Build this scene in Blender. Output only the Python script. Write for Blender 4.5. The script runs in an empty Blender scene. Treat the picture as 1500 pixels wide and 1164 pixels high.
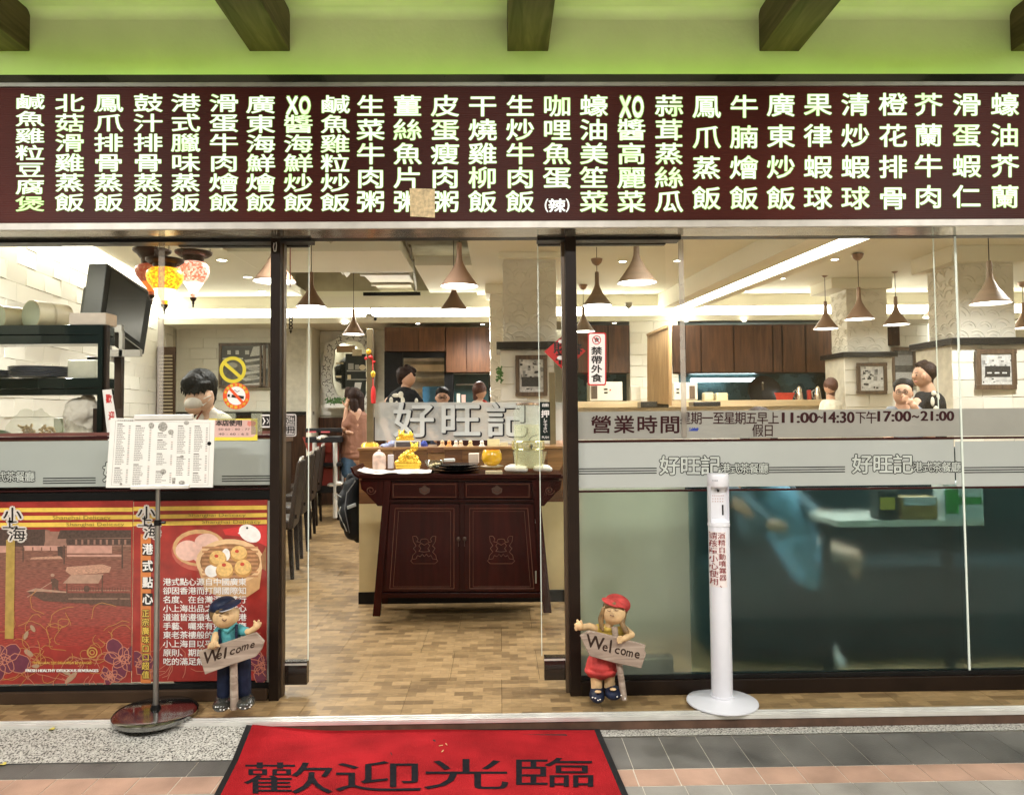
import bpy, bmesh, math, random
from mathutils import Vector, Matrix, Euler
random.seed(7)
R = math.radians
SC = bpy.context.scene
COL = SC.collection

# ------------------------------------------------------------------ camera
F = 1100.0
CAM = Vector((0.0, -3.6, 1.32))
YAW, PITCH, ROLL = R(0.97), R(2.4), R(-0.5)
SHY = -0.0141
ROT = (Matrix.Rotation(-YAW, 3, 'Z') @ Matrix.Rotation(R(90) + PITCH, 3, 'X') @ Matrix.Rotation(ROLL, 3, 'Z'))
cd = bpy.data.cameras.new('camera')
cam = bpy.data.objects.new('camera', cd)
COL.objects.link(cam)
cam.matrix_world = Matrix.Translation(CAM) @ ROT.to_4x4()
cd.sensor_width = 36.0
cd.sensor_fit = 'HORIZONTAL'
cd.lens = 36.0 * F / 1500.0
cd.shift_y = SHY
cd.clip_start = 0.05
cd.clip_end = 300
SC.camera = cam

# ------------------------------------------------------------------ world, exposure
w = bpy.data.worlds.new('World')
SC.world = w
w.use_nodes = True
wn = w.node_tree
sky = wn.nodes.new('ShaderNodeTexSky')
sky.sky_type = 'NISHITA'
sky.sun_disc = False
sky.sun_elevation = R(18)
sky.sun_rotation = R(150)
bg = wn.nodes['Background']
bg.inputs['Strength'].default_value = 0.02
wn.links.new(sky.outputs[0], bg.inputs['Color'])
sd = bpy.data.lights.new('sun', 'SUN')
sd.energy = 0.2
sd.angle = R(20)
sd.color = (1, .95, .88)
so = bpy.data.objects.new('sun', sd)
so.rotation_euler = (R(62), 0, R(-20))
COL.objects.link(so)
vs = SC.view_settings
vs.view_transform = 'Standard'
vs.look = 'None'
vs.exposure = 0.72
vs.gamma = 1.0
vs.use_curve_mapping = False
SC.render.engine = 'CYCLES'
cy = SC.cycles
cy.use_denoising = True
cy.max_bounces = 10
cy.diffuse_bounces = 4
cy.glossy_bounces = 4
cy.transmission_bounces = 6
cy.transparent_max_bounces = 16
cy.sample_clamp_indirect = 4.0
cy.caustics_reflective = False
cy.caustics_refractive = True

def area(name, loc, rot, sx, sy, power, col, parent=None):
    l = bpy.data.lights.new(name, 'AREA')
    l.shape = 'RECTANGLE'
    l.size, l.size_y = sx, sy
    l.energy = power
    l.color = col
    o = bpy.data.objects.new(name, l)
    o.location = loc
    o.rotation_euler = rot
    COL.objects.link(o)
    if parent:
        o.parent = parent
    return o

# ------------------------------------------------------------------ pixel -> world
def ray(px, py):
    u = (px - 750) / F
    v = (582 - py) / F + SHY * 1500 / F
    return ROT @ Vector((u, v, -1))
def W(px, py, Y=0.0):            # photo pixel to the point on the upright plane y = Y
    d = ray(px, py)
    t = (Y - CAM.y) / d.y
    return CAM + d * t
def G(px, py, z=0.0):            # photo pixel to the point on the level z
    d = ray(px, py)
    t = (z - CAM.z) / d.z
    return CAM + d * t
def S(Y):                        # pixels per metre at depth Y
    return F / (Y - CAM.y)

# ------------------------------------------------------------------ materials
MATS = {}
def mat(name, col, rough=.5, metal=0.0, var=.12, scale=12.0, bump=0.0, bscale=None, emit=0.0, ecol=None, spec=.5,
        coat=0.0, alpha=1.0, trans=0.0, stretch=None, sub=0.0, rv=.0, world=False):
    if name in MATS:
        return MATS[name]
    if max(col[:3]) < .07 and spec == .5 and not coat and not metal:
        spec = .18
    m = bpy.data.materials.new(name)
    m.use_nodes = True
    nt = m.node_tree
    b = nt.nodes['Principled BSDF']
    tc = nt.nodes.new('ShaderNodeTexCoord')
    mp = nt.nodes.new('ShaderNodeMapping')
    nt.links.new((nt.nodes.new('ShaderNodeNewGeometry').outputs['Position'] if world else tc.outputs['Object']), mp.inputs['Vector'])
    if stretch:
        mp.inputs['Scale'].default_value = stretch
    nz = nt.nodes.new('ShaderNodeTexNoise')
    nz.inputs['Scale'].default_value = scale
    nz.inputs['Detail'].default_value = 5
    nt.links.new(mp.outputs[0], nz.inputs['Vector'])
    mr = nt.nodes.new('ShaderNodeMapRange')
    mr.inputs[1].default_value = .3
    mr.inputs[2].default_value = .7
    mr.inputs[3].default_value = 1 - var
    mr.inputs[4].default_value = 1 + var
    nt.links.new(nz.outputs['Fac'], mr.inputs[0])
    mx = nt.nodes.new('ShaderNodeVectorMath')
    mx.operation = 'SCALE'
    mx.inputs[0].default_value = col[:3]
    nt.links.new(mr.outputs[0], mx.inputs['Scale'])
    if emit and not ecol:
        nt.links.new(mx.outputs[0], b.inputs['Emission Color'])
    nt.links.new(mx.outputs[0], b.inputs['Base Color'])
    if rv:
        r2 = nt.nodes.new('ShaderNodeMapRange')
        r2.inputs[1].default_value = .3
        r2.inputs[2].default_value = .7
        r2.inputs[3].default_value = max(.02, rough - rv)
        r2.inputs[4].default_value = rough + rv
        nt.links.new(nz.outputs['Fac'], r2.inputs[0])
        nt.links.new(r2.outputs[0], b.inputs['Roughness'])
    else:
        b.inputs['Roughness'].default_value = rough
    b.inputs['Metallic'].default_value = metal
    b.inputs['Specular IOR Level'].default_value = spec
    b.inputs['Coat Weight'].default_value = coat
    b.inputs['Transmission Weight'].default_value = trans
    b.inputs['Alpha'].default_value = alpha
    if sub:
        b.inputs['Subsurface Weight'].default_value = sub
        b.inputs['Subsurface Radius'].default_value = (.01, .005, .003)
    if emit:
        b.inputs['Emission Strength'].default_value = emit
        if ecol:
            b.inputs['Emission Color'].default_value = (*ecol, 1)
    if bump:
        bn = nt.nodes.new('ShaderNodeTexNoise')
        bn.inputs['Scale'].default_value = bscale or scale * 4
        bn.inputs['Detail'].default_value = 4
        nt.links.new(mp.outputs[0], bn.inputs['Vector'])
        bp = nt.nodes.new('ShaderNodeBump')
        bp.inputs['Strength'].default_value = bump
        bp.inputs['Distance'].default_value = .004
        nt.links.new(bn.outputs['Fac'], bp.inputs['Height'])
        nt.links.new(bp.outputs[0], b.inputs['Normal'])
    MATS[name] = m
    return m

def wood(name, c1, c2, rough=.4, axis='Z', scale=6.0, coat=0.0, spec=.5):
    if name in MATS:
        return MATS[name]
    m = mat(name, c1, rough, var=0, coat=coat, spec=spec)
    nt = m.node_tree
    b = nt.nodes['Principled BSDF']
    mp = [n for n in nt.nodes if n.type == 'MAPPING'][0]
    s = [scale * 4] * 3
    s['XYZ'.index(axis)] = scale * .35
    mp.inputs['Scale'].default_value = s
    nz = [n for n in nt.nodes if n.type == 'TEX_NOISE'][0]
    nz.inputs['Scale'].default_value = 1.0
    nz.inputs['Distortion'].default_value = 1.2
    nz.inputs['Detail'].default_value = 6
    cr = nt.nodes.new('ShaderNodeValToRGB')
    cr.color_ramp.elements[0].position = .35
    cr.color_ramp.elements[1].position = .66
    cr.color_ramp.elements[0].color = (*c1, 1)
    cr.color_ramp.elements[1].color = (*c2, 1)
    nt.links.new(nz.outputs['Fac'], cr.inputs[0])
    nt.links.new(cr.outputs[0], b.inputs['Base Color'])
    return m

def glass_mat(name, tint=(1, 1, 1), refl=.06, rough=0.0):
    m = bpy.data.materials.new(name)
    m.use_nodes = True
    nt = m.node_tree
    nt.nodes.clear()
    out = nt.nodes.new('ShaderNodeOutputMaterial')
    t = nt.nodes.new('ShaderNodeBsdfTransparent')
    t.inputs[0].default_value = (*tint, 1)
    g = nt.nodes.new('ShaderNodeBsdfGlossy')
    g.inputs['Roughness'].default_value = rough
    mx = nt.nodes.new('ShaderNodeMixShader')
    mx.inputs[0].default_value = refl
    nt.links.new(t.outputs[0], mx.inputs[1])
    nt.links.new(g.outputs[0], mx.inputs[2])
    nt.links.new(mx.outputs[0], out.inputs[0])
    MATS[name] = m
    return m

def film_mat(name, col, opac, rough=.35, see='refr', tint=(.8, .85, .82), var=.15, scale=3.0, transl=.5):
    """translucent window film: a share scatters (diffuse + translucent), the rest passes blurred."""
    m = bpy.data.materials.new(name)
    m.use_nodes = True
    nt = m.node_tree
    nt.nodes.clear()
    L = nt.links.new
    out = nt.nodes.new('ShaderNodeOutputMaterial')
    tc = nt.nodes.new('ShaderNodeTexCoord')
    nz = nt.nodes.new('ShaderNodeTexNoise')
    nz.inputs['Scale'].default_value = scale
    nz.inputs['Detail'].default_value = 6
    L(tc.outputs['Object'], nz.inputs['Vector'])
    mr = nt.nodes.new('ShaderNodeMapRange')
    mr.inputs[1].default_value, mr.inputs[2].default_value = .3, .7
    mr.inputs[3].default_value, mr.inputs[4].default_value = 1 - var, 1 + var
    L(nz.outputs['Fac'], mr.inputs[0])
    sc = nt.nodes.new('ShaderNodeVectorMath')
    sc.operation = 'SCALE'
    sc.inputs[0].default_value = col
    L(mr.outputs[0], sc.inputs['Scale'])
    d = nt.nodes.new('ShaderNodeBsdfDiffuse')
    tr = nt.nodes.new('ShaderNodeBsdfTranslucent')
    L(sc.outputs[0], d.inputs[0])
    L(sc.outputs[0], tr.inputs[0])
    m1 = nt.nodes.new('ShaderNodeMixShader')
    m1.inputs[0].default_value = transl
    L(d.outputs[0], m1.inputs[1])
    L(tr.outputs[0], m1.inputs[2])
    if see == 'refr':
        t = nt.nodes.new('ShaderNodeBsdfRefraction')
        t.inputs['IOR'].default_value = 1.12
        t.inputs['Roughness'].default_value = rough
        t.inputs[0].default_value = (*tint, 1)
    else:
        t = nt.nodes.new('ShaderNodeBsdfTransparent')
        t.inputs[0].default_value = (*tint, 1)
    m2 = nt.nodes.new('ShaderNodeMixShader')
    mo = nt.nodes.new('ShaderNodeMath')
    mo.operation = 'MULTIPLY'
    mo.inputs[1].default_value = opac
    L(mr.outputs[0], mo.inputs[0])
    L(mo.outputs[0], m2.inputs[0])
    L(t.outputs[0], m2.inputs[1])
    L(m1.outputs[0], m2.inputs[2])
    g = nt.nodes.new('ShaderNodeBsdfGlossy')
    g.inputs['Roughness'].default_value = .12
    m3 = nt.nodes.new('ShaderNodeMixShader')
    m3.inputs[0].default_value = .03
    L(m2.outputs[0], m3.inputs[1])
    L(g.outputs[0], m3.inputs[2])
    L(m3.outputs[0], out.inputs[0])
    MATS[name] = m
    return m

def emis(name, col, st):
    if name in MATS:
        return MATS[name]
    m = mat(name, (.8, .8, .8), .5, var=0, emit=st, ecol=col)
    return m

# ------------------------------------------------------------------ object bookkeeping
def tag(o, label=None, cat=None, group=None, kind=None):
    if label: o['label'] = label
    if cat: o['category'] = cat
    if group: o['group'] = group
    if kind: o['kind'] = kind
    return o
def thing(name, label, cat, loc=(0, 0, 0), group=None, rotz=0):
    o = bpy.data.objects.new(name, None)
    o.empty_display_size = .1
    COL.objects.link(o)
    o.location = loc
    o.rotation_euler = (0, 0, rotz)
    return tag(o, label, cat, group)
def copy_tree(o, parent=None):
    c = o.copy()
    COL.objects.link(c)
    c.parent = parent
    for ch in list(o.children):
        copy_tree(ch, c)
    return c
def origin(p):
    v = Vector((0, 0, 0))
    while p is not None:
        v += Vector(p.location)
        p = p.parent
    return v

class MB:
    def __init__(s):
        s.v, s.f = [], []
    def add(s, vs, fs):
        n = len(s.v)
        s.v += [tuple(v) for v in vs]
        s.f += [tuple(i + n for i in f) for f in fs]
        return s
    def box(s, a, b):
        x0, y0, z0 = (min(a[i], b[i]) for i in range(3))
        x1, y1, z1 = (max(a[i], b[i]) for i in range(3))
        return s.add([(x0, y0, z0), (x1, y0, z0), (x1, y1, z0), (x0, y1, z0), (x0, y0, z1), (x1, y0, z1), (x1, y1, z1), (x0, y1, z1)],
                     [(0, 3, 2, 1), (4, 5, 6, 7), (0, 1, 5, 4), (1, 2, 6, 5), (2, 3, 7, 6), (3, 0, 4, 7)])
    def hexa(s, b, t):           # 4 bottom, 4 top points (same order)
        return s.add(list(b) + list(t), [(3, 2, 1, 0), (4, 5, 6, 7), (0, 1, 5, 4), (1, 2, 6, 5), (2, 3, 7, 6), (3, 0, 4, 7)])
    def tube(s, p, q, r1, r2=None, n=12, caps=True):
        p, q = Vector(p), Vector(q)
        r2 = r1 if r2 is None else r2
        d = (q - p).normalized()
        a = d.cross(Vector((0, 0, 1)) if abs(d.z) < .9 else Vector((1, 0, 0))).normalized()
        b = d.cross(a)
        vs = []
        for c, r in ((p, r1), (q, r2)):
            for i in range(n):
                t = 2 * math.pi * i / n
                vs.append(c + (a * math.cos(t) + b * math.sin(t)) * r)
        fs = [(i, (i + 1) % n, n + (i + 1) % n, n + i) for i in range(n)]
        if caps:
            fs += [tuple(range(n - 1, -1, -1)), tuple(range(n, 2 * n))]
        return s.add(vs, fs)
    def path(s, pts, r, n=8):
        for a, b in zip(pts, pts[1:]):
            if (Vector(a) - Vector(b)).length > 1e-6:
                s.tube(a, b, r, r, n)
        return s
    def lathe(s, prof, c=(0, 0, 0), n=28, a0=0, a1=2 * math.pi, sx=1, sy=1):
        full = abs(a1 - a0 - 2 * math.pi) < 1e-6
        k = n if full else n + 1
        vs = []
        for r, z in prof:
            for i in range(k):
                t = a0 + (a1 - a0) * i / n
                vs.append((c[0] + r * math.cos(t) * sx, c[1] + r * math.sin(t) * sy, c[2] + z))
        fs = []
        for j in range(len(prof) - 1):
            for i in range(n):
                i2 = (i + 1) % k
                fs.append((j * k + i, j * k + i2, (j + 1) * k + i2, (j + 1) * k + i))
        return s.add(vs, fs)
    def ell(s, c, r, rot=None, n=14, m=10):
        vs, fs = [(0, 0, r[2])], []
        for j in range(1, m):
            ph = math.pi * j / m
            for i in range(n):
                t = 2 * math.pi * i / n
                vs.append((r[0] * math.sin(ph) * math.cos(t), r[1] * math.sin(ph) * math.sin(t), r[2] * math.cos(ph)))
        vs.append((0, 0, -r[2]))
        e = len(vs) - 1
        for i in range(n):
            fs.append((0, 1 + i, 1 + (i + 1) % n))
            fs.append((e, e - n + (i + 1) % n, e - n + i))
            for j in range(m - 2):
                a = 1 + j * n
                fs.append((a + i, a + n + i, a + n + (i + 1) % n, a + (i + 1) % n))
        M_ = Euler(rot).to_matrix() if rot else None
        c = Vector(c)
        return s.add([(M_ @ Vector(v) if M_ else Vector(v)) + c for v in vs], fs)
    def prism(s, pts, y0, y1):   # polygon of (x, z) points pulled from y0 to y1
        n = len(pts)
        vs = [(x, y0, z) for x, z in pts] + [(x, y1, z) for x, z in pts]
        fs = [tuple(range(n)), tuple(range(2 * n - 1, n - 1, -1))]
        fs += [(i, n + i, n + (i + 1) % n, (i + 1) % n) for i in range(n)]
        return s.add(vs, fs)
    def sheet(s, pts):           # one polygon
        return s.add(pts, [tuple(range(len(pts)))])
    def build(s, name, m, parent=None, smooth=False, bevel=0.0, auto=False, label=None):
        me = bpy.data.meshes.new(name)
        if parent is not None:
            o0 = origin(parent)
        else:
            xs, ys, zs = zip(*s.v)
            o0 = Vector(((min(xs) + max(xs)) / 2, (min(ys) + max(ys)) / 2, min(zs)))
        me.from_pydata([Vector(v) - o0 for v in s.v], [], s.f)
        bm = bmesh.new()
        bm.from_mesh(me)
        bmesh.ops.recalc_face_normals(bm, faces=bm.faces)
        bm.to_mesh(me)
        bm.free()
        me.materials.append(m)
        o = bpy.data.objects.new(name, me)
        COL.objects.link(o)
        if parent is not None:
            o.parent = parent
        else:
            o.location = o0
        if smooth:
            me.polygons.foreach_set('use_smooth', [True] * len(me.polygons))
            try:
                me.set_sharp_from_angle(angle=R(40))
            except Exception:
                pass
        if bevel:
            bv = o.modifiers.new('bevel', 'BEVEL')
            bv.width = bevel
            bv.segments = 2
            bv.limit_method = 'ANGLE'
        if label:
            o['label'] = label
        return o

def pxbox(mb, x0, y0, x1, y1, Y, dep):
    """box whose front face fills the pixel rectangle at depth Y"""
    a, b = W(x0, (y0 + y1) / 2, Y), W(x1, (y0 + y1) / 2, Y)
    t, u = W((x0 + x1) / 2, y0, Y), W((x0 + x1) / 2, y1, Y)
    return mb.box((a.x, Y, u.z), (b.x, Y + dep, t.z))
def pxpoly(mb, pts, Y):
    return mb.sheet([W(x, y, Y) for x, y in pts])

# ------------------------------------------------------------------ glyphs
GC = {}
def glyph(ch):
    if ch in GC:
        return GC[ch]
    c = bpy.data.curves.new('t', 'FONT')
    c.body = ch
    c.size = 1
    c.resolution_u = 3
    o = bpy.data.objects.new('t', c)
    COL.objects.link(o)
    me = bpy.data.meshes.new_from_object(o)
    r = ([(v.co.x, v.co.y) for v in me.vertices], [tuple(p.vertices) for p in me.polygons])
    bpy.data.objects.remove(o)
    bpy.data.meshes.remove(me)
    GC[ch] = r
    return r
_g = glyph('國')[0]
EX0, EX1 = min(p[0] for p in _g), max(p[0] for p in _g)
EZ0, EZ1 = min(p[1] for p in _g), max(p[1] for p in _g)
_a = glyph('X')[0]
AX1 = max(p[0] for p in _a)
def put(mb, ch, fn, bold=0.0, n=8, own=False, asp=1.0):
    """lays glyph ch through fn(u, v, k) (u, v in 0..1 of its cell; k = layer) ; bold in cell units"""
    vs, fs = glyph(ch)
    if not vs:
        return
    if own:
        x0, x1 = min(p[0] for p in vs), max(p[0] for p in vs)
        z0, z1 = min(p[1] for p in vs), max(p[1] for p in vs)
    else:
        x0, x1, z0, z1 = EX0, EX1, EZ0, EZ1
    uv = [((x - x0) / (x1 - x0 + 1e-9), (z - z0) / (z1 - z0 + 1e-9)) for x, z in vs]
    offs = [(0, 0)]
    if bold:
        offs += [(bold * math.cos(2 * math.pi * i / n), bold * asp * math.sin(2 * math.pi * i / n)) for i in range(n)]
    for k, (du, dv) in enumerate(offs):
        mb.add([fn(u + du, v + dv, k) for u, v in uv], fs)
def cell(x0, y0, x1, y1, Y, lay=.0002):
    """cell mapping from a pixel rectangle (top-left, bottom-right) on plane Y, facing the street"""
    p00, p10, p01, p11 = W(x0, y1, Y), W(x1, y1, Y), W(x0, y0, Y), W(x1, y0, Y)
    def fn(u, v, k):
        p = (p00 * (1 - u) + p10 * u) * (1 - v) + (p01 * (1 - u) + p11 * u) * v
        return (p.x, Y - k * lay, p.z)
    return fn
def line_px(mb, text, x0, y0, x1, y1, Y, bold=0.03, gap=.12):
    """CJK row: one cell per character between x0 and x1"""
    n = len(text)
    wd = (x1 - x0) / n
    for i, ch in enumerate(text):
        if ch != ' ':
            put(mb, ch, cell(x0 + i * wd + wd * gap / 2, y0, x0 + (i + 1) * wd - wd * gap / 2, y1, Y), bold)
def latin_px(mb, text, x0, y0, x1, y1, Y, bold=0.0):
    """latin string stretched into the pixel rectangle"""
    put(mb, text, cell(x0, y0, x1, y1, Y), bold, own=True, n=6)

# ------------------------------------------------------------------ remeshed soft bodies
def soft(shapes, voxel, name, m, parent, smooth=4, label=None):
    """union of tapered capsules ('c', p, q, r1, r2) and ellipsoids ('e', c, r, rot) as one continuous skin"""
    mb = MB()
    for sh in shapes:
        if sh[0] == 'c':
            _, p, q, r1, r2 = sh
            mb.tube(p, q, r1, r2, 14)
            mb.ell(p, (r1,) * 3, n=12, m=8)
            mb.ell(q, (r2,) * 3, n=12, m=8)
        elif sh[0] == 'e':
            mb.ell(sh[1], sh[2], sh[3] if len(sh) > 3 else None, n=20, m=14)
        elif sh[0] == 'b':
            mb.box(sh[1], sh[2])
    o = mb.build('soft_tmp', m, parent)
    md = o.modifiers.new('r', 'REMESH')
    md.mode = 'VOXEL'
    md.voxel_size = voxel
    if smooth:
        sm = o.modifiers.new('s', 'SMOOTH')
        sm.iterations = smooth
        sm.factor = .5
    dg = bpy.context.evaluated_depsgraph_get()
    me = bpy.data.meshes.new_from_object(o.evaluated_get(dg))
    me.name = name
    me.polygons.foreach_set('use_smooth', [True] * len(me.polygons))
    if not me.materials:
        me.materials.append(m)
    o2 = bpy.data.objects.new(name, me)
    COL.objects.link(o2)
    if parent is not None:
        o2.parent = parent
    else:
        o2.location = o.location
    bpy.data.objects.remove(o)
    if label:
        o2['label'] = label
    return o2
# ================================================================== ARCADE GROUND
def sst(a, b, x):
    t = max(0, min(1, (x - a) / (b - a)))
    return t * t * (3 - 2 * t)
ZG = -.05
YSILL = -.29
YR0 = G(1185, 1075, ZG).y
YP = G(1185, 1122, ZG).y
YP2 = G(1185, 1147, ZG).y
YL = G(150, 1117, ZG).y
PITCHX = .156
XJ = G(910, 1080, ZG).x

terr = mat('terrazzo', (.52, .51, .47), .55, var=.0, spec=.4)
nt = terr.node_tree
b = nt.nodes['Principled BSDF']
geo = nt.nodes.new('ShaderNodeNewGeometry')
vo = nt.nodes.new('ShaderNodeTexVoronoi')
vo.inputs['Scale'].default_value = 95
nz2 = nt.nodes.new('ShaderNodeTexNoise')
nz2.inputs['Scale'].default_value = 130
nz2.inputs['Detail'].default_value = 3
nt.links.new(geo.outputs['Position'], nz2.inputs['Vector'])
nt.links.new(geo.outputs['Position'], vo.inputs['Vector'])
cr = nt.nodes.new('ShaderNodeValToRGB')
cr.color_ramp.interpolation = 'LINEAR'
e = cr.color_ramp.elements
e[0].position, e[0].color = .40, (.06, .055, .05, 1)
e[1].position, e[1].color = .47, (.42, .41, .37, 1)
e2 = e.new(.62)
e2.color = (.62, .61, .56, 1)
nt.links.new(nz2.outputs['Fac'], cr.inputs[0])
mxc = nt.nodes.new('ShaderNodeMixRGB')
mxc.blend_type = 'MULTIPLY'
mxc.inputs[0].default_value = .35
cr2 = nt.nodes.new('ShaderNodeValToRGB')
cr2.color_ramp.elements[0].color = (.35, .33, .3, 1)
cr2.color_ramp.elements[1].color = (1, 1, 1, 1)
nt.links.new(vo.outputs['Color'], cr2.inputs[0])
nt.links.new(cr.outputs[0], mxc.inputs[1])
nt.links.new(cr2.outputs[0], mxc.inputs[2])
nt.links.new(mxc.outputs[0], b.inputs['Base Color'])

grout = mat('grout', (.56, .52, .44), .9, var=.15, scale=30)
pave = MB().box((-30, -14, ZG - .1), (30, YSILL, ZG - .0016)).build('pavement', grout)
tag(pave, kind='structure')
tmats = {'dark': mat('tile_dark', (.115, .11, .10), .45, var=.38, scale=4.3, bump=.4, bscale=160, rv=.12, world=True, spec=.35),
         'pink': mat('tile_pink', (.38, .24, .175), .5, var=.26, scale=5.1, bump=.4, bscale=160, world=True),
         'grey': mat('tile_grey', (.24, .225, .20), .5, var=.26, scale=4.7, bump=.4, bscale=160, world=True)}
rows = [('dark', YP + .003, YR0 - .0, .002), ('pink', YP2 + .003, YP, 0), ('grey', YP2 - .14, YP2, .01), ('grey', YP2 - .28, YP2 - .143, .02),
        ('pink', YP2 - .42, YP2 - .283, .02), ('dark', YP2 - .70, YP2 - .423, .03)]
tile_me = {}
rest = {'dark': MB(), 'pink': MB(), 'grey': MB()}
for kind, y0, y1, off in rows:
    for i in range(-60, 60):
        x0 = XJ + off + i * PITCHX + (i * .0009 if kind == 'pink' else 0)
        xc = x0 + PITCHX / 2
        d = (y0 + y1) / 2 + 3.6
        vis = abs(xc) < d * .75 and y1 > -2.75 - .05
        hm = -1.0 < xc < .45 and False
        if vis:
            key = (kind, round(y1 - y0, 4))
            if key not in tile_me:
                q = MB().box((-PITCHX / 2 + .0018, -(y1 - y0) / 2 + .0018, 0), (PITCHX / 2 - .0018, (y1 - y0) / 2 - .0018, .0085))
                o = q.build('tile', tmats[kind], bevel=0)
                o.location = (xc, (y0 + y1) / 2, ZG - .008)
                tile_me[key] = o.data
                # mesh was centred on its own base
            else:
                o = bpy.data.objects.new('tile', tile_me[key])
                COL.objects.link(o)
            o.parent = pave
            # pavement origin
            po = Vector(pave.location)
            o.location = Vector((xc, (y0 + y1) / 2, ZG - .008 + random.uniform(-.0005, .0005))) - po
        else:
            rest[kind].box((x0 + .002, y0 + .002, ZG - .008), (x0 + PITCHX - .002, y1 - .002, ZG + random.uniform(-.0005, .0005)))
for k in rest:
    if rest[k].v:
        tag(rest[k].build('tile', tmats[k], pave), kind='stuff')

def yfront(x):
    return YL + (YR0 - YL) * sst(-.5, -.2, x)
def ground(x, y):
    zs = -.006 - .043 * sst(-1.22, -.72, x)
    yf = yfront(x)
    if y <= yf:
        return ZG
    t = min(1, (y - yf) / (YSILL - yf))
    return -.046 + (zs + .046) * t
gm = MB()
NX, NY = 150, 6
vs, fs = [], []
for i in range(NX + 1):
    x = -7 + 14 * i / NX
    for j in range(NY + 1):
        y = yfront(x) + (YSILL - yfront(x)) * j / NY
        vs.append((x, y, ground(x, y + 1e-6)))
for i in range(NX):
    for j in range(NY):
        a = i * (NY + 1) + j
        fs.append((a, a + NY + 1, a + NY + 2, a + 1))
gm.add(vs, fs)
t = gm.build('terrazzo_strip', terr)
tag(t, kind='structure')

# threshold and riser
alu = mat('aluminium', (.78, .77, .73), .42, metal=.55, var=.1, scale=8, rv=.1)
alum = mat('brushed_white_metal', (.72, .71, .67), .4, metal=.35, var=.06)
brownm = mat('dark_brown_metal', (.014, .008, .005), .45, var=.3, scale=5, spec=.18)
blackm = mat('black_metal', (.008, .008, .008), .3, var=.2)
riserm = mat('worn_brown_riser', (.085, .045, .028), .6, var=.45, scale=9, bump=.4)
th = thing('door_threshold', 'long worn aluminium door track laid along the front edge of the shop floor', 'threshold', (0, YSILL, 0))
MB().box((-6, YSILL, -.012), (6, YSILL + .052, .002)).box((-6, YSILL, .002), (6, YSILL + .008, .008)).box((-6, YSILL + .02, .002), (6, YSILL + .026, .008)).box((-6, YSILL + .042, .002), (6, YSILL + .052, .009)).build('track', alu, th, bevel=.0015)
MB().box((-6, YSILL + .004, -.06), (6, YSILL + .045, -.0125)).build('riser', riserm, th)
for px, py in ((122, 1054), (640, 1044), (1140, 1036), (1380, 1033), (905, 1041)):
    p = G(px, py, .003)
    MB().tube((p.x, YSILL + .033, .001), (p.x, YSILL + .033, .0035), .004, n=8).build('screw', blackm, th)

# ================================================================== SHOP FLOOR
fl = mat('vinyl_floor', (.3, .2, .1), .38, var=0, spec=.5)
nt = fl.node_tree
b = nt.nodes['Principled BSDF']
geo = nt.nodes.new('ShaderNodeNewGeometry')
br = nt.nodes.new('ShaderNodeTexBrick')
br.offset = .5
br.inputs['Color1'].default_value = (0, 0, 0, 1)
br.inputs['Color2'].default_value = (1, 1, 1, 1)
br.inputs['Mortar'].default_value = (.35, .35, .35, 1)
br.inputs['Scale'].default_value = 1
br.inputs['Mortar Size'].default_value = .0012
br.inputs['Brick Width'].default_value = .09
br.inputs['Row Height'].default_value = .05
nt.links.new(geo.outputs['Position'], br.inputs['Vector'])
cr = nt.nodes.new('ShaderNodeValToRGB')
e = cr.color_ramp.elements
e[0].position, e[0].color = 0, (.165, .105, .048, 1)
e[1].position, e[1].color = 1, (.36, .24, .115, 1)
em = e.new(.5)
em.color = (.28, .185, .085, 1)
nt.links.new(br.outputs['Color'], cr.inputs[0])
gn = nt.nodes.new('ShaderNodeTexNoise')
gmp = nt.nodes.new('ShaderNodeMapping')
gmp.inputs['Scale'].default_value = (14, 60, 10)
nt.links.new(geo.outputs['Position'], gmp.inputs[0])
nt.links.new(gmp.outputs[0], gn.inputs['Vector'])
gn.inputs['Scale'].default_value = 1
gn.inputs['Detail'].default_value = 5
gn.inputs['Distortion'].default_value = 1.5
mr = nt.nodes.new('ShaderNodeMapRange')
mr.inputs[1].default_value, mr.inputs[2].default_value = .35, .65
mr.inputs[3].default_value, mr.inputs[4].default_value = .8, 1.15
nt.links.new(gn.outputs['Fac'], mr.inputs[0])
scn = nt.nodes.new('ShaderNodeVectorMath')
scn.operation = 'SCALE'
nt.links.new(cr.outputs[0], scn.inputs[0])
nt.links.new(mr.outputs[0], scn.inputs['Scale'])
nt.links.new(scn.outputs[0], b.inputs['Base Color'])
seam = mat('floor_seam', (.05, .03, .018), .7)
floor = MB().box((-7, YSILL + .053, -.2), (9, 7.6, -.003)).build('floor', seam)
tag(floor, kind='structure')
fo = Vector(floor.location)
T = .45
me = None
stuff = MB()
y = YSILL + .054
yi = 0
while y < 7.5:
    for i in range(-15, 20):
        x0 = i * T + (.19 if yi % 2 else 0)
        xc, yc = x0 + T / 2, y + T / 2
        vis = y + T < 5.5 and -.42 - .29 * (yc + 3.6) < xc < .32 + .05 * (yc + 3.6) + .1 or y < -.2 and abs(xc) < 3.2
        if vis:
            if me is None:
                o = MB().box((-T / 2 + .0009, -T / 2 + .0009, 0), (T / 2 - .0009, T / 2 - .0009, .003)).build('floor_tile', fl)
                me = o.data
            else:
                o = bpy.data.objects.new('floor_tile', me)
                COL.objects.link(o)
            o.parent = floor
            o.location = Vector((xc, yc, -.003)) - fo
        else:
            stuff.box((x0 + .0008, y + .0008, -.003), (x0 + T - .0008, y + T - .0008, 0))
    y += T
    yi += 1
tag(stuff.build('floor_tile', fl, floor), kind='stuff')

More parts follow.
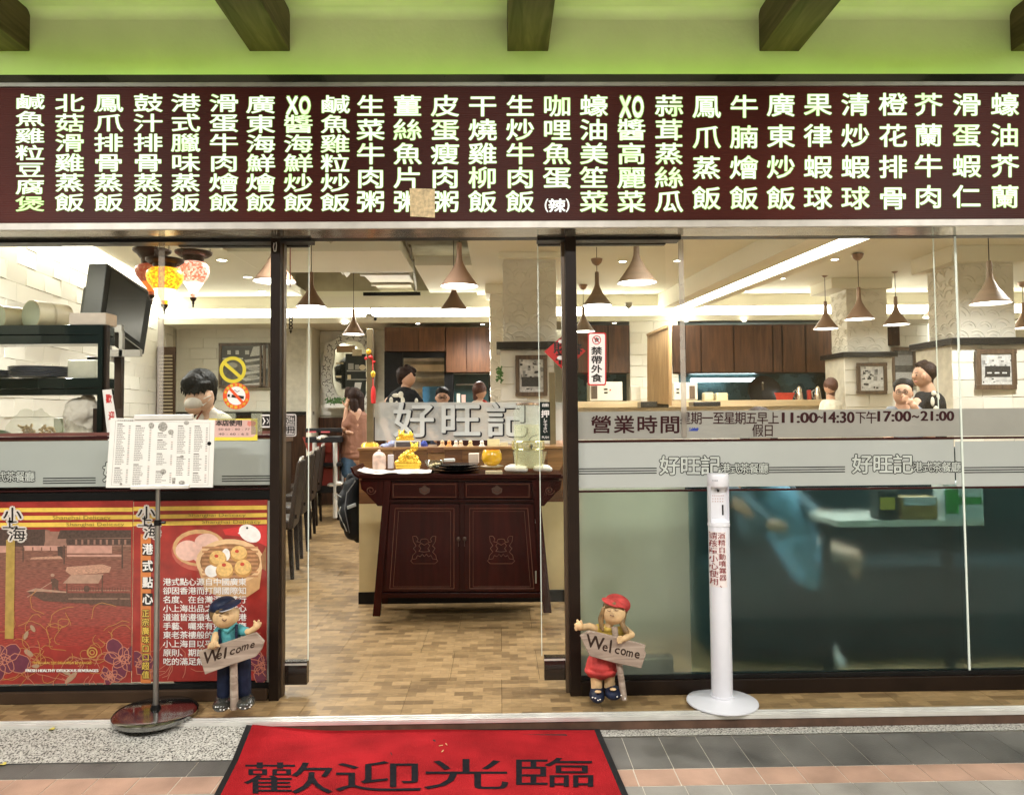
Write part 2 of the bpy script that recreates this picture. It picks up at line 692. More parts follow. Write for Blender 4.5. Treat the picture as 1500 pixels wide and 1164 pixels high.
# ================================================================== ARCADE CEILING, BEAMS, WALL ABOVE THE SIGN
plaster = mat('arcade_plaster', (.64, .61, .49), .85, var=.09, scale=2.2, bump=.25, bscale=60)
ZC = W(745, 16, 0).z
ZSB = W(745, 331, -.20).z          # underside of the sign
ZST = W(745, 124, -.20).z
wall_up = MB().box((-8, 0, ZST - .1), (8, .25, ZC + .3)).build('upper_wall', plaster)
tag(wall_up, kind='structure')
ceil_a = MB().box((-8, -9, ZC), (8, 0, ZC + .25)).build('arcade_ceiling', plaster)
tag(ceil_a, kind='structure')
for x0, x1, lab in ((-14, 44, 'dark wooden ceiling beam at the far left above the salted fish lettering'),
                    (366, 425, 'dark wooden ceiling beam left of centre, above the seventh column of dishes'),
                    (743, 803, 'dark wooden ceiling beam in the middle, above the porridge and curry columns'),
                    (1112, 1170, 'dark wooden ceiling beam right of centre, its brown grained side catching light'),
                    (1480, 1540, 'dark wooden ceiling beam cut off by the right edge of the photo')):
    a, b_ = W(x0, 76, 0), W(x1, 76, 0)
    bm_ = MB().box((a.x, -8.5, a.z), (b_.x, -.002, ZC - .002)).build('ceiling_beam', wood('beam_wood', (.05, .028, .022), (.11, .068, .05), .55, 'Y', 5), bevel=.003)
    tag(bm_, lab, 'beam', 'beams under the arcade ceiling')

cv = MB()
vs, fs = [], []
NR, RR = 6, .045
for k in range(NR + 1):
    a = R(90) * k / NR
    for x in (-8, 8):
        vs.append((x, -RR + RR * math.cos(a) - .001, ZC - RR + RR * math.sin(a) - .001))
for k in range(NR):
    fs.append((2 * k, 2 * k + 1, 2 * k + 3, 2 * k + 2))
tag(cv.add(vs, fs).build('ceiling_curve', plaster, smooth=True), kind='structure')
# lamps of the arcade (behind and above the viewer) and the green strip on the sign
lampm = emis('arcade_lamp', (1, .97, .9), 6)
hous = mat('lamp_housing', (.7, .7, .68), .5)
for i, (lx, ly) in enumerate(((-3.1, -2.7), (0.1, -2.9), (3.3, -2.7))):
    t = thing('ceiling_lamp', 'long white tube lamp on the arcade ceiling, %s of three above the viewer' % ('leftmost', 'middle one', 'rightmost')[i], 'lamp', (lx, ly, ZC - .08), 'tube lamps of the arcade')
    MB().box((lx - .6, ly - .09, ZC - .05), (lx + .6, ly + .09, ZC - .001)).build('housing', hous, t, bevel=.006)
    MB().tube((lx - .58, ly, ZC - .075), (lx + .58, ly, ZC - .075), .02, n=10).build('tube', lampm, t, smooth=True)
    area('arcade_light', (lx, ly, ZC - .11), (0, 0, 0), 1.2, .2, 100, (1, .97, .93))

# ================================================================== SIGN BOARD
YS = -.20
XL, XR = -4.6, 4.6
sgn = thing('sign_board', 'long brown light box over the entrance with columns of glowing white dish names', 'sign', (0, YS, ZSB))
pan = mat('sign_panel', (.040, .006, .0035), .42, var=.45, scale=1.1, spec=.2, emit=.22)
nt = pan.node_tree
b = nt.nodes['Principled BSDF']
geo = nt.nodes.new('ShaderNodeNewGeometry')
wv = nt.nodes.new('ShaderNodeTexWave')
wv.bands_direction = 'Z'
wv.inputs['Scale'].default_value = 38
wv.inputs['Distortion'].default_value = 0
nt.links.new(geo.outputs['Position'], wv.inputs['Vector'])
bp = nt.nodes.new('ShaderNodeBump')
bp.inputs['Strength'].default_value = .35
bp.inputs['Distance'].default_value = .002
nt.links.new(wv.outputs['Fac'], bp.inputs['Height'])
nt.links.new(bp.outputs[0], b.inputs['Normal'])
MB().box((XL, YS, ZSB), (XR, YS + .12, ZST)).build('panel', pan, sgn)
zf0, zf1 = W(745, 334, YS - .015).z, W(745, 323.5, YS - .015).z
MB().box((XL, YS - .015, zf0), (XR, YS - .0005, zf1))\
    .build('lower_frame', mat('sign_frame', (.50, .48, .44), .45, metal=.3, var=.12), sgn, bevel=.003)
zt0, zt1 = W(745, 126, YS - .012).z, W(745, 120, YS - .012).z
MB().box((XL, YS - .012, zt0), (XR, YS - .0005, zt1)).build('upper_frame', mat('frame_grey', (.33, .34, .30), .35, metal=.6), sgn, bevel=.002)
gdark = mat('dark_glossy_trim', (.02, .022, .014), .12, var=.3, scale=3, coat=.6, bump=.3, bscale=7)
MB().box((XL, YS - .004, zt1 + .0005), (XR, YS + .14, W(745, 109, YS).z)).build('top_cover', gdark, sgn, bevel=.004)
MB().box((XL, YS + .0, ZSB - .012), (XR, -.03, ZSB - .0005)).build('soffit', mat('soffit_steel', (.42, .39, .33), .16, metal=.8, var=.15, scale=4, bump=.6, bscale=5), sgn)
zled = W(745, 109, YS).z
led = MB().box((XL, YS + .10, zled + .0005), (XR, YS + .115, zled + .01)).build('light_strip', emis('green_led', (.30, 1, .03), 4), sgn)
for x in (-3.3, -1.1, 1.1, 3.3):
    area('green_light', (x, -.10, zled + .02), (R(180 + 12), 0, 0), 2.2, .04, 1.0, (.66, 1, .12))

letw = mat('letter_white', (.30, .32, .28), .4, var=0, emit=.62, ecol=(.92, 1, .84))
nt = letw.node_tree
b = nt.nodes['Principled BSDF']
g_n = nt.nodes.new('ShaderNodeNewGeometry')
n_n = nt.nodes.new('ShaderNodeTexNoise')
n_n.inputs['Scale'].default_value = 7.0
n_n.inputs['Detail'].default_value = 3
nt.links.new(g_n.outputs['Position'], n_n.inputs['Vector'])
c_n = nt.nodes.new('ShaderNodeValToRGB')
c_n.color_ramp.elements[0].position, c_n.color_ramp.elements[0].color = .33, (.70, .97, .50, 1)
c_n.color_ramp.elements[1].position, c_n.color_ramp.elements[1].color = .50, (.95, 1, .88, 1)
nt.links.new(n_n.outputs['Fac'], c_n.inputs[0])
nt.links.new(c_n.outputs[0], b.inputs['Emission Color'])
letg = mat('letter_edge', (.16, .26, .05), .5, var=0, emit=.28, ecol=(.42, .85, .10))
letl = mat('letter_lime', (.2, .3, .12), .5, var=0, emit=.62, ecol=(.70, 1, .46))
cols = ['鹹魚雞粒豆腐煲', '北菇滑雞蒸飯', '鳳爪排骨蒸飯', '鼓汁排骨蒸飯', '港式臘味蒸飯', '滑蛋牛肉燴飯', '廣東海鮮燴飯', '&醬海鮮炒飯', '鹹魚雞粒炒飯',
        '生菜牛肉粥', '薑絲魚片粥', '皮蛋瘦肉粥', '干燒雞柳飯', '生炒牛肉飯', '咖哩魚蛋#', '蠔油美笙菜', '&醬高麗菜', '蒜茸蒸絲瓜',
        '鳳爪蒸飯', '牛腩燴飯', '廣東炒飯', '果律蝦球', '清炒蝦球', '橙花排骨', '芥蘭牛肉', '滑蛋蝦仁', '蠔油芥蘭']
xc = [44, 102, 159, 217, 272, 328, 382, 437, 491, 543, 597, 652, 707, 762, 816, 870, 925, 980, 1035, 1090, 1144, 1198, 1253, 1308, 1360, 1416, 1472]
lime = {(0, 6)}
for c, (txt, x) in enumerate(zip(cols, xc)):
    top = 138 + (2 if 5 < c < 20 else 0) - (c > 20) * 1
    bot = 311 if c < 9 else 312
    if c >= 18: bot = 308
    if c >= 24: top, bot = 137, 306
    top += 1.5; bot -= 1.5
    n = len(txt)
    wd = 37 if c < 9 else 36
    pitch = (bot - top) / n
    ch_h = 24.5 if n >= 6 else (29 if n == 5 else 31)
    if n == 7: ch_h = 20.5
    step = (bot - top - ch_h) / (n - 1)
    m1, m2, m3 = MB(), MB(), MB()
    for r, ch in enumerate(txt):
        y0 = top + r * step
        y1 = y0 + ch_h
        dst = m3 if (c, r) in lime else m1
        if ch == '&':
            for q, l in enumerate('XO'):
                put(dst, l, cell(x - 17 + q * 19, y0 + 1, x - 1 + q * 18, y1 + 1, YS - .004, .0001), .06, own=True, n=6)
                put(m2, l, cell(x - 17 + q * 19, y0 + 1, x - 1 + q * 18, y1 + 1, YS - .002, .0001), .12, own=True, n=6)
        elif ch == '#':
            for l, a, e in (('(', x - 18, x - 13), ('辣', x - 12, x + 12), (')', x + 13, x + 18)):
                put(dst, l, cell(a, y0 + 10, e, y1, YS - .004, .0001), .03, own=True, n=6)
        else:
            put(dst, ch, cell(x - wd / 2, y0, x + wd / 2, y1, YS - .004, .0001), .011, asp=1.2)
            put(m2, ch, cell(x - wd / 2, y0, x + wd / 2, y1, YS - .002, .0001), .033, n=6, asp=1.2)
    m1.build('dish_lettering', letw, sgn)
    if m3.v: m3.build('dish_lettering', letl, sgn)
    m2.build('lettering_glow_edge', letg, sgn)
# patch of tape over the lettering
tp = MB()
tp.sheet([W(600, 276, YS - .009), W(637, 277, YS - .009), W(637, 319, YS - .006), W(601, 317, YS - .006)])
tapeo = tp.build('tape_patch', mat('tape_patch', (.45, .34, .18), .5, var=.35, scale=60, emit=.2))
tag(tapeo, 'small yellowed paper patch taped over the lower lettering of the sign', 'tape')
so_ = tapeo.modifiers.new('s', 'SOLIDIFY')
so_.thickness = .0012
# ================================================================== SHOP WINDOWS AND DOOR
clear = glass_mat('clear_glass', (.985, .99, .98), .012)
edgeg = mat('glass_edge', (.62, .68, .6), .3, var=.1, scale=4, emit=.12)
ZT = W(745, 345, 0).z
def post(x0, x1, y0, y1, Y0, Y1, name, par, m=None):
    a, b_ = W(x0, 700, Y0), W(x1, 700, Y0)
    return MB().box((a.x, Y0, y0), (b_.x, Y1, y1)).build(name, m or brownm, par, bevel=.002)
# header rail
hd = thing('door_header', 'dark steel header rail running above the sliding doors and windows', 'rail', (0, 0, ZT))
hz0, hz1 = W(745, 350, -.02).z, ZSB - .013
MB().box((-5, -.028, ZT - .004), (5, .03, hz1)).build('rail', blackm, hd)
for a, b2 in ((-40, 455), (787, 998)):
    p, q = W(a, 345, -.03), W(b2, 345, -.03)
    MB().box((p.x, -.03, W(745, 352, -.03).z), (q.x, .06, ZT - .0045)).build('sliding_track', blackm, hd, bevel=.004)

def zat(px, py, Y): return W(px, py, Y).z
# posts
for x0, x1, xs, lab in ((395, 409, 415, 'dark brown upright post between the poster window and the open doorway'),
                        (832, 848, 826, 'dark brown upright post between the doorway and the frosted window')):
    pt = thing('door_post', lab, 'post', (W((x0 + x1) / 2, 700, 0).x, 0, 0))
    post(x0, x1, 0.001, ZT - .006, -.032, .012, 'post', pt)
    post(min(x1, xs) if xs > x0 else xs, max(x1, xs) if xs > x0 else x0, 0.001, ZT - .03, .0125, .06, 'jamb', pt, mat('jamb_brown', (.09, .06, .035), .4, metal=.3))
    if xs > x0:
        MB().path([W(401.5, 356, -.036), W(400.5, 362, -.038), W(401.5, 368, -.038), W(404, 368, -.038), W(405, 360, -.036), W(404.5, 355, -.034)], .0022, 6).build('hook', alu, pt, smooth=True)

# --- left window
lw = thing('shop_window', 'left shop window with food posters below a pale printed film band', 'window', (W(190, 700, 0).x, 0, 0))
zb = zat(200, 1012, -.03)
xa, xb = W(-60, 700, 0).x, W(395, 700, 0).x
xj = W(237, 500, 0).x
MB().box((xa, -.03, 0.001), (xb, .03, zb)).build('bottom_rail', mat('bottom_rail_brown', (.05, .03, .018), .5, var=.25, scale=4), lw, bevel=.003)
for a, b2 in ((xa, xj - .002), (xj + .002, xb)):
    MB().box((a, -.004, zb + .001), (b2, .004, ZT - .006)).build('pane', clear, lw)
# clear acrylic joint strip
MB().box((xj - .014, -.016, zat(237, 636, 0)), (xj + .014, -.006, zat(237, 352, 0))).build('joint_strip', film_mat('acrylic', (.6, .55, .5), .35, see='t', tint=(.9, .9, .88)), lw, bevel=.002)
band = mat('pale_film', (.33, .36, .335), .4, var=.06, scale=2, spec=.4)
bline = mat('film_line', (.03, .006, .006), .4)
ink = mat('black_ink', (.008, .008, .008), .5)
wh = mat('white_vinyl', (.48, .52, .48), .5)
def band_on(win, x0, x1, yt, yb, Y=-.0045):
    pxbox(MB_ := MB(), x0, yt, x1, yb, Y - .0012, .001)
    return MB_.build('film_band', band, win)
band_on(lw, -60, 396, 645, 712)
l = MB()
pxbox(l, -60, 638.5, 396, 643, -.009, .004)
pxbox(l, -60, 717, 396, 719, -.009, .004)
l.build('film_line', bline, lw)
l = MB()
pxbox(l, -60, 633, 396, 638, -.0072, .002)
l.build('film_line', mat('film_line_red', (.14, .05, .04), .4), lw)
def stripes(mb, x0, x1, y):
    for k in range(3):
        pxbox(mb, x0, y + k * 3.6 - .7, x1, y + k * 3.6 + .7, -.0068, .0008)
def logo(mbk, mwh, x0, y0, s=1.0):
    """outlined shop name followed by the smaller outlined words"""
    for i, ch in enumerate('好旺記'):
        c_ = (x0 + i * 30 * s, y0, x0 + (i * 30 + 26) * s, y0 + 26 * s)
        put(mbk, ch, cell(*c_, -.0065, .00003), .066)
        put(mwh, ch, cell(*c_, -.0074, .00003), .02, n=4)
    for i, ch in enumerate('港式茶餐廳'):
        c_ = (x0 + (88 + i * 14) * s, y0 + 10 * s, x0 + (101 + i * 14) * s, y0 + 24 * s)
        put(mbk, ch, cell(*c_, -.0065, .00003), .10)
        put(mwh, ch, cell(*c_, -.0074, .00003), .01, n=4)
l, l2 = MB(), MB()
stripes(l, 63, 140, 700)
stripes(l, 325, 396, 697)
logo(l, l2, -107, 681)
logo(l, l2, 153, 679)
l.build('film_print', ink, lw)
l2.build('film_print', wh, lw)

# --- posters below
YPST = -.0078
def flats(par, Y, items):
    """flat printed shapes, each colour one sheet a hair above the last"""
    for i, (nm, m, polys) in enumerate(items):
        mb = MB()
        for p in polys:
            pxpoly(mb, p, Y - i * .00016 - (polys.index(p) % 7) * .00002)
        mb.build(nm, m, par)
def circ(x, y, rx, ry=None, n=22, a0=0, a1=360, rot=0):
    ry = rx if ry is None else ry
    o = []
    for i in range(n):
        t = R(a0 + (a1 - a0) * i / (n if a1 - a0 == 360 else n - 1))
        u, v = rx * math.cos(t), ry * math.sin(t)
        o.append((x + u * math.cos(rot) - v * math.sin(rot), y + u * math.sin(rot) + v * math.cos(rot)))
    return o
def ring(x, y, r, w_=1.2, n=20, a0=0, a1=360, ky=1.0):
    out = []
    for i in range(n):
        t0, t1 = R(a0 + (a1 - a0) * i / n), R(a0 + (a1 - a0) * (i + 1) / n)
        out.append([(x + (r - w_) * math.cos(t0), y + (r - w_) * math.sin(t0) * ky), (x + r * math.cos(t0), y + r * math.sin(t0) * ky),
                    (x + r * math.cos(t1), y + r * math.sin(t1) * ky), (x + (r - w_) * math.cos(t1), y + (r - w_) * math.sin(t1) * ky)])
    return out
def stroke(pts, w_=1.0):
    out = []
    for (x0, y0), (x1, y1) in zip(pts, pts[1:]):
        dx, dy = x1 - x0, y1 - y0
        L_ = math.hypot(dx, dy) + 1e-9
        nx, ny = -dy / L_ * w_ / 2, dx / L_ * w_ / 2
        out.append([(x0 + nx, y0 + ny), (x1 + nx, y1 + ny), (x1 - nx, y1 - ny), (x0 - nx, y0 - ny)])
    return out
def rect(x0, y0, x1, y1): return [(x0, y0), (x1, y0), (x1, y1), (x0, y1)]
def pm(name, c, var=.1, scale=40, **k): return mat('print_' + name, c, .32, var=var, scale=scale, coat=.3, **k)
pr_red, pr_yel, pr_pur, pr_gold = pm('red', (.29, .024, .018), .25, 14), pm('yellow', (.75, .52, .09)), pm('purple', (.13, .025, .05)), pm('gold', (.45, .2, .06))
pr_line = pm('pink_line', (.50, .19, .12))
pr_wh, pr_bk = pm('white', (.8, .78, .75)), pm('black', (.012, .01, .01))
def flower(cx, cy, s, seed):
    rr = random.Random(seed)
    fill, line = [], []
    for k in range(9):
        a = k * 2.39
        d = s * (.15 + .085 * k)
        x, y, r_ = cx + d * math.cos(a), cy + d * .8 * math.sin(a), s * (.30 + .03 * k)
        pts = [(px + rr.uniform(-1, 1), py + rr.uniform(-1, 1)) for px, py in circ(x, y, r_, r_ * .75, 12, rot=a)]
        fill.append(pts)
        line += stroke(pts + pts[:1], 1.1)
    return fill, line
def scribble(cx, cy, s, seed, n=9):
    rr = random.Random(seed)
    out = []
    for k in range(n):
        a, x, y = rr.uniform(0, 6.3), cx + rr.uniform(-s, s), cy + rr.uniform(-s * .6, s * .6)
        pts = []
        for q in range(9):
            pts.append((x, y))
            a += rr.uniform(-.2, .9)
            x += math.cos(a) * s * .12
            y += math.sin(a) * s * .1
        out += stroke(pts, .9)
    return out
PX0, PX1, PX2 = -62, 194, 391
PY0, PY1 = 733, 1001
# poster with the river scene
p1 = thing('poster', 'red and brown poster of an old river town with a covered rowing boat', 'poster', W(66, PY1, YPST))
pb = MB()
pxbox(pb, PX0, PY0 + 1, PX1 - .6, PY1, YPST, .003)
pb.build('sheet', pr_red, p1)
# photo area graded from brown to red by rows of print, then the shapes of the scene
rowsp = []
for i in range(12):
    f = i / 11
    y0, y1 = 778 + i * 14, 778 + (i + 1) * 14
    c = tuple(a * (1 - f) + b2 * f for a, b2 in zip((.17, .095, .065), (.29, .035, .026)))
    rowsp.append(('print', pm('scene%d' % i, c, .45, 40, stretch=(1, 1, 6)), [rect(PX0, y0, 192, y1)]))
flats(p1, YPST - .0003, [('print', pr_yel, [[(PX0, 744), (PX1, 743), (PX1, 749), (PX0, 750)], [(PX0, 756), (PX1, 754), (PX1, 760), (PX0, 762)], [(PX0, 766), (PX1, 764), (PX1, 771), (PX0, 772)]])])
for i, (nm, m_, ps) in enumerate(rowsp):
    flats(p1, YPST - .0004, [(nm, m_, ps)])
roofd, wallp, wallw, wat = pm('roof', (.075, .045, .035), .35, 90), pm('house', (.28, .15, .11), .2), pm('quay', (.50, .27, .21), .15), pm('glint', (.46, .25, .17), .4, 90, stretch=(1, 1, 4))
boat, boatl = pm('boat', (.10, .05, .035), .3, 80), pm('boat_light', (.40, .24, .17), .2)
flats(p1, YPST - .0006, [
    ('print', wallp, [rect(PX0, 778, 192, 800)]),
    ('print', roofd, [[(PX0, 775), (70, 775), (64, 800), (PX0, 800)], [(88, 776), (192, 776), (192, 787), (84, 789)], [(96, 789), (192, 788), (192, 798), (98, 798)]]),
    ('print', wallp, [rect(66, 776, 73, 798), rect(84, 789, 97, 800)] + [rect(110 + k * 9, 790, 113 + k * 9, 797) for k in range(9)]),
    ('print', wallw, [rect(98, 799, 164, 810), rect(PX0, 799, 20, 809)] + [rect(36 + k * 13, 799, 47 + k * 13, 806) for k in range(4)] + [rect(34, 799, 88, 801), rect(98, 812, 180, 815)]),
    ('print', roofd, [rect(33, 798, 34.5, 823), rect(93, 798, 94.8, 826), rect(178, 797, 180, 832), [(84, 800), (92, 800), (92, 818), (85, 818)]]),
    ('print', wat, [[(98, 830), (150, 826), (163, 830), (160, 838), (104, 842), (96, 836)], [(46, 816), (88, 814), (92, 818), (44, 819)]]),
    ('print', boat, [[(40, 867), (52, 864), (70, 868), (98, 868), (190, 868), (192, 888), (100, 882), (64, 880)], [(74, 848), (80, 846), (86, 850), (85, 860), (88, 868), (84, 868), (80, 860), (78, 872), (76, 872), (76, 858)]]),
    ('print', boatl, [[(92, 854), (104, 842), (152, 840), (144, 854)], [(38, 866), (52, 861), (98, 866), (98, 868), (60, 866)], rect(100, 864, 190, 865), rect(100, 876, 190, 877)] + stroke([(40, 874), (76, 852)], 1.0) + [circ(77, 842, 3, 2.4)]),
    ('print', boat, [rect(97, 854, 98.6, 876), rect(149, 842, 150.6, 868), circ(127, 862, 4.5, 5)] + ring(95, 880, 4, 1) + ring(134, 882, 4, 1) + ring(174, 880, 4, 1) + [rect(104 + k * 4, 860, 104.8 + k * 4, 865) for k in range(21)]),
])
f1, l1 = flower(0, 965, 34, 1)
f2, l2_ = flower(180, 965, 30, 2)
f2 = [[(min(x, 193), y) for x, y in p] for p in f2]
l2_ = [p for p in l2_ if max(x for x, y in p) < 193]
f3, l3 = flower(160, 990, 14, 4)
flats(p1, YPST - .0024, [
    ('print', pr_gold, scribble(60, 960, 50, 3, 16) + scribble(120, 950, 46, 5, 16) + scribble(80, 925, 60, 9, 9)),
    ('print', pm('sand', (.36, .24, .15)), [circ(x, y, a, b2, 9, rot=r_) for x, y, a, b2, r_ in ((42, 956, 8, 4, .6), (38, 930, 7, 3, 2), (48, 920, 6, 3, 1), (96, 984, 9, 3, .5), (104, 992, 12, 4, 2.4), (52, 975, 6, 3, 0))]),
    ('print', pr_pur, f1 + f2 + f3),
    ('print', pr_line, l1 + l2_ + l3 + scribble(100, 975, 60, 6, 12)),
    ('print', pm('gold2', (.5, .27, .07)), ring(135, 955, 8, 2) + ring(135, 955, 4, 1.5)),
    ('print', pm('ochre_band', (.50, .34, .08), .15, alpha=.75), [[(9, 790), (22, 790), (20, 935), (7, 935)]]),
])
tx, hl = MB(), MB()
for ch, a in (('小', (6, 744, 30, 764)), ('上', (5, 758, 25, 774)), ('海', (14, 772, 36, 792))):
    put(tx, ch, cell(*a, YPST - .0048, .00003), .01, n=4)
    put(hl, ch, cell(*a, YPST - .0038, .00003), .14, n=8)
tx.build('print', pr_bk, p1)
hl.build('print', pm('glow', (.62, .57, .52)), p1)
tx = MB()
latin_px(tx, 'Shanghai Delicacy', 77, 755, 162, 762, YPST - .0042, .0)
latin_px(tx, 'Shanghai Delicacy', 97, 765, 182, 771.5, YPST - .0042, .0)
tx.build('print', pm('olive', (.28, .2, .04)), p1)
tx = MB()
latin_px(tx, 'FRESH HEALTHY DELICIOUS BEVERAGES', 38, 979.5, 144, 983.5, YPST - .0042, .004)
tx.build('print', pr_wh, p1)
tx = MB()
latin_px(tx, 'FRESH HEALTHY DELICIOUS BEVERAGES', 48, 968.5, 134, 972, YPST - .0042, .0)
tx.build('print', pr_yel, p1)

# poster with the dumplings
p2 = thing('poster', 'red poster of steamed dumplings in bamboo baskets with lines of white text', 'poster', W(292, PY1, YPST))
pb = MB()
pxbox(pb, PX1 + .6, PY0, PX2, PY1 - 4, YPST, .003)
pb.build('sheet', pr_red, p2)
bam, bamd, baml = pm('bamboo', (.56, .33, .15), .12), pm('bamboo_dark', (.28, .13, .05), .2), pm('bamboo_light', (.72, .48, .26), .1)
dump, dumpd = pm('dumpling', (.72, .46, .16), .2, 80), pm('dumpling_shade', (.48, .25, .07), .2)
fr_, lr_ = flower(385, 975, 26, 8)
fr_ = [[(min(x, 390), y) for x, y in p] for p in fr_]
lr_ = [p for p in lr_ if max(x for x, y in p) < 390]
fl_, ll_ = flower(208, 970, 18, 11)
fl_ = [[(max(x, 196), y) for x, y in p] for p in fl_]
ll_ = [p for p in ll_ if min(x for x, y in p) > 196]
flats(p2, YPST - .0003, [
    ('print', pr_yel, [[(PX1 + 1, 742), (PX2, 740), (PX2, 746), (PX1 + 1, 748)], [(PX1 + 1, 754), (PX2, 751), (PX2, 757), (PX1 + 1, 760)], [(PX1 + 1, 764), (PX2, 761), (PX2, 767), (PX1 + 1, 770)]]),
    ('print', pm('orange_band', (.62, .2, .05)), [rect(206, 782, 221, 1000)]),
    ('print', pm('back_pink', (.45, .10, .07), .2), [circ(293, 806, 42, 30)]),
    ('print', bam, [circ(292, 802, 39, 27)]),
    ('print', pm('bun_red', (.42, .07, .05)), [circ(292, 803, 34, 22)]),
    ('print', pm('bun', (.72, .46, .38), .12), [circ(275, 806, 18, 15), circ(303, 794, 18, 13), circ(296, 812, 15, 12)]),
    ('print', pm('red_cloth', (.55, .03, .03)), [[(326, 775), (350, 771), (391, 769), (391, 800), (360, 786), (330, 783)]]),
    ('print', pr_wh, [circ(366, 781, 17, 12, rot=.5), [(348, 781), (358, 771), (362, 785)]]),
    ('print', pr_bk, [circ(362, 773, 1.6)]),
    ('print', bam, [[(287, 822), (385, 822), (380, 862), (362, 874), (330, 878), (300, 864)]]),
    ('print', baml, [circ(337, 822, 50, 33)]),
    ('print', bamd, [circ(337, 823, 44, 27)]),
    ('print', pm('mat_', (.45, .22, .1), .25), [rect(296, 800 + k * 6, 378, 803 + k * 6) for k in range(8)]),
    ('print', pr_wh, [circ(310, 836, 10, 9), circ(331, 812, 6, 9)]),
    ('print', dumpd, [circ(319, 819, 13, 11), circ(350, 812, 12.5, 11), circ(329, 836, 13, 12), circ(356, 833, 13, 12.5)]),
    ('print', dump, [circ(319, 816, 12, 10), circ(350, 809, 11.5, 10), circ(329, 833, 12, 11), circ(356, 830, 12, 11)]),
    ('print', pm('filling', (.55, .06, .03)), [circ(317, 814, 3, 2.4), circ(347, 807, 3, 2.4), circ(328, 827, 3.2, 2.6), circ(355, 826, 3.2, 2.6)]),
    ('print', bamd, [[(390, 800), (390, 836), (384, 832), (382, 815)]]),
    ('print', pr_pur, fr_ + fl_),
    ('print', pr_line, lr_ + ll_ + [p for p in scribble(300, 985, 75, 21, 30) if all(200 < x < 389 and y < 996 for x, y in p)]),
    ('print', pr_bk, [rect(208.5, 796 + k * 24.5 - (k > 2) * 1, 223.5, 813 + k * 24.5) for k in range(4)]),
])
tx, ty, tb, hl, yb = MB(), MB(), MB(), MB(), MB()
for i, ch in enumerate('港式點心'):
    y0 = 797 + i * 24.3
    put(tx, ch, cell(209.5, y0, 223, y0 + 14.5, YPST - .0046, .00003), .035, n=5)
for i, ch in enumerate('正宗廣味口口超值'):
    y0 = 893 + i * 12.8
    put(ty, ch, cell(208.5, y0, 218, y0 + 10.4, YPST - .005, .00003), .02, n=4)
    put(yb, ch, cell(208.5, y0, 218, y0 + 10.4, YPST - .0042, .00003), .10, n=6)
lines = ['港式點心源自中國廣東', '卻因香港而打開國際知', '名度、在台灣深受盛行', '小上海出品之港式點心', '道道皆遵循老師傅之港', '手藝、囑來有如置身廣', '東老茶樓般的享受感覺', '小上海目以平價為其特', '原則、期許每位顧客都', '吃的滿足無比開心愉快']
for r_, ln in enumerate(lines):
    for i, ch in enumerate(ln):
        y0 = 847 + r_ * 12.95
        put(tx, ch, cell(239.5 + i * 12.25, y0, 250 + i * 12.25, y0 + 10, YPST - .0046, .00003), .016, n=5)
tx.build('print', pr_wh, p2)
ty.build('print', pr_yel, p2)
yb.build('print', pr_bk, p2)
for ch, a in (('小', (203, 742, 226, 760)), ('上', (203, 756, 222, 771)), ('海', (212, 768, 233, 788))):
    put(tb, ch, cell(*a, YPST - .0052, .00003), .01, n=4)
    put(hl, ch, cell(*a, YPST - .0043, .00003), .14, n=8)
tb.build('print', pr_bk, p2)
hl.build('print', pm('glow', (.62, .57, .52)), p2)
tx = MB()
latin_px(tx, 'Shanghai Delicacy', 276, 751.5, 360, 758, YPST - .0046)
latin_px(tx, 'Shanghai Delicacy', 296, 761.5, 382, 768, YPST - .0046)
tx.build('print', pm('olive', (.28, .2, .04)), p2)
pk = MB()
pxbox(pk, 391.5, 733, 395, 1001, -.010, .006)
pk.build('edge_strip', mat('steel_edge', (.35, .36, .33), .3, metal=.7), lw)
pk = MB()
pxbox(pk, -60, 1002, 395, 1011.5, -.012, .02)
pxbox(pk, -60, 721, 395, 732.5, -.012, .008)
pk.build('black_strip', blackm, lw)

# --- right window
rw = thing('shop_window', 'right shop window with frosted lower film and printed opening hours', 'window', (W(1180, 700, 0).x, 0, 0))
zbr = zat(1180, 987, -.03)
xa, xb = W(846, 700, 0).x, W(1580, 700, 0).x
MB().box((xa, -.035, .001), (xb, .03, zbr - .018)).build('bottom_rail', brownm, rw, bevel=.003)
MB().box((xa, -.022, zbr - .0175), (xb, .024, zbr + .002)).build('bottom_bead', blackm, rw, bevel=.002)
x1, x2 = W(1000, 560, 0).x, W(1409, 700, 0).x
for a, b2 in ((xa, x1 - .002), (x1 + .002, x2 - .002), (x2 + .002, xb)):
    MB().box((a, -.004, zbr + .003), (b2, .004, ZT - .006)).build('pane', clear, rw)
MB().box((x1 - .012, -.018, zat(1000, 640, 0)), (x1 + .012, -.006, zat(1000, 352, 0))).build('joint_strip', MATS['acrylic'], rw, bevel=.002)
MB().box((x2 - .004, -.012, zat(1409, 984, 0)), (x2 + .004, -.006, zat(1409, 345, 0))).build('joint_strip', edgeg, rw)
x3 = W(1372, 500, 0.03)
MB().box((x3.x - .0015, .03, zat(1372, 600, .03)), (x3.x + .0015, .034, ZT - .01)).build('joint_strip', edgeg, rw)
silver = film_mat('silver_film', (.40, .40, .37), .93, see='t', transl=.35, var=.12, scale=1.5)
fm = MB()
pxbox(fm, 846, 600, 1560, 640.5, -.0056, .001)
fm.build('film_band', silver, rw)
fm = MB()
pxbox(fm, 846, 645.5, 1398, 712, -.0056, .001)
pxbox(fm, 1400, 645.5, 1560, 712, -.0056, .001)
fm.build('film_band', mat('pale_film2', (.40, .43, .41), .35, var=.08, scale=1.4), rw)
fm = MB()
pxbox(fm, 846, 641.5, 1560, 644.8, -.0085, .003)
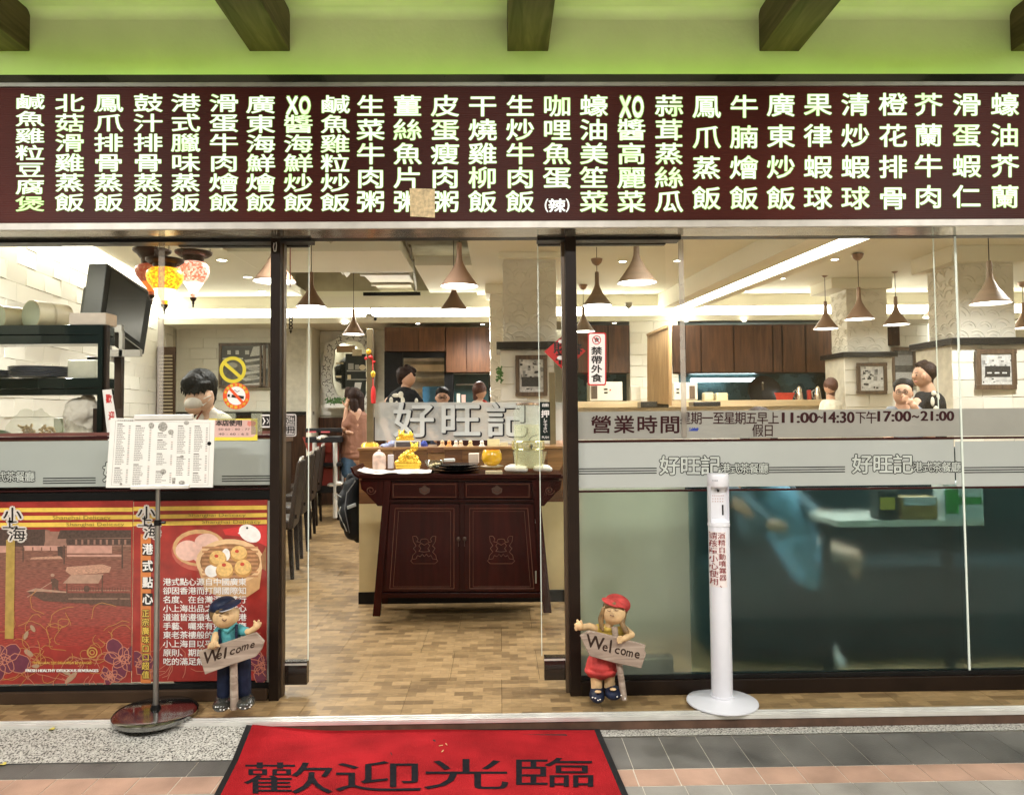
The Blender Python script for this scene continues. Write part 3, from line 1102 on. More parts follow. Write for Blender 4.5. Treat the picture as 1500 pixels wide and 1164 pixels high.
pxbox(fm, 846, 714.5, 1560, 717.5, -.0085, .003)
fm.build('film_line', bline, rw)
frost = film_mat('frosted_film', (.05, .13, .13), .09, rough=.56, var=.25, scale=1.6, tint=(.60, .82, .82), transl=.6)
fm = MB()
for a, b2 in ((1011, 1409), (1409.2, 1560)):
    p, q = W(a, 900, 0), W(b2, 900, 0)
    fm.sheet([(p.x, -.0056, zbr + .002), (q.x, -.0056, zbr + .002), (q.x, -.0056, zat(1180, 717.6, 0)), (p.x, -.0056, zat(1180, 717.6, 0))])
fm.build('frosted_film', frost, rw)
fm = MB()
p, q = W(846, 900, 0), W(1010.8, 900, 0)
fm.sheet([(p.x, -.0056, zbr + .002), (q.x, -.0056, zbr + .002), (q.x, -.0056, zat(1180, 717.6, 0)), (p.x, -.0056, zat(1180, 717.6, 0))])
fm.build('frosted_film', film_mat('frosted_film_pale', (.26, .30, .24), .46, rough=.5, var=.22, scale=2.4, tint=(.74, .80, .72), transl=.55), rw)
l, l2 = MB(), MB()
stripes(l, 848, 962, 686)
stripes(l, 1122, 1238, 684)
stripes(l, 1411, 1560, 684)
logo(l, l2, 968, 669)
logo(l, l2, 1250, 667)
l.build('film_print', ink, rw)
l2.build('film_print', wh, rw)
inkr = mat('dark_red_ink', (.035, .008, .01), .5)
tx = MB()
line_px(tx, '營業時間', 864, 610, 998, 634, -.0066, .018, .2)
line_px(tx, '星期一至星期五早上', 996, 604, 1141, 621, -.0066, .008, .1)
latin_px(tx, '11:00', 1146, 604, 1197, 619, -.0066, .02)
latin_px(tx, '~', 1186 + 12, 609, 1205, 613, -.0066, .03)
latin_px(tx, '14:30', 1207, 603, 1251, 619, -.0066, .02)
line_px(tx, '下午', 1253, 603, 1284, 620, -.0066, .008, .1)
latin_px(tx, '17:00', 1286, 602, 1334, 617, -.0066, .02)
latin_px(tx, '~', 1336, 608, 1346, 612, -.0066, .03)
latin_px(tx, '21:00', 1349, 602, 1397, 616, -.0066, .02)
line_px(tx, '假日', 1102, 622, 1134, 639, -.0066, .008, .1)
tx.build('film_print', inkr, rw)
tx = MB()
put(tx, 'MM', cell(1010, 626, 1022, 630, -.0066), .0, own=True)
pxpoly(tx, [(1008, 631), (1016, 627), (1024, 627), (1022, 631)], -.0067)
tx.build('film_print', mat('blue_ink', (.02, .05, .3), .4), rw)

# --- sliding doors
for (gx0, gx1, bx0, bx1, by0, by1, ed, lab) in ((410, 452, 409, 452, 969, 1003, 452, 'left glass sliding door pushed open behind the left post'),
                                         (790, 830, 797, 836, 962, 996, 790, 'right glass sliding door pushed open behind the right post')):
    Yd = .075
    dr = thing('sliding_door', lab, 'door', (W((gx0 + gx1) / 2, 700, Yd).x, Yd, 0), 'glass sliding doors')
    left = gx0 < 500
    zb_ = max(.008, zat(bx0, by1, Yd - .02))
    ztb = zat(bx0, by0, Yd - .02)
    xx0, xx1 = (W(gx0 - 150, 700, Yd).x, W(ed, 700, Yd).x) if left else (W(ed, 600, Yd).x, W(gx1 + 150, 700, Yd).x)
    MB().box((xx0, Yd - .004, ztb), (xx1, Yd + .004, ZT - .035)).build('pane', clear, dr)
    e0 = xx1 if left else xx0
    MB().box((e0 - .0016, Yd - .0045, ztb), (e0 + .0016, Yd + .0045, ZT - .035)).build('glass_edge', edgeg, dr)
    c0, c1 = (xx0, xx1) if left else (W(bx0, 980, Yd).x, xx1)
    MB().box((c0, Yd - .022, zb_), (c1, Yd + .022, ztb)).build('bottom_rail', mat('door_rail_dark', (.012, .007, .005), .25, coat=.5), dr, bevel=.003)
    MB().box((c0, Yd - .0245, ztb - .016), (c1, Yd - .0225, ztb - .007)).build('trim', alum, dr)
    z2 = ZT - .034
    MB().box((xx0, Yd - .018, z2), (xx1, Yd + .018, ZT - .008)).build('top_rail', blackm, dr, bevel=.002)
# ================================================================== STICKERS AND NOTICES ON THE GLASS
YK = -.0095
def sticker(lab, cat, x0, y0, x1, y1, m, Y=YK, name='sticker', dep=.0012):
    c = W((x0 + x1) / 2, y1, Y)
    t = thing(name, lab, cat, c)
    mb = MB()
    pxbox(mb, x0, y0, x1, y1, Y, dep)
    mb.build('sheet', m, t)
    return t
def rsticker(lab, cat, pts, m, Y=YK, name='sticker'):
    cx, cy = sum(p[0] for p in pts) / len(pts), sum(p[1] for p in pts) / len(pts)
    t = thing(name, lab, cat, W(cx, cy, Y))
    mb = MB()
    q = [W(x, y, Y) for x, y in pts]
    mb.prism([(v.x, v.z) for v in q], Y, Y + .0012)
    mb.build('sheet', m, t)
    return t
pap_wh = mat('sticker_white', (.78, .74, .72), .35, var=.03, emit=.05)
pap_red = mat('sticker_red', (.55, .02, .02), .35, var=.05)
pap_or = mat('sticker_orange', (.75, .09, .02), .35, var=.04)
pap_ye = mat('sticker_yellow', (.72, .60, .06), .4, var=.06)
def rrect(x0, y0, x1, y1, r=3, n=4):
    o = []
    for cx, cy, a in ((x1 - r, y0 + r, -90), (x1 - r, y1 - r, 0), (x0 + r, y1 - r, 90), (x0 + r, y0 + r, 180)):
        for i in range(n + 1):
            t = R(a + 90 * i / n)
            o.append((cx + r * math.cos(t), cy + r * math.sin(t)))
    return o
t = rsticker('white and red upright notice forbidding outside food on the right window', 'notice', rrect(861, 487, 888, 564.5), pap_red, name='notice')
flats(t, YK - .0004, [('print', pap_wh, [rrect(862.8, 489, 886.2, 562.5, 2.4)])])
mb, mr_ = MB(), MB()
for i, ch in enumerate('禁帶外食'):
    put(mb, ch, cell(867, 508.5 + i * 13.2, 881, 519.5 + i * 13.2, YK - .0009, .00003), .035, n=6)
for i, ch in enumerate('食'):
    put(mb, ch, cell(870.5, 494.5, 877.5, 501, YK - .0009, .00003), .03, n=4)
mb.build('print', pr_bk, t)
for p in ring(874, 498, 6.6, 1.2) + stroke([(869.6, 493.6), (878.4, 502.4)], 1.2):
    pxpoly(mr_, p, YK - .0012)
mr_.build('print', pap_red, t)
# red diamond on the door edge
t = rsticker('red paper diamond with black brush writing behind the right door post', 'decoration', [(827, 489), (858, 514), (827, 544), (797, 515)], pap_red, Y=.095, name='paper_diamond')
mb = MB()
for ch, a in (('財', (812, 502, 828, 517)), ('福', (816, 516, 838, 533)), ('春', (836, 504, 852, 519)), ('吉', (820, 494, 832, 504))):
    put(mb, ch, cell(*a, .0945, .00003), .035, n=5)
mb.build('print', pr_bk, t)
flats(t, .0942, [('print', pap_wh, [circ(821, 524, 5, 3), circ(828, 527, 4, 3), circ(821, 500, 3.4, 2.6)])])
# push plate
t = sticker('dark green push plate sticker at hand height on the right glass door', 'sticker', 791, 588.5, 806, 645, mat('push_dark', (.012, .02, .018), .3, var=.05), Y=.066, name='push_plate')
mb = MB()
put(mb, '押', cell(793.5, 601, 804, 611, .0655, .00003), .03, n=5)
for i, ch in enumerate('して下さい'):
    put(mb, ch, cell(796, 612.5 + i * 4.3, 801.5, 616.6 + i * 4.3, .0655, .00003), .02, n=4)
for i, ch in enumerate('自動'):
    put(mb, ch, cell(794 + i * 5, 591, 798.6 + i * 5, 595.5, .0655, .00003), .02, n=4)
latin_px(mb, 'PUSH', 794, 638.5, 804, 642, .0655)
mb.build('print', pap_wh, t)
# welcome plate partly behind the post
t = rsticker('white square sticker with a black rounded border and two characters on the left glass door', 'sticker', rrect(411, 606, 434, 639, 3), pap_wh, Y=.066)
mb = MB()
for p in stroke(rrect(413, 608, 432, 637, 2) + [(432, 610)], 1.2) + stroke([(413, 622), (432, 622)], 1.0):
    pxpoly(mb, p, .0655)
put(mb, '歡', cell(405 + 9, 610, 421, 620.5, .0652, .00003), .02, n=5)
put(mb, '迎', cell(421.5, 610, 431, 620.5, .0652, .00003), .02, n=5)
put(mb, '刷', cell(415, 624, 422, 634.5, .0652, .00003), .02, n=5)
put(mb, '冊', cell(421.5, 624, 431, 634.5, .0652, .00003), .03, n=5)
mb.build('print', pr_bk, t)
# arrow sticker
t = sticker('small black and white arrow sticker beside the left door post', 'sticker', 382, 607, 395, 626, pap_wh)
flats(t, YK - .0004, [('print', pr_bk, [rect(383, 609, 394.6, 624)]), ('print', pap_wh, [[(384, 611), (386, 611), (392, 613), (394, 616.5), (392, 620), (386, 622), (384, 622), (387, 616.5)]]), ('print', pr_bk, [[(386, 611.5), (390, 612), (393, 616.5), (390, 621), (386, 621.5), (389, 616.5)]])])
# yellow ring sticker
yr = thing('sticker', 'round yellow prohibition sticker above the orange no smoking sticker', 'sticker', W(341, 560, YK))
mb = MB()
for p in ring(341, 541.5, 19.5, 5, 30):
    pxpoly(mb, p, YK)
for p in stroke([(328, 531), (353, 553)], 5):
    pxpoly(mb, p, YK - .0003)
mb.build('sheet', mat('sticker_yellow2', (.62, .52, .03), .4, var=.08), yr)
# no smoking
t = rsticker('round orange and white no smoking sticker on the left window', 'sticker', circ(346, 580, 19.5, n=32), pap_or)
flats(t, YK - .0004, [('print', pap_wh, [circ(346, 579.5, 13.6, n=26)]), ('print', pr_bk, [[(333.5, 577), (357.5, 580), (357, 584.5), (333, 581)]]),
                      ('print', pap_wh, [[(337, 577.6), (339.5, 577.9), (339, 581.6), (336.5, 581.2)]]),
                      ('print', pr_bk, stroke([(341, 573), (344, 571), (347, 574), (351, 572)], .8)),
                      ('print', pap_or, [[(335, 570), (338, 567.5), (357, 588), (354, 591)]])])
mb = MB()
for i, ch in enumerate('本餐廳全面禁菸'):
    a = R(-160 + i * 23)
    cx_, cy_ = 346 + 16.5 * math.cos(a), 580 + 16.5 * math.sin(a)
    put(mb, ch, cell(cx_ - 2.1, cy_ - 2.1, cx_ + 2.1, cy_ + 2.1, YK - .0016, .00002), .02, n=4)
for i, ch in enumerate('違者罰款三仟元'):
    a = R(160 - i * 23)
    cx_, cy_ = 346 + 16.5 * math.cos(a), 580 + 16.5 * math.sin(a)
    put(mb, ch, cell(cx_ - 2.1, cy_ - 2.1, cx_ + 2.1, cy_ + 2.1, YK - .0016, .00002), .02, n=4)
mb.build('print', pap_ye, t)
# yellow card
t = rsticker('yellow and pink payment notice card taped to the left window', 'notice', [(306, 613), (377, 613), (377, 645), (306, 645)], pap_ye, name='notice')
flats(t, YK - .0004, [('print', mat('sticker_pink', (.62, .40, .36), .4, var=.05), [rrect(308, 622, 375, 640, 7), rrect(308, 615, 370, 626, 4)]),
                      ('print', mat('sticker_rose', (.6, .2, .16), .5), [circ(370, 620, 5, 4), [(363, 616), (368, 618), (366, 625), (362, 622)]])])
mb = MB()
line_px(mb, '本店使用', 316, 615.5, 355, 623.5, YK - .0012, .03, .12)
latin_px(mb, '50 60 - 80 - 77', 320, 627, 366, 630, YK - .0012)
latin_px(mb, '40 - 60 - 6 5', 320, 634, 364, 637, YK - .0012)
mb.build('print', pr_bk, t)
tf = film_mat('clear_tape', (.6, .62, .5), .25, see='t', tint=(.95, .95, .9))
for x0, x1 in ((322, 345), (372, 384)):
    o = sticker('strip of clear tape over the edge of the yellow notice, ' + ('its longer middle piece' if x0 == 322 else 'its right hand piece'), 'tape', x0 - 4, 605, x1, 616 + (20 if x0 > 350 else 0), tf, Y=YK - .002, name='tape')
# long red and white slanted strip hanging behind the glass
t = rsticker('slanted white strip with red characters behind the menu board', 'strip', [(150, 571), (163, 570), (177, 650), (162, 680)], pap_wh, Y=.10, name='paper_strip')
mb = MB()
for i, ch in enumerate('歡迎光臨'):
    x, y = 158.5 + i * 4, 578 + i * 25
    put(mb, ch, cell(x - 3, y, x + 4.5, y + 12, .0995, .00003), .04, n=5)
mb.build('print', pap_red, t)

# ================================================================== DOOR MAT
ML, MR_, MBk = G(366, 1063, -.04), G(877, 1067, -.04), -.0
yb_ = (ML.y + MR_.y) / 2
zm = -.038
def mat_z(x, y): return ground(x, y) + .010
c0, c1 = G(366, 1063, zm), G(878, 1066, zm)
d0, d1 = G(313, 1164, zm), G(921, 1164, zm)
ext = 1.55
e0, e1 = c0 + (d0 - c0) * ext, c1 + (d1 - c1) * ext
dm = thing('door_mat', 'red welcome door mat with a black rubber edge and four black characters', 'door mat', ((c0.x + c1.x) / 2, (c0.y + e0.y) / 2, ZG))
def mat_grid(i0, i1, j0, j1, up, nx=60, ny=14, thick=None):
    mb = MB()
    vs, fs = [], []
    for j in range(ny + 1):
        v = j0 + (j1 - j0) * j / ny
        for i in range(nx + 1):
            u = i0 + (i1 - i0) * i / nx
            p = (c0 * (1 - v) + e0 * v) * (1 - u) + (c1 * (1 - v) + e1 * v) * u
            wob = .0025 * math.sin(u * 9 + v * 3) * (1 - abs(v - .3))
            yy = p.y + .012 * math.sin(u * 5 + .6) * (1 - v)
            vs.append((p.x, yy, mat_z(p.x, yy) + up + max(0, wob)))
    k = nx + 1
    for j in range(ny):
        for i in range(nx):
            a = j * k + i
            fs.append((a, a + 1, a + k + 1, a + k))
    mb.add(vs, fs)
    return mb
rub = mat('black_rubber', (.012, .012, .013), .6, var=.2)
o = mat_grid(0, 1, 0, 1, 0).build('rubber_edge', rub, dm)
sm = o.modifiers.new('s', 'SOLIDIFY')
sm.thickness = .008
pile = mat('red_pile', (.33, .012, .016), .95, var=.28, scale=5.0, bump=1.0, bscale=260, spec=.1)
nt = pile.node_tree
bpn = [n for n in nt.nodes if n.type == 'BUMP'][0]
bpn.inputs['Distance'].default_value = .006
mat_grid(.017, .983, .025, .975, .003).build('pile', pile, dm)
mb = MB()
mz = mat_z(0, yb_ - .2) + .0062
for i, (ch, a) in enumerate(zip('歡迎光臨', ((364, 1118, 481, 1161), (497, 1116, 612, 1158), (627, 1113, 739, 1155), (757, 1111, 865, 1152)))):
    x0, y0, x1, y1 = a
    def fn(u, v, k, x0=x0, y0=y0, x1=x1, y1=y1):
        p = G(x0 + (x1 - x0) * u, y1 + (y0 - y1) * v, mz)
        return (p.x, p.y, mz + .00005 * k + max(0, mat_z(p.x, p.y) + .0045 - mz))
    put(mb, ch, fn, 0)
mb.build('lettering', mat('black_pile', (.010, .009, .012), .95, var=.3, scale=60, spec=.1), dm)
# scraps on the ground
leafm = mat('yellow_leaf', (.6, .5, .1), .6)
for px, py, s_, lb in ((75, 1073, .014, 'small yellow fallen leaf on the speckled strip left of the menu stand'), (3, 1109, .016, 'small yellow fallen leaf at the very left edge of the photo')):
    p = G(px, py, -.02)
    z = ground(p.x, p.y) + .002
    mb = MB()
    pts = [(p.x + s_ * (1 + .3 * math.sin(3 * k)) * math.cos(k * .785), p.y + s_ * .9 * math.sin(k * .785), z + .004 * math.sin(k * 1.3) + .003) for k in range(8)]
    mb.add(pts + [(p.x, p.y, z)], [(i, (i + 1) % 8, 8) for i in range(8)])
    o = mb.build('fallen_leaf', leafm)
    tag(o, lb, 'leaf')
mb = MB()
for px, py, a in ((643, 1093, .3), (647, 1102, 1.2), (655, 1092, 2.0)):
    p = G(px, py, mz)
    mb.tube((p.x, p.y, mz + .004), (p.x + .016 * math.cos(a), p.y + .016 * math.sin(a), mz + .004), .0018, n=5)
tag(mb.build('lint', mat('lint', (.6, .45, .2), .8)), kind='stuff')

# ================================================================== MENU STAND
YM = -.21
chrome = mat('chrome', (.33, .33, .32), .14, metal=1, var=.05)
steel = mat('stand_steel', (.30, .29, .27), .3, metal=.8)
bc = W(228, 1046, YM)
ms = thing('menu_stand', 'floor stand with a round chrome base holding the white menu board', 'menu stand', (bc.x, YM, .009))
r_ = .172
MB().lathe([(0, 0), (r_, 0), (r_ + .004, .006), (r_ + .004, .018), (r_ - .004, .027), (r_ - .02, .030), (0, .033)], (bc.x, YM, .009), 56).build('base', chrome, ms, smooth=True)
MB().lathe([(.0, .03), (.022, .03), (.022, .036), (.017, .05), (.0, .05)], (bc.x, YM, .009), 20).build('base_collar', blackm, ms, smooth=True)
pz = W(236, 700, YM).z
MB().tube((bc.x, YM, .05), (bc.x, YM, W(232, 765, YM).z), .0115, n=20).build('pole', steel, ms, smooth=True)
MB().tube((bc.x, YM, W(232, 765, YM).z), (bc.x, YM, pz), .0095, n=20).build('upper_pole', steel, ms, smooth=True)
zc = W(232, 765, YM).z
MB().tube((bc.x, YM, zc - .012), (bc.x, YM, zc + .012), .016, n=18).tube((bc.x + .01, YM, zc), (bc.x + .034, YM, zc), .006, n=8).build('clamp', blackm, ms, smooth=True)
YB2 = YM - .02
cor = [W(162, 612, YB2), W(314.5, 615, YB2), W(311.5, 713.5, YB2), W(155, 714, YB2)]
MB().prism([(v.x, v.z) for v in cor], YB2, YB2 + .004).build('board', mat('menu_paper', (.74, .73, .69), .35, var=.03), ms)
def cpx(u, v, Y):               # board coordinates
    a = cor[0] * (1 - u) + cor[1] * u
    b2 = cor[3] * (1 - u) + cor[2] * u
    p = a * (1 - v) + b2 * v
    return Vector((p.x, Y, p.z))
inkg = mat('menu_ink', (.16, .15, .14), .5, var=.3, scale=200)
inkr2 = mat('menu_ink_red', (.40, .22, .2), .5)
mb, mrd = MB(), MB()
rr = random.Random(5)
def bar(mb, u0, u1, v, h=.010):
    mb.sheet([cpx(u0, v, YB2 - .0006), cpx(u1, v, YB2 - .0006), cpx(u1, v + h, YB2 - .0006), cpx(u0, v + h, YB2 - .0006)])
for (u0, u1, segs) in ((.07, .21, ((.08, .66), (.71, .93))), (.245, .41, ((.10, .60), (.66, .96))), (.46, .62, ((.20, .27), (.30, .45), (.50, .68), (.76, .93))), (.65, .79, ((.09, .50), (.55, .82))), (.81, .95, ((.09, .47), (.50, .74), (.78, .93)))):
    for v0, v1 in segs:
        bar(mb, u0, u0 + .05, v0, .014)
        v = v0 + .028
        while v < v1:
            ln_ = rr.uniform(.35, .62) * (u1 - u0)
            x = u0
            while x < u0 + ln_:
                g = rr.uniform(.008, .022)
                bar(mb, x, min(x + g, u0 + ln_), v, .0095)
                x += g + .0035
            bar(mrd if rr.random() < .3 else mb, u1 - .03, u1 - .012, v, .009)
            v += .0262
for i, ch in enumerate('好旺記港式茶餐廳'):
    put(mb, ch, (lambda u, v, k, i=i: cpx(.07 + .019 * i + u * .015, .045 - v * .024, YB2 - .0006)), 0)
bar(mb, .05, .955, .04, .002); bar(mb, .05, .955, .965, .002)
for u in (.05, .955):
    mb.sheet([cpx(u, .04, YB2 - .0006), cpx(u + .002, .04, YB2 - .0006), cpx(u + .002, .967, YB2 - .0006), cpx(u, .967, YB2 - .0006)])
mb.build('print', inkg, ms)
mrd.build('print', inkr2, ms)
greys = mat('menu_picture', (.30, .29, .26), .5, var=.6, scale=160)
mb = MB()
for u, v, ru, rv in ((.395, .10, .027, .045), (.505, .115, .045, .07), (.585, .19, .027, .038), (.53, .77, .028, .04), (.73, .05, .026, .03), (.70, .55, .018, .022), (.71, .93, .03, .03), (.14, .95, .012, .02)):
    mb.sheet([cpx(u + ru * math.cos(t_ * .3927), v + rv * math.sin(t_ * .3927), YB2 - .0008) for t_ in range(16)])
mb.sheet([cpx(.615, .86, YB2 - .0008), cpx(.65, .86, YB2 - .0008), cpx(.645, .945, YB2 - .0008), cpx(.62, .945, YB2 - .0008)])
mb.build('print', greys, ms)
mb = MB()
p = cpx(.955, .35, YB2 - .001)
mb.ell(p, (.009, .002, .009))
mb.build('badge', blackm, ms, smooth=True)
for (u0, u1, vv) in ((.225, .79, -.035), (.235, .78, .985)):
    a, b2 = cpx(u0, vv - .018, YB2), cpx(u1, vv + .03, YB2)
    MB().box((a.x, YB2 - .007, b2.z), (b2.x, YB2 + .012, a.z)).build('clip_rail', alu, ms, bevel=.002)

# ================================================================== SANITISER STAND
YD = -.155
dc = W(1058, 1024, YD)
wp = mat('white_plastic', (.68, .69, .74), .28, var=.02, spec=.5, coat=.2)
ds = thing('sanitiser_stand', 'tall white pillar shaped hand sanitiser dispenser on a round white foot', 'dispenser', (dc.x, YD, .009))
MB().lathe([(0, 0), (.155, 0), (.159, .003), (.158, .008), (.14, .013), (.07, .024), (.053, .027), (.053, .036), (0, .036)], (dc.x, YD, .009), 56).build('foot', wp, ds, smooth=True)
zh = W(1055, 767, YD).z
ztp = W(1052, 693, YD).z
MB().lathe([(.0475, .03), (.0475, zh - .009), (.046, zh - .006)], (dc.x, YD, 0), 40).build('column', wp, ds, smooth=True)
# head: closed cylinder above and below, open niche in front between
zn0, zn1 = W(1055, 764, YD).z, W(1055, 712, YD).z
RH = .0485
a0, a1 = R(270 + 62), R(270 - 62 + 360)
MB().lathe([(.0, zh - .008), (.05, zh - .008), (.051, zh), (.049, zh + .004), (RH, zn0), (.0, zn0)], (dc.x, YD, 0), 44).lathe(
    [(0, zn1 + .004), (RH - .002, zn1), (RH, zn1 + .003), (RH, ztp - .006), (RH - .004, ztp), (0, ztp + .001)], (dc.x, YD, 0), 44).lathe(
    [(RH, zn0), (RH, zn1 + .003)], (dc.x, YD, 0), 40, R(-90 + 58), R(270 - 58)).build('head', wp, ds, smooth=True)
nx_ = RH * math.sin(R(58))
ny_ = YD - RH * math.cos(R(58))
mb = MB()
mb.add([(dc.x - nx_, ny_, zn0), (dc.x + nx_, ny_, zn0), (dc.x + nx_ * .85, ny_ + .018, zn0 + .015), (dc.x + nx_ * .85, ny_ + .018, zn1), (dc.x + nx_, ny_, zn1), (dc.x - nx_, ny_, zn1), (dc.x - nx_ * .85, ny_ + .018, zn1), (dc.x - nx_ * .85, ny_ + .018, zn0 + .015)],
       [(0, 1, 2, 7), (2, 3, 6, 7), (1, 4, 3, 2), (0, 7, 6, 5)])
mb.build('niche', wp, ds)
def hpt(px, py, dy): 
    return W(px, py, YD + dy)
yn = ny_ - YD + .0165
fb = blackm
a, b2 = hpt(1057.5, 739, yn), hpt(1060, 754, yn)
MB().box((a.x, a.y - .001, b2.z), (b2.x, a.y + .002, a.z)).build('level_window', fb, ds)
p = hpt(1051.5, 716, yn - .005)
MB().tube((p.x, p.y - .004, p.z), (p.x, p.y - .004, p.z - .013), .006, .0045, n=14).build('nozzle', fb, ds, smooth=True)
mb = MB()
for k in range(3):
    q = hpt(1044.5 + k * 3, 703.5, -RH)
    mb.ell((q.x, YD - RH + .001, q.z), (.0022, .002, .0022), n=8, m=6)
mb.build('indicator', fb, ds, smooth=True)
mb = MB()
for yy, n_ in ((725, 6), (729.5, 5), (733.5, 5)):
    for k in range(n_):
        x = 1043.5 + k * (18 / n_)
        q = hpt(x, yy, yn - .0015)
        mb.sheet([(q.x, q.y, q.z), (q.x + .0045, q.y, q.z), (q.x + .0045, q.y, q.z - .004), (q.x, q.y, q.z - .004)])
mb.build('print', inkr2, ds)
# curved paper label
def wrap(px, py, rad):
    q = W(px, py, YD - rad)
    s_ = max(-.99, min(.99, (q.x - dc.x) / rad))
    return Vector((dc.x + rad * s_, YD - rad * math.sqrt(1 - s_ * s_), q.z))
mb = MB()
vs, fs = [], []
NXp = 12
for j, (yy, xa_, xb2) in enumerate(((779, 1038.5, 1063.5), (860, 1041.5, 1066))):
    for i in range(NXp + 1):
        vs.append(wrap(xa_ + (xb2 - xa_) * i / NXp, yy, .0482))
for i in range(NXp):
    fs.append((i, i + 1, NXp + 2 + i, NXp + 1 + i))
mb.add(vs, fs)
mb.build('paper_label', mat('label_paper', (.74, .68, .67), .6), ds)
mb = MB()
for col_, (txt, x0, st_, hh) in enumerate((('酒精自動噴霧器、', 1052.5, 10.2, 9.4), ('請孩童小心使用', 1041.2, 11.2, 10.2))):
    for i, ch in enumerate(txt):
        y0 = 780.5 + i * st_
        put(mb, ch, (lambda u, v, k, x0=x0 + i * .35, y0=y0, hh=hh: wrap(x0 + u * 9.2, y0 + (1 - v) * hh * .92, .0487 + k * .00004)), .012, n=4)
mb.build('print', mat('label_ink', (.22, .012, .015), .5), ds)

# ================================================================== STONE CHILDREN WITH WELCOME SIGNS
skin_s = mat('statue_skin', (.60, .41, .21), .65, var=.3, scale=14, bump=.2, bscale=60)
wood_s = wood('statue_board', (.22, .165, .125), (.42, .34, .27), .75, 'X', 9)
chip = mat('chipped_plaster', (.8, .78, .72), .8)
def statue(Y0, base_px, lab, nm, groups, board, text, post_px, extra_roots, tilt):
    sc_ = S(Y0)
    b0 = W(base_px[0], base_px[1], Y0)
    t = thing(nm, lab, 'garden statue', (b0.x, Y0, 0.009))
    def P(x, y, dy=0): return W(x, y, Y0 + dy)
    for name, m_, shapes, vox in groups:
        sh = []
        for s_ in shapes:
            if s_[0] == 'c':
                sh.append(('c', P(*s_[1]), P(*s_[2]), s_[3] / sc_, s_[4] / sc_))
            else:
                sh.append(('e', P(*s_[1]), tuple(a / sc_ for a in s_[2]), s_[3] if len(s_) > 3 else None))
        soft(sh, vox, name, m_, t, smooth=2)
    q = [P(x, y, -.07) for x, y in board]
    mb = MB().prism([(v.x, v.z) for v in q], Y0 - .085, Y0 - .065)
    o = mb.build('sign_plank', wood_s, t, bevel=.003)
    (x0, y0), (x1, y1), r_ = post_px
    MB().tube(P(x0, y0, -.052), P(x1, y1, -.052), r_ / sc_, r_ / sc_ * 1.1, n=10).build('sign_post', wood_s, t, smooth=True)
    mb = MB()
    n = len(text)
    for i, (ch, (x0, yb, x1, yt)) in enumerate(text):
        def fn(u, v, k, x0=x0, yb=yb, x1=x1, yt=yt):
            xx = x0 + (x1 - x0) * u + v * 1.6
            yy = yb + (yt - yb) * v + tilt * (x1 - x0) * u
            p = P(xx, yy, -.0856)
            return (p.x, Y0 - .0856 - k * .00005, p.z)
        put(mb, ch, fn, {'W': .018, 'm': .03, 'l': .2}.get(ch, .04), own=True, n=5)
    mb.build('carved_word', mat('carved_dark', (.035, .02, .014), .8), t)
    return t, P, sc_
YG_ = -.165
red_s = mat('statue_red', (.44, .04, .035), .7, var=.4, scale=20)
navy_s = mat('statue_navy', (.010, .015, .035), .5, var=.5, scale=20)
hair_s = mat('statue_hair', (.20, .12, .045), .6, var=.35, scale=40, bump=.6, bscale=80)
def hand_px(x, y, dy, dirx, r=3.0, n=4):
    out = [('e', (x, y, dy), (r * 1.5, r * 1.2, r * 1.35))]
    for i in range(n):
        out.append(('c', (x, y - 4 + i * 2.9, dy - .008), (x + dirx * (6 - abs(i - 1.5)), y - 4 + i * 2.9 + .6, dy - .02), 1.5, 1.25))
    return out
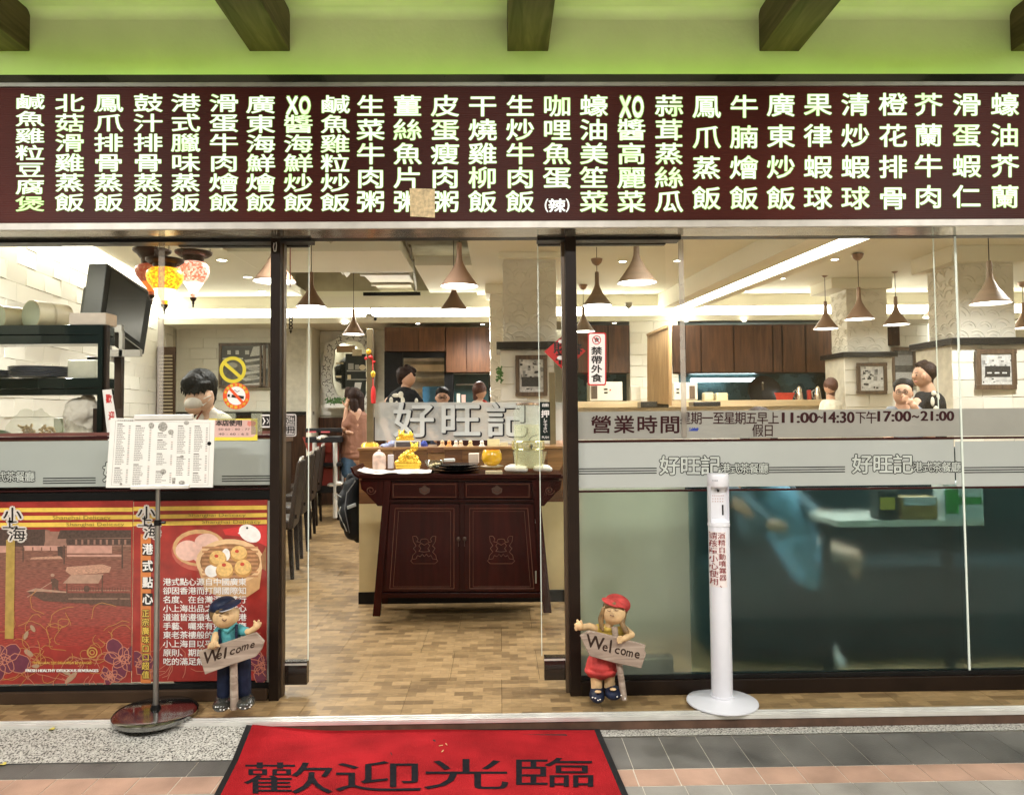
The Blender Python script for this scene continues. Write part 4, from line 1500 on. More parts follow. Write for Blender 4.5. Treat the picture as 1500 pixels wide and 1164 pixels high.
girl = [
    ('body', skin_s, [('e', (899, 897, -.03), (17, 15, 16.5)), ('e', (895, 905, -.04), (8, 7, 6)), ('c', (893, 912, -.02), (889, 930, 0), 6, 8),
                      ('e', (897.5, 897, -.072), (1.5, 1.8, 1.4)), ('e', (889.5, 901, -.052), (4, 3, 3.2)), ('e', (907, 900, -.052), (4, 3, 3.2)),
                      ('c', (880, 923, 0), (863, 917, -.03), 6.5, 5.2), ('c', (863, 917, -.03), (852, 918.5, -.045), 5, 4.6),
                      ('e', (848.5, 916, -.06), (6, 5, 6.5)), ('c', (847, 913, -.06), (846, 908.5, -.062), 2.2, 1.8), ('c', (844, 918, -.065), (842.5, 914, -.067), 2.0, 1.6),
                      ('c', (844, 922, -.065), (842.5, 919, -.067), 1.8, 1.5), ('c', (852, 912, -.065), (851, 909, -.067), 1.8, 1.5),
                      ('c', (914, 921, 0), (925, 929, -.05), 6, 5), ('c', (925, 929, -.05), (914, 935, -.088), 5, 4.2)] + hand_px(910, 936, -.094, -1)
     + [('c', (874, 985, 0), (874, 1010, 0), 9, 8), ('c', (892, 984, 0), (893, 1008, 0), 8.5, 8)], .0022),
    ('hair', hair_s, [('e', (902, 889, .012), (19, 15, 17)), ('c', (884, 892, -.045), (880, 906, -.04), 3.2, 4.2), ('c', (880, 906, -.04), (881, 918, -.045), 4.2, 3.4), ('c', (881, 918, -.045), (883, 922, -.05), 3.4, 2.4),
                      ('c', (914, 900, -.03), (911, 913, -.045), 4, 4), ('c', (911, 913, -.045), (917, 924, -.06), 4, 4.4), ('c', (917, 924, -.06), (921, 930, -.066), 4.4, 2.2), ('c', (888, 887, -.055), (900, 884, -.068), 3, 3), ('c', (900, 884, -.068), (912, 892, -.05), 3, 3)], .0025),
    ('hat', red_s, [('e', (905, 883, .0), (19, 17, 12.5), (0, R(18), 0)), ('e', (896, 882, -.05), (15.5, 11, 2.6), (R(14), R(20), 0)), ('e', (906, 884, -.055), (12, 8, 2.4), (R(14), R(28), 0))], .0022),
    ('dress', red_s, [('c', (881, 958, 0), (880, 974, 0), 17, 20), ('e', (880, 981, 0), (24, 19, 9)), ('c', (872, 968, 0), (869, 980, 0), 12, 12), ('c', (889, 968, 0), (892, 980, 0), 12, 12)], .003),
    ('blouse', mat('statue_yellow', (.55, .38, .06), .5, var=.2, scale=25), [('c', (889, 925, .0), (882, 950, .0), 12, 15), ('e', (890, 921, -.015), (9, 8, 6)), ('c', (882, 924, 0), (876, 921, -.008), 8, 7.4), ('c', (906, 925, 0), (912, 924, -.01), 8, 7.4)], .0025),
    ('shoe', navy_s, [('e', (874.5, 1018, -.03), (11, 17, 9.5)), ('e', (874.5, 1010, .0), (9.5, 10, 7))], .0022),
    ('shoe', navy_s, [('e', (899, 1014, -.03), (12.5, 17, 9), (0, 0, R(-20))), ('e', (894, 1008, .0), (9.5, 10, 7))], .0022),
]
wtxt = [('W', (858, 946, 884, 931 - 3)), ('e', (882, 952, 889, 943.5)), ('l', (892.5, 953, 894.6, 939)), ('c', (900, 956, 906.5, 948)), ('o', (908.5, 958, 916, 949)), ('m', (917, 960, 926, 952)), ('e', (929, 962.5, 936, 954))]
gt, P, sg = statue(YG_, (887, 1027), 'stone girl in a red cap and red skirt holding a wooden welcome sign', 'girl_statue', girl,
                   [(849, 929.5), (863, 922.5), (905, 932), (945, 943.5), (943, 951), (946, 955), (938.5, 977), (900, 969), (863, 959)], wtxt, ((900, 918), (914, 1024), 4.4), None, .24)
mb = MB()
for x, y in ((872, 1022), (879, 1024), (876, 1025), (904, 1020), (910, 1018), (868, 1021)):
    mb.ell(P(x, y, -.082), (.004, .003, .003), n=7, m=5)
mb.ell(P(915, 1022, -.06), (.006, .008, .009), n=7, m=5)
mb.build('chipped_paint', chip, gt)
darkl = mat('statue_line', (.10, .045, .025), .7)
mb = MB()
mb.path([P(893.5, 899.8, -.0815), P(896, 901.4, -.0835), P(899.5, 901.4, -.083)], .0021, 5)
mb.path([P(889, 893.4, -.075), P(892, 894.6, -.078), P(895, 893.8, -.079)], .0017, 5)
mb.path([P(900, 892.2, -.078), P(903, 893.8, -.077), P(906, 893.4, -.075)], .0017, 5)
mb.build('face_lines', darkl, gt)
mb = MB()
for x, y in ((876, 1012.5), (898, 1009)):
    mb.ell(P(x, y, -.068), (.015, .012, .006), n=12, m=6)
mb.build('instep', skin_s, gt, smooth=True)

YBY = -.20
teal_s = mat('statue_teal', (.06, .27, .29), .7, var=.4, scale=25)
boyh = mat('boy_hair', (.16, .10, .04), .6, var=.3, scale=40)
black_s = mat('statue_black', (.035, .035, .03), .22, var=.5, scale=18, coat=.4)
boy = [
    ('body', skin_s, [('e', (331, 903, -.03), (18.5, 16, 15.5), (0, R(-12), 0)), ('e', (328, 911, -.042), (9, 8, 6)), ('e', (327, 904, -.074), (1.6, 2, 1.5)),
                      ('e', (320, 907, -.054), (5, 4, 4)), ('e', (337, 905, -.058), (5, 4, 4)), ('e', (348, 895, .0), (3, 4, 5)), ('c', (333, 915, -.02), (335, 925, 0), 7, 9),
                      ('c', (353, 924, -.02), (366, 925, -.05), 5.6, 4.6), ('c', (366, 925, -.05), (374, 919, -.058), 4.4, 4.2), ('e', (376, 916, -.06), (5, 4, 5.5)),
                      ('c', (374, 913, -.062), (372.5, 909.5, -.064), 2, 1.6), ('c', (378, 912, -.06), (379, 908.5, -.062), 2, 1.6), ('c', (380.5, 916, -.06), (382, 912, -.062), 1.9, 1.5),
                      ('c', (316, 930, -.04), (313, 943, -.085), 5.4, 4.5), ('e', (312, 945, -.092), (7.5, 6, 5))] +
     [('c', (307 + i * 3.6, 944 - i, -.102), (305.5 + i * 4.2, 949 - i * 1.2, -.106), 2.2, 1.8) for i in range(4)] + [('c', (317, 943, -.1), (321, 946, -.106), 2, 1.6)], .0022),
    ('hair', boyh, [('e', (325, 896, .0), (17.5, 16, 17), (0, R(-15), 0)), ('c', (318, 896, -.062), (326, 893, -.078), 2.6, 2.2), ('c', (324, 897, -.072), (331, 891, -.08), 2.4, 1.6), ('c', (344, 898, -.03), (346, 905, -.02), 4, 2.4)], .0025),
    ('cap', navy_s, [('e', (326, 886, -.0), (19, 18, 12), (0, R(-18), 0)), ('e', (316, 895, .01), (9, 14, 12))], .0022),
    ('cap_brim', navy_s, [('e', (337, 886, -.062), (17, 12, 2.4), (R(18), R(-20), 0))], .002),
    ('shirt', teal_s, [('c', (336, 922, .0), (337, 950, .0), 14, 17), ('e', (324, 926, -.005), (9, 10, 9)), ('e', (349, 923, -.005), (10, 10, 9)), ('c', (321, 925, -.01), (315, 935, -.045), 7.6, 7), ('c', (350, 923, -.01), (361, 925, -.035), 7.6, 6.6),
                       ('c', (325, 918, -.035), (333, 924, -.052), 3, 2.4), ('c', (333, 924, -.052), (344, 914, -.035), 2.4, 3)], .0025),
    ('trousers', navy_s, [('e', (343, 962, .0), (21, 16, 14)), ('c', (331, 968, .0), (328, 1016, -.004), 12, 9.6), ('c', (355, 968, .0), (358, 1014, -.004), 12, 9.6)], .0026),
    ('shoe', black_s, [('e', (326, 1031, -.03), (13, 18, 8.5)), ('e', (327, 1022, 0), (11, 11, 7))], .0022),
    ('shoe', black_s, [('e', (360.5, 1028, -.03), (12.5, 18, 8.5)), ('e', (359, 1020, 0), (11, 11, 7))], .0022),
]
wtxt = [('W', (297, 973, 322, 955)), ('e', (317, 966, 324, 957)), ('l', (328, 962, 330.5, 950)), ('c', (336, 959.5, 343, 951.5)), ('o', (345, 957, 352, 948.5)), ('m', (353.5, 953, 363, 945)), ('e', (366, 949.5, 372, 942))]
bt, P, sb = statue(YBY, (343, 1040), 'stone boy in a dark cap and turquoise shirt holding a wooden welcome sign', 'boy_statue', boy,
                   [(292, 953), (300, 950), (376, 925), (388, 938), (384, 950), (376, 960), (340, 972), (302, 986)], wtxt, ((342, 965), (343.5, 1038), 5.2), None, -.30)
mb = MB()
for x, y in ((316, 1035), (323, 1039), (328, 1039), (335, 1037), (352, 1036), (359, 1037), (368, 1032), (366, 1035)):
    mb.ell(P(x, y, -.085), (.004, .003, .003), n=7, m=5)
mb.build('chipped_paint', chip, bt)
mb = MB()
mb.path([P(325, 906.5, -.0835), P(328.5, 909, -.084), P(332, 906.8, -.084)], .0021, 5)
mb.path([P(321, 901, -.078), P(324, 901.6, -.081)], .0017, 5)
mb.path([P(331, 898.6, -.081), P(335, 898.2, -.08)], .0017, 5)
mb.build('face_lines', darkl, bt)
mb = MB()
for a in ([(321, 921, -.043), (322, 934, -.048), (324, 946, -.05)], [(347, 914, -.04), (346, 924, -.05), (347, 940, -.052)]):
    mb.path([P(*q) for q in a], .006, 8)
mb.build('brace', navy_s, bt, smooth=True)
mb = MB()
mb.ell(P(335.5, 888.5, -.07), (.045, .03, .005), (R(18), R(-20), 0))
mb.build('brim_edge', mat('statue_silver', (.45, .45, .48), .4), bt, smooth=True)
# ================================================================== ROOM
paint = mat('cream_paint', (.78, .75, .63), .8, var=.03, scale=1.5)
paint2 = mat('ceiling_paint', (.79, .765, .64), .85, var=.03, scale=1.5)
conc = mat('raw_ceiling', (.38, .34, .24), .9, var=.2, scale=3)
tilec = mat('relief_tile', (.74, .72, .64), .45, var=.08, scale=1.7, world=True)
backing = mat('tile_backing', (.55, .52, .43), .8)
cove = emis('cove_light', (1, .955, .82), 11)
covey = emis('cove_light_soft', (1, .86, .45), 1.1)
dcab = wood('cabinet_veneer', (.05, .020, .008), (.10, .042, .017), .4, 'Z', 5, spec=.4)
darkw = wood('dark_wainscot', (.022, .010, .006), (.06, .026, .013), .4, 'Z', 5)
ZCL = 3.0
HX0, HX1, HY0, HY1 = -2.75, -.30, 2.2, 7.1
cl = MB()
cl.box((-6, .1, ZCL), (HX0, 7.9, ZCL + .1)).box((HX1, .1, ZCL), (9, 7.9, ZCL + .1)).box((HX0, .1, ZCL), (HX1, HY0, ZCL + .1)).box((HX0, HY1, ZCL), (HX1, 7.9, ZCL + .1))
c_ = cl.build('ceiling', paint2)
tag(c_, kind='structure')
rc = MB().box((HX0 - .3, HY0 - .3, 3.55), (HX1 + .3, HY1 + .3, 3.65)).box((HX0 - .3, HY0, 3.1005), (HX0 - .15, HY1, 3.549)).box((HX1 + .15, HY0, 3.1005), (HX1 + .3, HY1, 3.549)).box((HX0 - .14, HY1 + .1, 3.1005), (HX1 + .14, HY1 + .2, 3.549)).box((HX0 - .3, HY1, 3.1005), (HX1 + .3, HY1 + .3, 3.549)).box((HX0 - .3, HY0 - .3, 3.1005), (HX1 + .3, HY0 - .1, 3.549)).build('ceiling_recess', conc)
tag(rc, kind='structure')
# closing the shell behind the facade above the header, and the right and back walls
tag(MB().box((-8, .252, ZT + .10), (8, .3, 3.6)).build('wall_front', paint), kind='structure')
# left wall, slanted like the photograph shows
LW0, LW1 = Vector((-3.84, 0, 0)), Vector((-4.76, 7.5, 0))
lu = (LW1 - LW0).normalized()
ln = Vector((lu.y, -lu.x, 0))          # into the room
def wall_quad(name, p, q, z0, z1, th, m, n):
    mb = MB()
    b = [p + Vector((0, 0, z0)), q + Vector((0, 0, z0)), q - n * th + Vector((0, 0, z0)), p - n * th + Vector((0, 0, z0))]
    t = [v + Vector((0, 0, z1 - z0)) for v in b]
    mb.hexa(b, t)
    return tag(mb.build(name, m), kind='structure')
left_wall = wall_quad('wall_left', LW0 - lu * .0 + lu * .31, LW1 + lu * .4, 0, 3.2, .15, backing, ln)
back_left = wall_quad('wall_back_left', Vector((-4.9, 7.5, 0)), Vector((-2.76, 7.5, 0)), 0, 2.7, .15, backing, Vector((0, -1, 0)))
niche = wall_quad('wall_niche', Vector((-2.76, 7.82, 0)), Vector((-1.68, 7.82, 0)), 0, 2.7, .15, backing, Vector((0, -1, 0)))
back_right = wall_quad('wall_back_right', Vector((5.0, 7.5, 0)), Vector((8.0, 7.5, 0)), 0, 2.7, .15, backing, Vector((0, -1, 0)))
tag(MB().box((-6, 8.6, 0), (9, 8.7, 3.6)).build('wall_back', paint), kind='structure')
tag(MB().box((7.6, .3, 0), (7.75, 8.6, 3.6)).build('wall_right', paint), kind='structure')
tag(MB().box((-2.79, 7.3, 0), (-2.72, 7.82, 2.68)).build('wall_corner', paint), kind='structure')
# relief tiles: three shared shapes, each with a different edge proud
TM = []
def tile_shapes(tw, th):
    out = []
    for k, (a, b2, c2, d2) in enumerate(((.004, .004, .018, .018), (.018, .016, .004, .005), (.006, .014, .016, .006), (.013, .013, .010, .010))):
        x0, x1, z0, z1 = 0, tw, 0, th
        mb = MB().add([(x0, 0, z0), (x1, 0, z0), (x1, 0, z1), (x0, 0, z1), (x0 + .003, -a, z0 + .003), (x1 - .003, -b2, z0 + .003), (x1 - .003, -c2, z1 - .003), (x0 + .003, -d2, z1 - .003)],
                      [(3, 2, 1, 0), (4, 5, 6, 7), (0, 1, 5, 4), (1, 2, 6, 5), (2, 3, 7, 6), (3, 0, 4, 7)])
        me = bpy.data.meshes.new('wall_tile')
        me.from_pydata(mb.v, [], mb.f)
        me.materials.append(tilec)
        out.append(me)
    return out
TMS = {}
def tile_wall(parent, p0, u, w_, z0, z1, tw, th, limit=290, seed=1, check=None):
    """relief tiles over a wall: p0 start, u along the wall; the tile's -y side faces the room"""
    if (tw, th) not in TMS:
        TMS[(tw, th)] = tile_shapes(tw, th)
    rr_ = random.Random(seed)
    ang = math.atan2(u.y, u.x)
    rows_ = int(round((z1 - z0) / th))
    n = int(w_ / tw)
    cnt = 0
    po = Vector(parent.location)
    for r_ in range(rows_):
        for i in range(n + (r_ % 2)):
            off = (-tw / 2 if r_ % 2 and i else 0)
            half = r_ % 2 and i in (0, n)
            p = p0 + u * (i * tw + off)
            if check and not check(p, z0 + r_ * th):
                continue
            if cnt >= limit:
                return
            o = bpy.data.objects.new('wall_tile', TMS[(tw, th)][rr_.randrange(4)])
            COL.objects.link(o)
            o.parent = parent
            o.location = Vector((p.x, p.y, z0 + r_ * th)) - po
            o.rotation_euler = (0, 0, ang)
            if half: o.scale = (.5, 1, 1)
            cnt += 1
tile_wall(left_wall, LW1 - lu * .02, -lu, 6.6, 1.0, 3.0, .34, .167, seed=2) if False else None
# left wall runs from far to near so its tiles face the room
def rot_tiles(parent, pa, pb, z0, z1, tw, th, seed):
    u = (pb - pa).normalized()
    tile_wall(parent, pa, u, (pb - pa).length, z0, z1, tw, th, seed=seed)
rot_tiles(left_wall, LW0 + lu * 2.3 + ln * .001, LW1 - lu * .02 + ln * .001, 1.0, 3.0, .34, .167, 2)
rot_tiles(back_left, Vector((-4.74, 7.499, 0)), Vector((-2.79, 7.499, 0)), 1.40, 2.64, .39, .155, 3)
rot_tiles(niche, Vector((-2.72, 7.819, 0)), Vector((-1.70, 7.819, 0)), 1.33, 2.6, .34, .16, 4)
rot_tiles(back_right, Vector((5.05, 7.499, 0)), Vector((7.6, 7.499, 0)), 1.0, 2.6, .34, .16, 5)
# wainscot and rail of the back left wall
wn_ = thing('wainscot', 'dark wooden wainscot with a black rail under the tiled back left wall', 'wainscot', (-3.7, 7.48, 0))
MB().box((-4.74, 7.44, 0), (-2.8, 7.495, 1.34)).build('panel', darkw, wn_)
MB().box((-4.74, 7.40, 1.3405), (-2.72, 7.498, 1.39)).build('rail', blackm, wn_)
MB().box((-2.71, 7.70, 0), (-1.72, 7.80, 1.3)).build('panel', darkw, wn_)
# coves
def lamp_thing(lab, loc, grp=None, nm='cove_lamp'): return thing(nm, lab, 'cove light', loc, grp)
bc_ = thing('cove_soffit', 'long lit cove running along the back of the dining room ceiling', 'cove', (1, 6.9, 2.62))
for xa_, xb2 in ((-4.72, 7.5),):
    MB().box((xa_, 6.93, 2.69), (xb2, 6.96, 2.825)).build('light_strip', cove, bc_)
    MB().box((xa_, 6.88, 2.615), (xb2, 6.925, 2.70)).build('lip', paint, bc_)
    MB().box((xa_, 6.925, 2.615), (xb2, 7.9, 2.66)).build('soffit', paint, bc_)
    MB().box((xa_, 6.93, 2.8255), (xb2, 7.02, 2.998)).build('face', paint, bc_)
# left cove along the wall top
lc = thing('cove_soffit', 'slanted lit cove where the left tiled wall meets the ceiling', 'cove', (-4.2, 3, 2.98))
a, b2 = LW0 + lu * .5 + ln * .05, LW1 - lu * .6 + ln * .05
mb = MB()
mb.hexa([a + Vector((0, 0, 2.985)), b2 + Vector((0, 0, 2.985)), b2 + ln * .2 + Vector((0, 0, 2.985)), a + ln * .36 + Vector((0, 0, 2.985))],
        [a + Vector((0, 0, 2.998)), b2 + Vector((0, 0, 2.998)), b2 + ln * .2 + Vector((0, 0, 2.998)), a + ln * .36 + Vector((0, 0, 2.998))])
mb.build('light_strip', emis('cove_light2', (1, .95, .80), 5), lc)
# right bulkhead with its trough
bk = thing('ceiling_bulkhead', 'slanting dropped bulkhead with a bright light trough across the right ceiling', 'bulkhead', (2.6, 5, 2.77))
def bpt(px, py, z): return G(px, py, z)
n0, f0 = Vector((2.95, 2.0, 0)), Vector((2.16, 8.0, 0))
mb = MB()
mb.hexa([n0 + Vector((-.28, 0, 2.775)), f0 + Vector((0, 0, 2.775)), f0 + Vector((.14, 0, 2.775)), n0 + Vector((-.0, 0, 2.775))],
        [n0 + Vector((-.28, 0, 2.998)), f0 + Vector((0, 0, 2.998)), f0 + Vector((.14, 0, 2.998)), n0 + Vector((-.0, 0, 2.998))])
mb.build('beam', paint, bk)
mb = MB()
mb.hexa([n0 + Vector((.0, 0, 2.79)), f0 + Vector((.14, 0, 2.79)), f0 + Vector((.36, 0, 2.79)), n0 + Vector((.26, 0, 2.79))],
        [n0 + Vector((.0, 0, 2.80)), f0 + Vector((.14, 0, 2.80)), f0 + Vector((.36, 0, 2.80)), n0 + Vector((.26, 0, 2.80))])
mb.build('light_strip', cove, bk)
mb = MB()
mb.hexa([n0 + Vector((.26, 0, 2.775)), f0 + Vector((.36, 0, 2.775)), f0 + Vector((.50, 0, 2.775)), n0 + Vector((.42, 0, 2.775))],
        [n0 + Vector((.26, 0, 2.998)), f0 + Vector((.36, 0, 2.998)), f0 + Vector((.50, 0, 2.998)), n0 + Vector((.42, 0, 2.998))])
mb.build('beam', paint, bk)
# exposed services in the recess
duct = mat('duct_metal', (.50, .46, .36), .55, var=.12, scale=6)
ac = thing('air_duct', 'wide ribbed cream air duct hanging in the open part of the ceiling', 'air duct', (-1.6, 4.5, 3.05))
def gz(px, py, z): return G(px, py, z)
for k, (x0, x1, y0, y1, z, hgt) in enumerate(((500, 594, 352, 368, 3.12, .22), (497, 602, 369, 400, 3.06, .3), (530, 607, 401, 415, 3.12, .2), (548, 611, 416, 432, 3.10, .22))):
    p, q = G(x0, y0, z), G(x1, y1, z)
    p2, q2 = G(x0 + 14, y1, z), G(x1, y0, z)
    ya, yb3 = G(550, y0, z).y, G(550, y1, z).y
    xa1, xb1 = W(x0 + 8, y0, ya).x, W(x1, y0, ya).x
    MB().box((min(p.x, p2.x), ya + .01, z), (q.x, yb3 - .01, z + hgt)).build('duct', duct, ac, bevel=.01)
    MB().box((min(p.x, p2.x) - .03, ya + .01, z - .015), (q.x + .02, ya + .07, z + hgt)).build('flange', duct, ac, bevel=.004)
mb = MB()
mb.path([G(600, 360, 3.1), G(603, 385, 3.1), G(607, 400, 3.1), G(610, 428, 3.08)], .015, 8)
mb.path([G(594, 350, 3.1), G(600, 370, 3.1)], .012, 8)
mb.build('pipe', mat('grey_pipe', (.25, .23, .18), .6), ac, smooth=True)
for lb, pts, r_ in (('slanted cream duct branch left of the air duct', [(484, 345), (486, 370), (508, 401)], .05),):
    t = thing('pipe_run', lb, 'pipe', G(486, 370, 3.05))
    mb = MB()
    mb.path([G(*p, 3.12) for p in pts], .045, 4)
    mb.build('pipe', duct, t)
    mb = MB()
    mb.path([G(x - 5, y, 3.11) for x, y in pts], .02, 4)
    mb.build('pipe', duct, t)
cr_ = thing('cross_beam', 'broad cream cross beam passing under the open ceiling', 'beam', (-2, 5, 3))
p, q = G(455, 368, 3.0), G(455, 399, 3.0)
MB().box((HX0 + .002, p.y, 3.0), (G(595, 380, 3).x, q.y, 3.12)).build('beam', paint2, cr_)
p, q = G(620, 390, 3.0), G(690, 432, 3.0)
MB().box((G(614, 400, 3).x, G(650, 388, 3).y, 2.995), (HX1 - .002, G(650, 428, 3).y, 3.1)).build('beam', paint2, cr_)
dk = MB().box((-1.1, G(640, 435, 3).y - .15, 3.005), (-1.9, G(640, 435, 3).y - .1, 3.05)).build('vent_slot', blackm, cr_)

# columns with wave relief
colm = mat('column_plaster', (.72, .69, .60), .7, var=.06, scale=3, bump=.3, bscale=30)
ledge = mat('ledge_black', (.012, .012, .012), .25, coat=.3)
def relief(mb, cx, w_, Y, z0, z1, seed, side=None):
    rr_ = random.Random(seed)
    z = z0
    r0 = 0
    while z < z1 - .05:
        x = cx - w_ / 2 + (r0 % 2) * .09
        while x < cx + w_ / 2 - .03:
            R0 = rr_.uniform(.07, .13)
            for rad in (R0, R0 * .62):
                pts = []
                a0_, a1_ = rr_.uniform(0, 40), rr_.uniform(120, 190)
                for k in range(9):
                    a = R(a0_ + (a1_ - a0_) * k / 8)
                    px_, pz = x + rad * math.cos(a), z + rad * math.sin(a)
                    if cx - w_ / 2 < px_ < cx + w_ / 2 and pz < z1:
                        pts.append((px_, Y, pz) if side is None else (side, Y + (px_ - (cx - w_ / 2)), pz))
                if len(pts) > 1:
                    mb.path(pts, .008, 5)
            x += .17
        z += .115
        r0 += 1
def column(lab, px0, px1, pcap0, pcap1, pzcap, pzled, box, pic, Y, dep, side_px=None, pics=None):
    t = thing('column', lab, 'column', (W((px0 + px1) / 2, 600, Y).x, Y, 0), 'plaster columns with wave relief')
    x0, x1 = W(px0, 450, Y).x, W(px1, 450, Y).x
    zl = W(px0, pzled, Y).z
    zc_ = W(px0, pzcap, Y).z
    MB().box((x0, Y, zl), (x1, Y + dep, zc_)).build('shaft', colm, t)
    mb = MB()
    relief(mb, (x0 + x1) / 2, x1 - x0, Y - .001, zl, zc_, int(px0))
    relief(mb, (x0 + x1) / 2, min(dep, x1 - x0), Y, zl, zc_, int(px0) + 5, side=x0 - .001)
    tag(mb.build('relief', colm, t, smooth=True), kind='stuff')
    MB().box((W(pcap0, 450, Y).x, Y - .1, zc_ + .0005), (W(pcap1, 450, Y).x, Y + dep + .1, ZCL - .001)).build('cap', paint, t, bevel=.004)
    bx0, by0, bx1, by1 = box
    YB_ = Y - .14
    a, b3 = W(bx0, by0, YB_), W(bx1, by1, YB_)
    MB().box((a.x + .005, YB_ + .035, 0), (b3.x - .005, Y + dep, a.z)).build('plinth', backing, t)
    MB().box((a.x - .04, YB_ - .05, a.z + .0005), (b3.x + .04, Y + dep + .05, zl + .0)).build('ledge', ledge, t, bevel=.003)
    tile_wall_local(t, a.x, b3.x, YB_ + .0345, .75, a.z)
    return t, YB_
def tile_wall_local(t, xa_, xb2, Y, z0, z1):
    tw, th = .34, .155
    if (tw, th) not in TMS:
        TMS[(tw, th)] = tile_shapes(tw, th)
    po = Vector(t.location)
    rr_ = random.Random(int(xa_ * 100))
    rws = int((z1 - z0) / th)
    th2 = (z1 - z0) / rws
    n = max(1, round((xb2 - xa_) / tw))
    tw2 = (xb2 - xa_) / n
    for r_ in range(rws):
        for i in range(n):
            o = bpy.data.objects.new('wall_tile', TMS[(tw, th)][rr_.randrange(4)])
            COL.objects.link(o)
            o.parent = t
            o.location = Vector((xa_ + i * tw2, Y, z0 + r_ * th2)) - po
            o.scale = (tw2 / tw, 1, th2 / th)
oakp = wood('picture_frame', (.07, .045, .03), (.14, .095, .06), .4, 'Z', 8)
def picture(lab, x0, y0, x1, y1, Y, shapes, fw=5, par=None, tone=.5, dep=.03):
    t = thing('framed_picture', lab, 'picture', W((x0 + x1) / 2, y1, Y), None)
    mb = MB()
    for a in ((x0, y0, x1, y0 + fw), (x0, y1 - fw, x1, y1), (x0, y0 + fw, x0 + fw, y1 - fw), (x1 - fw, y0 + fw, x1, y1 - fw)):
        pxbox(mb, *a, Y - dep, dep)
    mb.build('frame', oakp, t, bevel=.003)
    mb = MB()
    pxbox(mb, x0 + fw, y0 + fw, x1 - fw, y1 - fw, Y - dep * .5, .003)
    mb.build('photo', mat('photo_ground%d' % int(x0), (tone, tone, tone * .97), .2, var=.35, scale=18, coat=.3), t)
    for i, (c, polys) in enumerate(shapes):
        mb = MB()
        for p in polys:
            pxpoly(mb, p, Y - dep * .5 - .0008 * (i + 1))
        mb.build('photo_print', mat('photo_tone_%d' % int(c * 100), (c, c, c * .98), .25, var=.25, scale=60, coat=.3), t)
    return t
# centre column, its neighbour behind, middle right, far right
ct, yb1 = column('cream relief column in the middle behind the glass partition', 738, 815, 731, 822, 381, 503, (733, 512, 812, 600), None, 4.2, .5)
c2, yb2_ = column('narrow sliver of a relief column half hidden behind the centre column', 718, 752, 711, 760, 431, 617, (718, 622, 752, 640), None, 6.1, .4)
c3, yb3_ = column('slim relief column standing right of the brown cabinets', 1240, 1299, 1214, 1302, 424, 517, (1238, 523, 1310, 598), None, 5.8, .45)
c4, yb4_ = column('near relief column at the right edge beyond the hanging lamps', 1405, 1486, 1388, 1496, 386, 497, (1396, 505, 1530, 598), None, 4.0, .55)
rr = random.Random(11)
def street(x0, y0, x1, y1, seed, rows=7):
    q = random.Random(seed)
    lt, dk_, md_ = [], [], []
    for k in range(14):
        x = q.uniform(x0, x1 - 5); y = q.uniform(y0, y0 + (y1 - y0) * .55)
        (lt if q.random() < .5 else md_).append(rect(x, y, x + q.uniform(2, 6), y + q.uniform(2, 8)))
    for k in range(16):
        x = q.uniform(x0, x1 - 4); y = q.uniform(y0 + 4, y1 - 4)
        dk_.append(rect(x, y, x + q.uniform(1, 5), y + q.uniform(1, 3)))
    lt.append(rect(x0, y1 - 4, x1, y1))
    return [(.55, lt), (.25, md_), (.04, dk_)]
picture('framed black and white street photograph on the centre column', 755, 520, 802, 580, yb1 - .001, street(761, 526, 797, 574, 3) + [(.05, [rect(764, 552, 790, 566)])], 6)
picture('framed black and white photograph of shop fronts on the middle right column', 1256, 531, 1300, 577, yb3_ - .001, street(1262, 537, 1295, 572, 5), 5, tone=.55)
picture('framed black and white photograph of parked old cars on the right column', 1431, 511, 1490, 570, yb4_ - .001, street(1438, 518, 1484, 563, 9) + [(.04, [rect(1443, 536 + 0, 1480, 552)]), (.6, [rect(1446 + k * 11, 545, 1453 + k * 11, 547) for k in range(3)])], 7)
picture('framed dark picture on the far right back wall', 1306, 508, 1343, 566, 7.46, [(.25, [rect(1311, 520, 1338, 535)]), (.4, [rect(1312, 545, 1336, 556)])], 5, tone=.08)
picture('framed black and white picture of an ornate roof on the back left wall', 320, 502, 389, 568, 7.43,
        [(.05, [rect(324, 508, 385, 526)]), (.45, [[(371, 508), (385, 506), (385, 520), (366, 522)], rect(345, 513, 350, 519), rect(359, 513, 365, 519), rect(333, 513, 338, 519)] + [[(358 - k * 2, 527 + k * 9), (384, 524 + k * 9), (384, 527 + k * 9), (360, 531 + k * 9)] for k in range(5)] + [rect(326, 524, 356, 526)]), (.3, [circ(340, 535, 8, 4), circ(372, 540, 9, 3), circ(370, 552, 9, 3)])], 4, tone=.10)
picture('small dark framed picture beside the left glass door', 380, 502, 395, 568, 7.43, [(.3, [rect(384, 510, 392, 540)])], 3, tone=.1)
bpy.data.objects.remove([o for o in COL.objects if o.get('label') == 'small dark framed picture beside the left glass door'][0].children[0]) if False else None
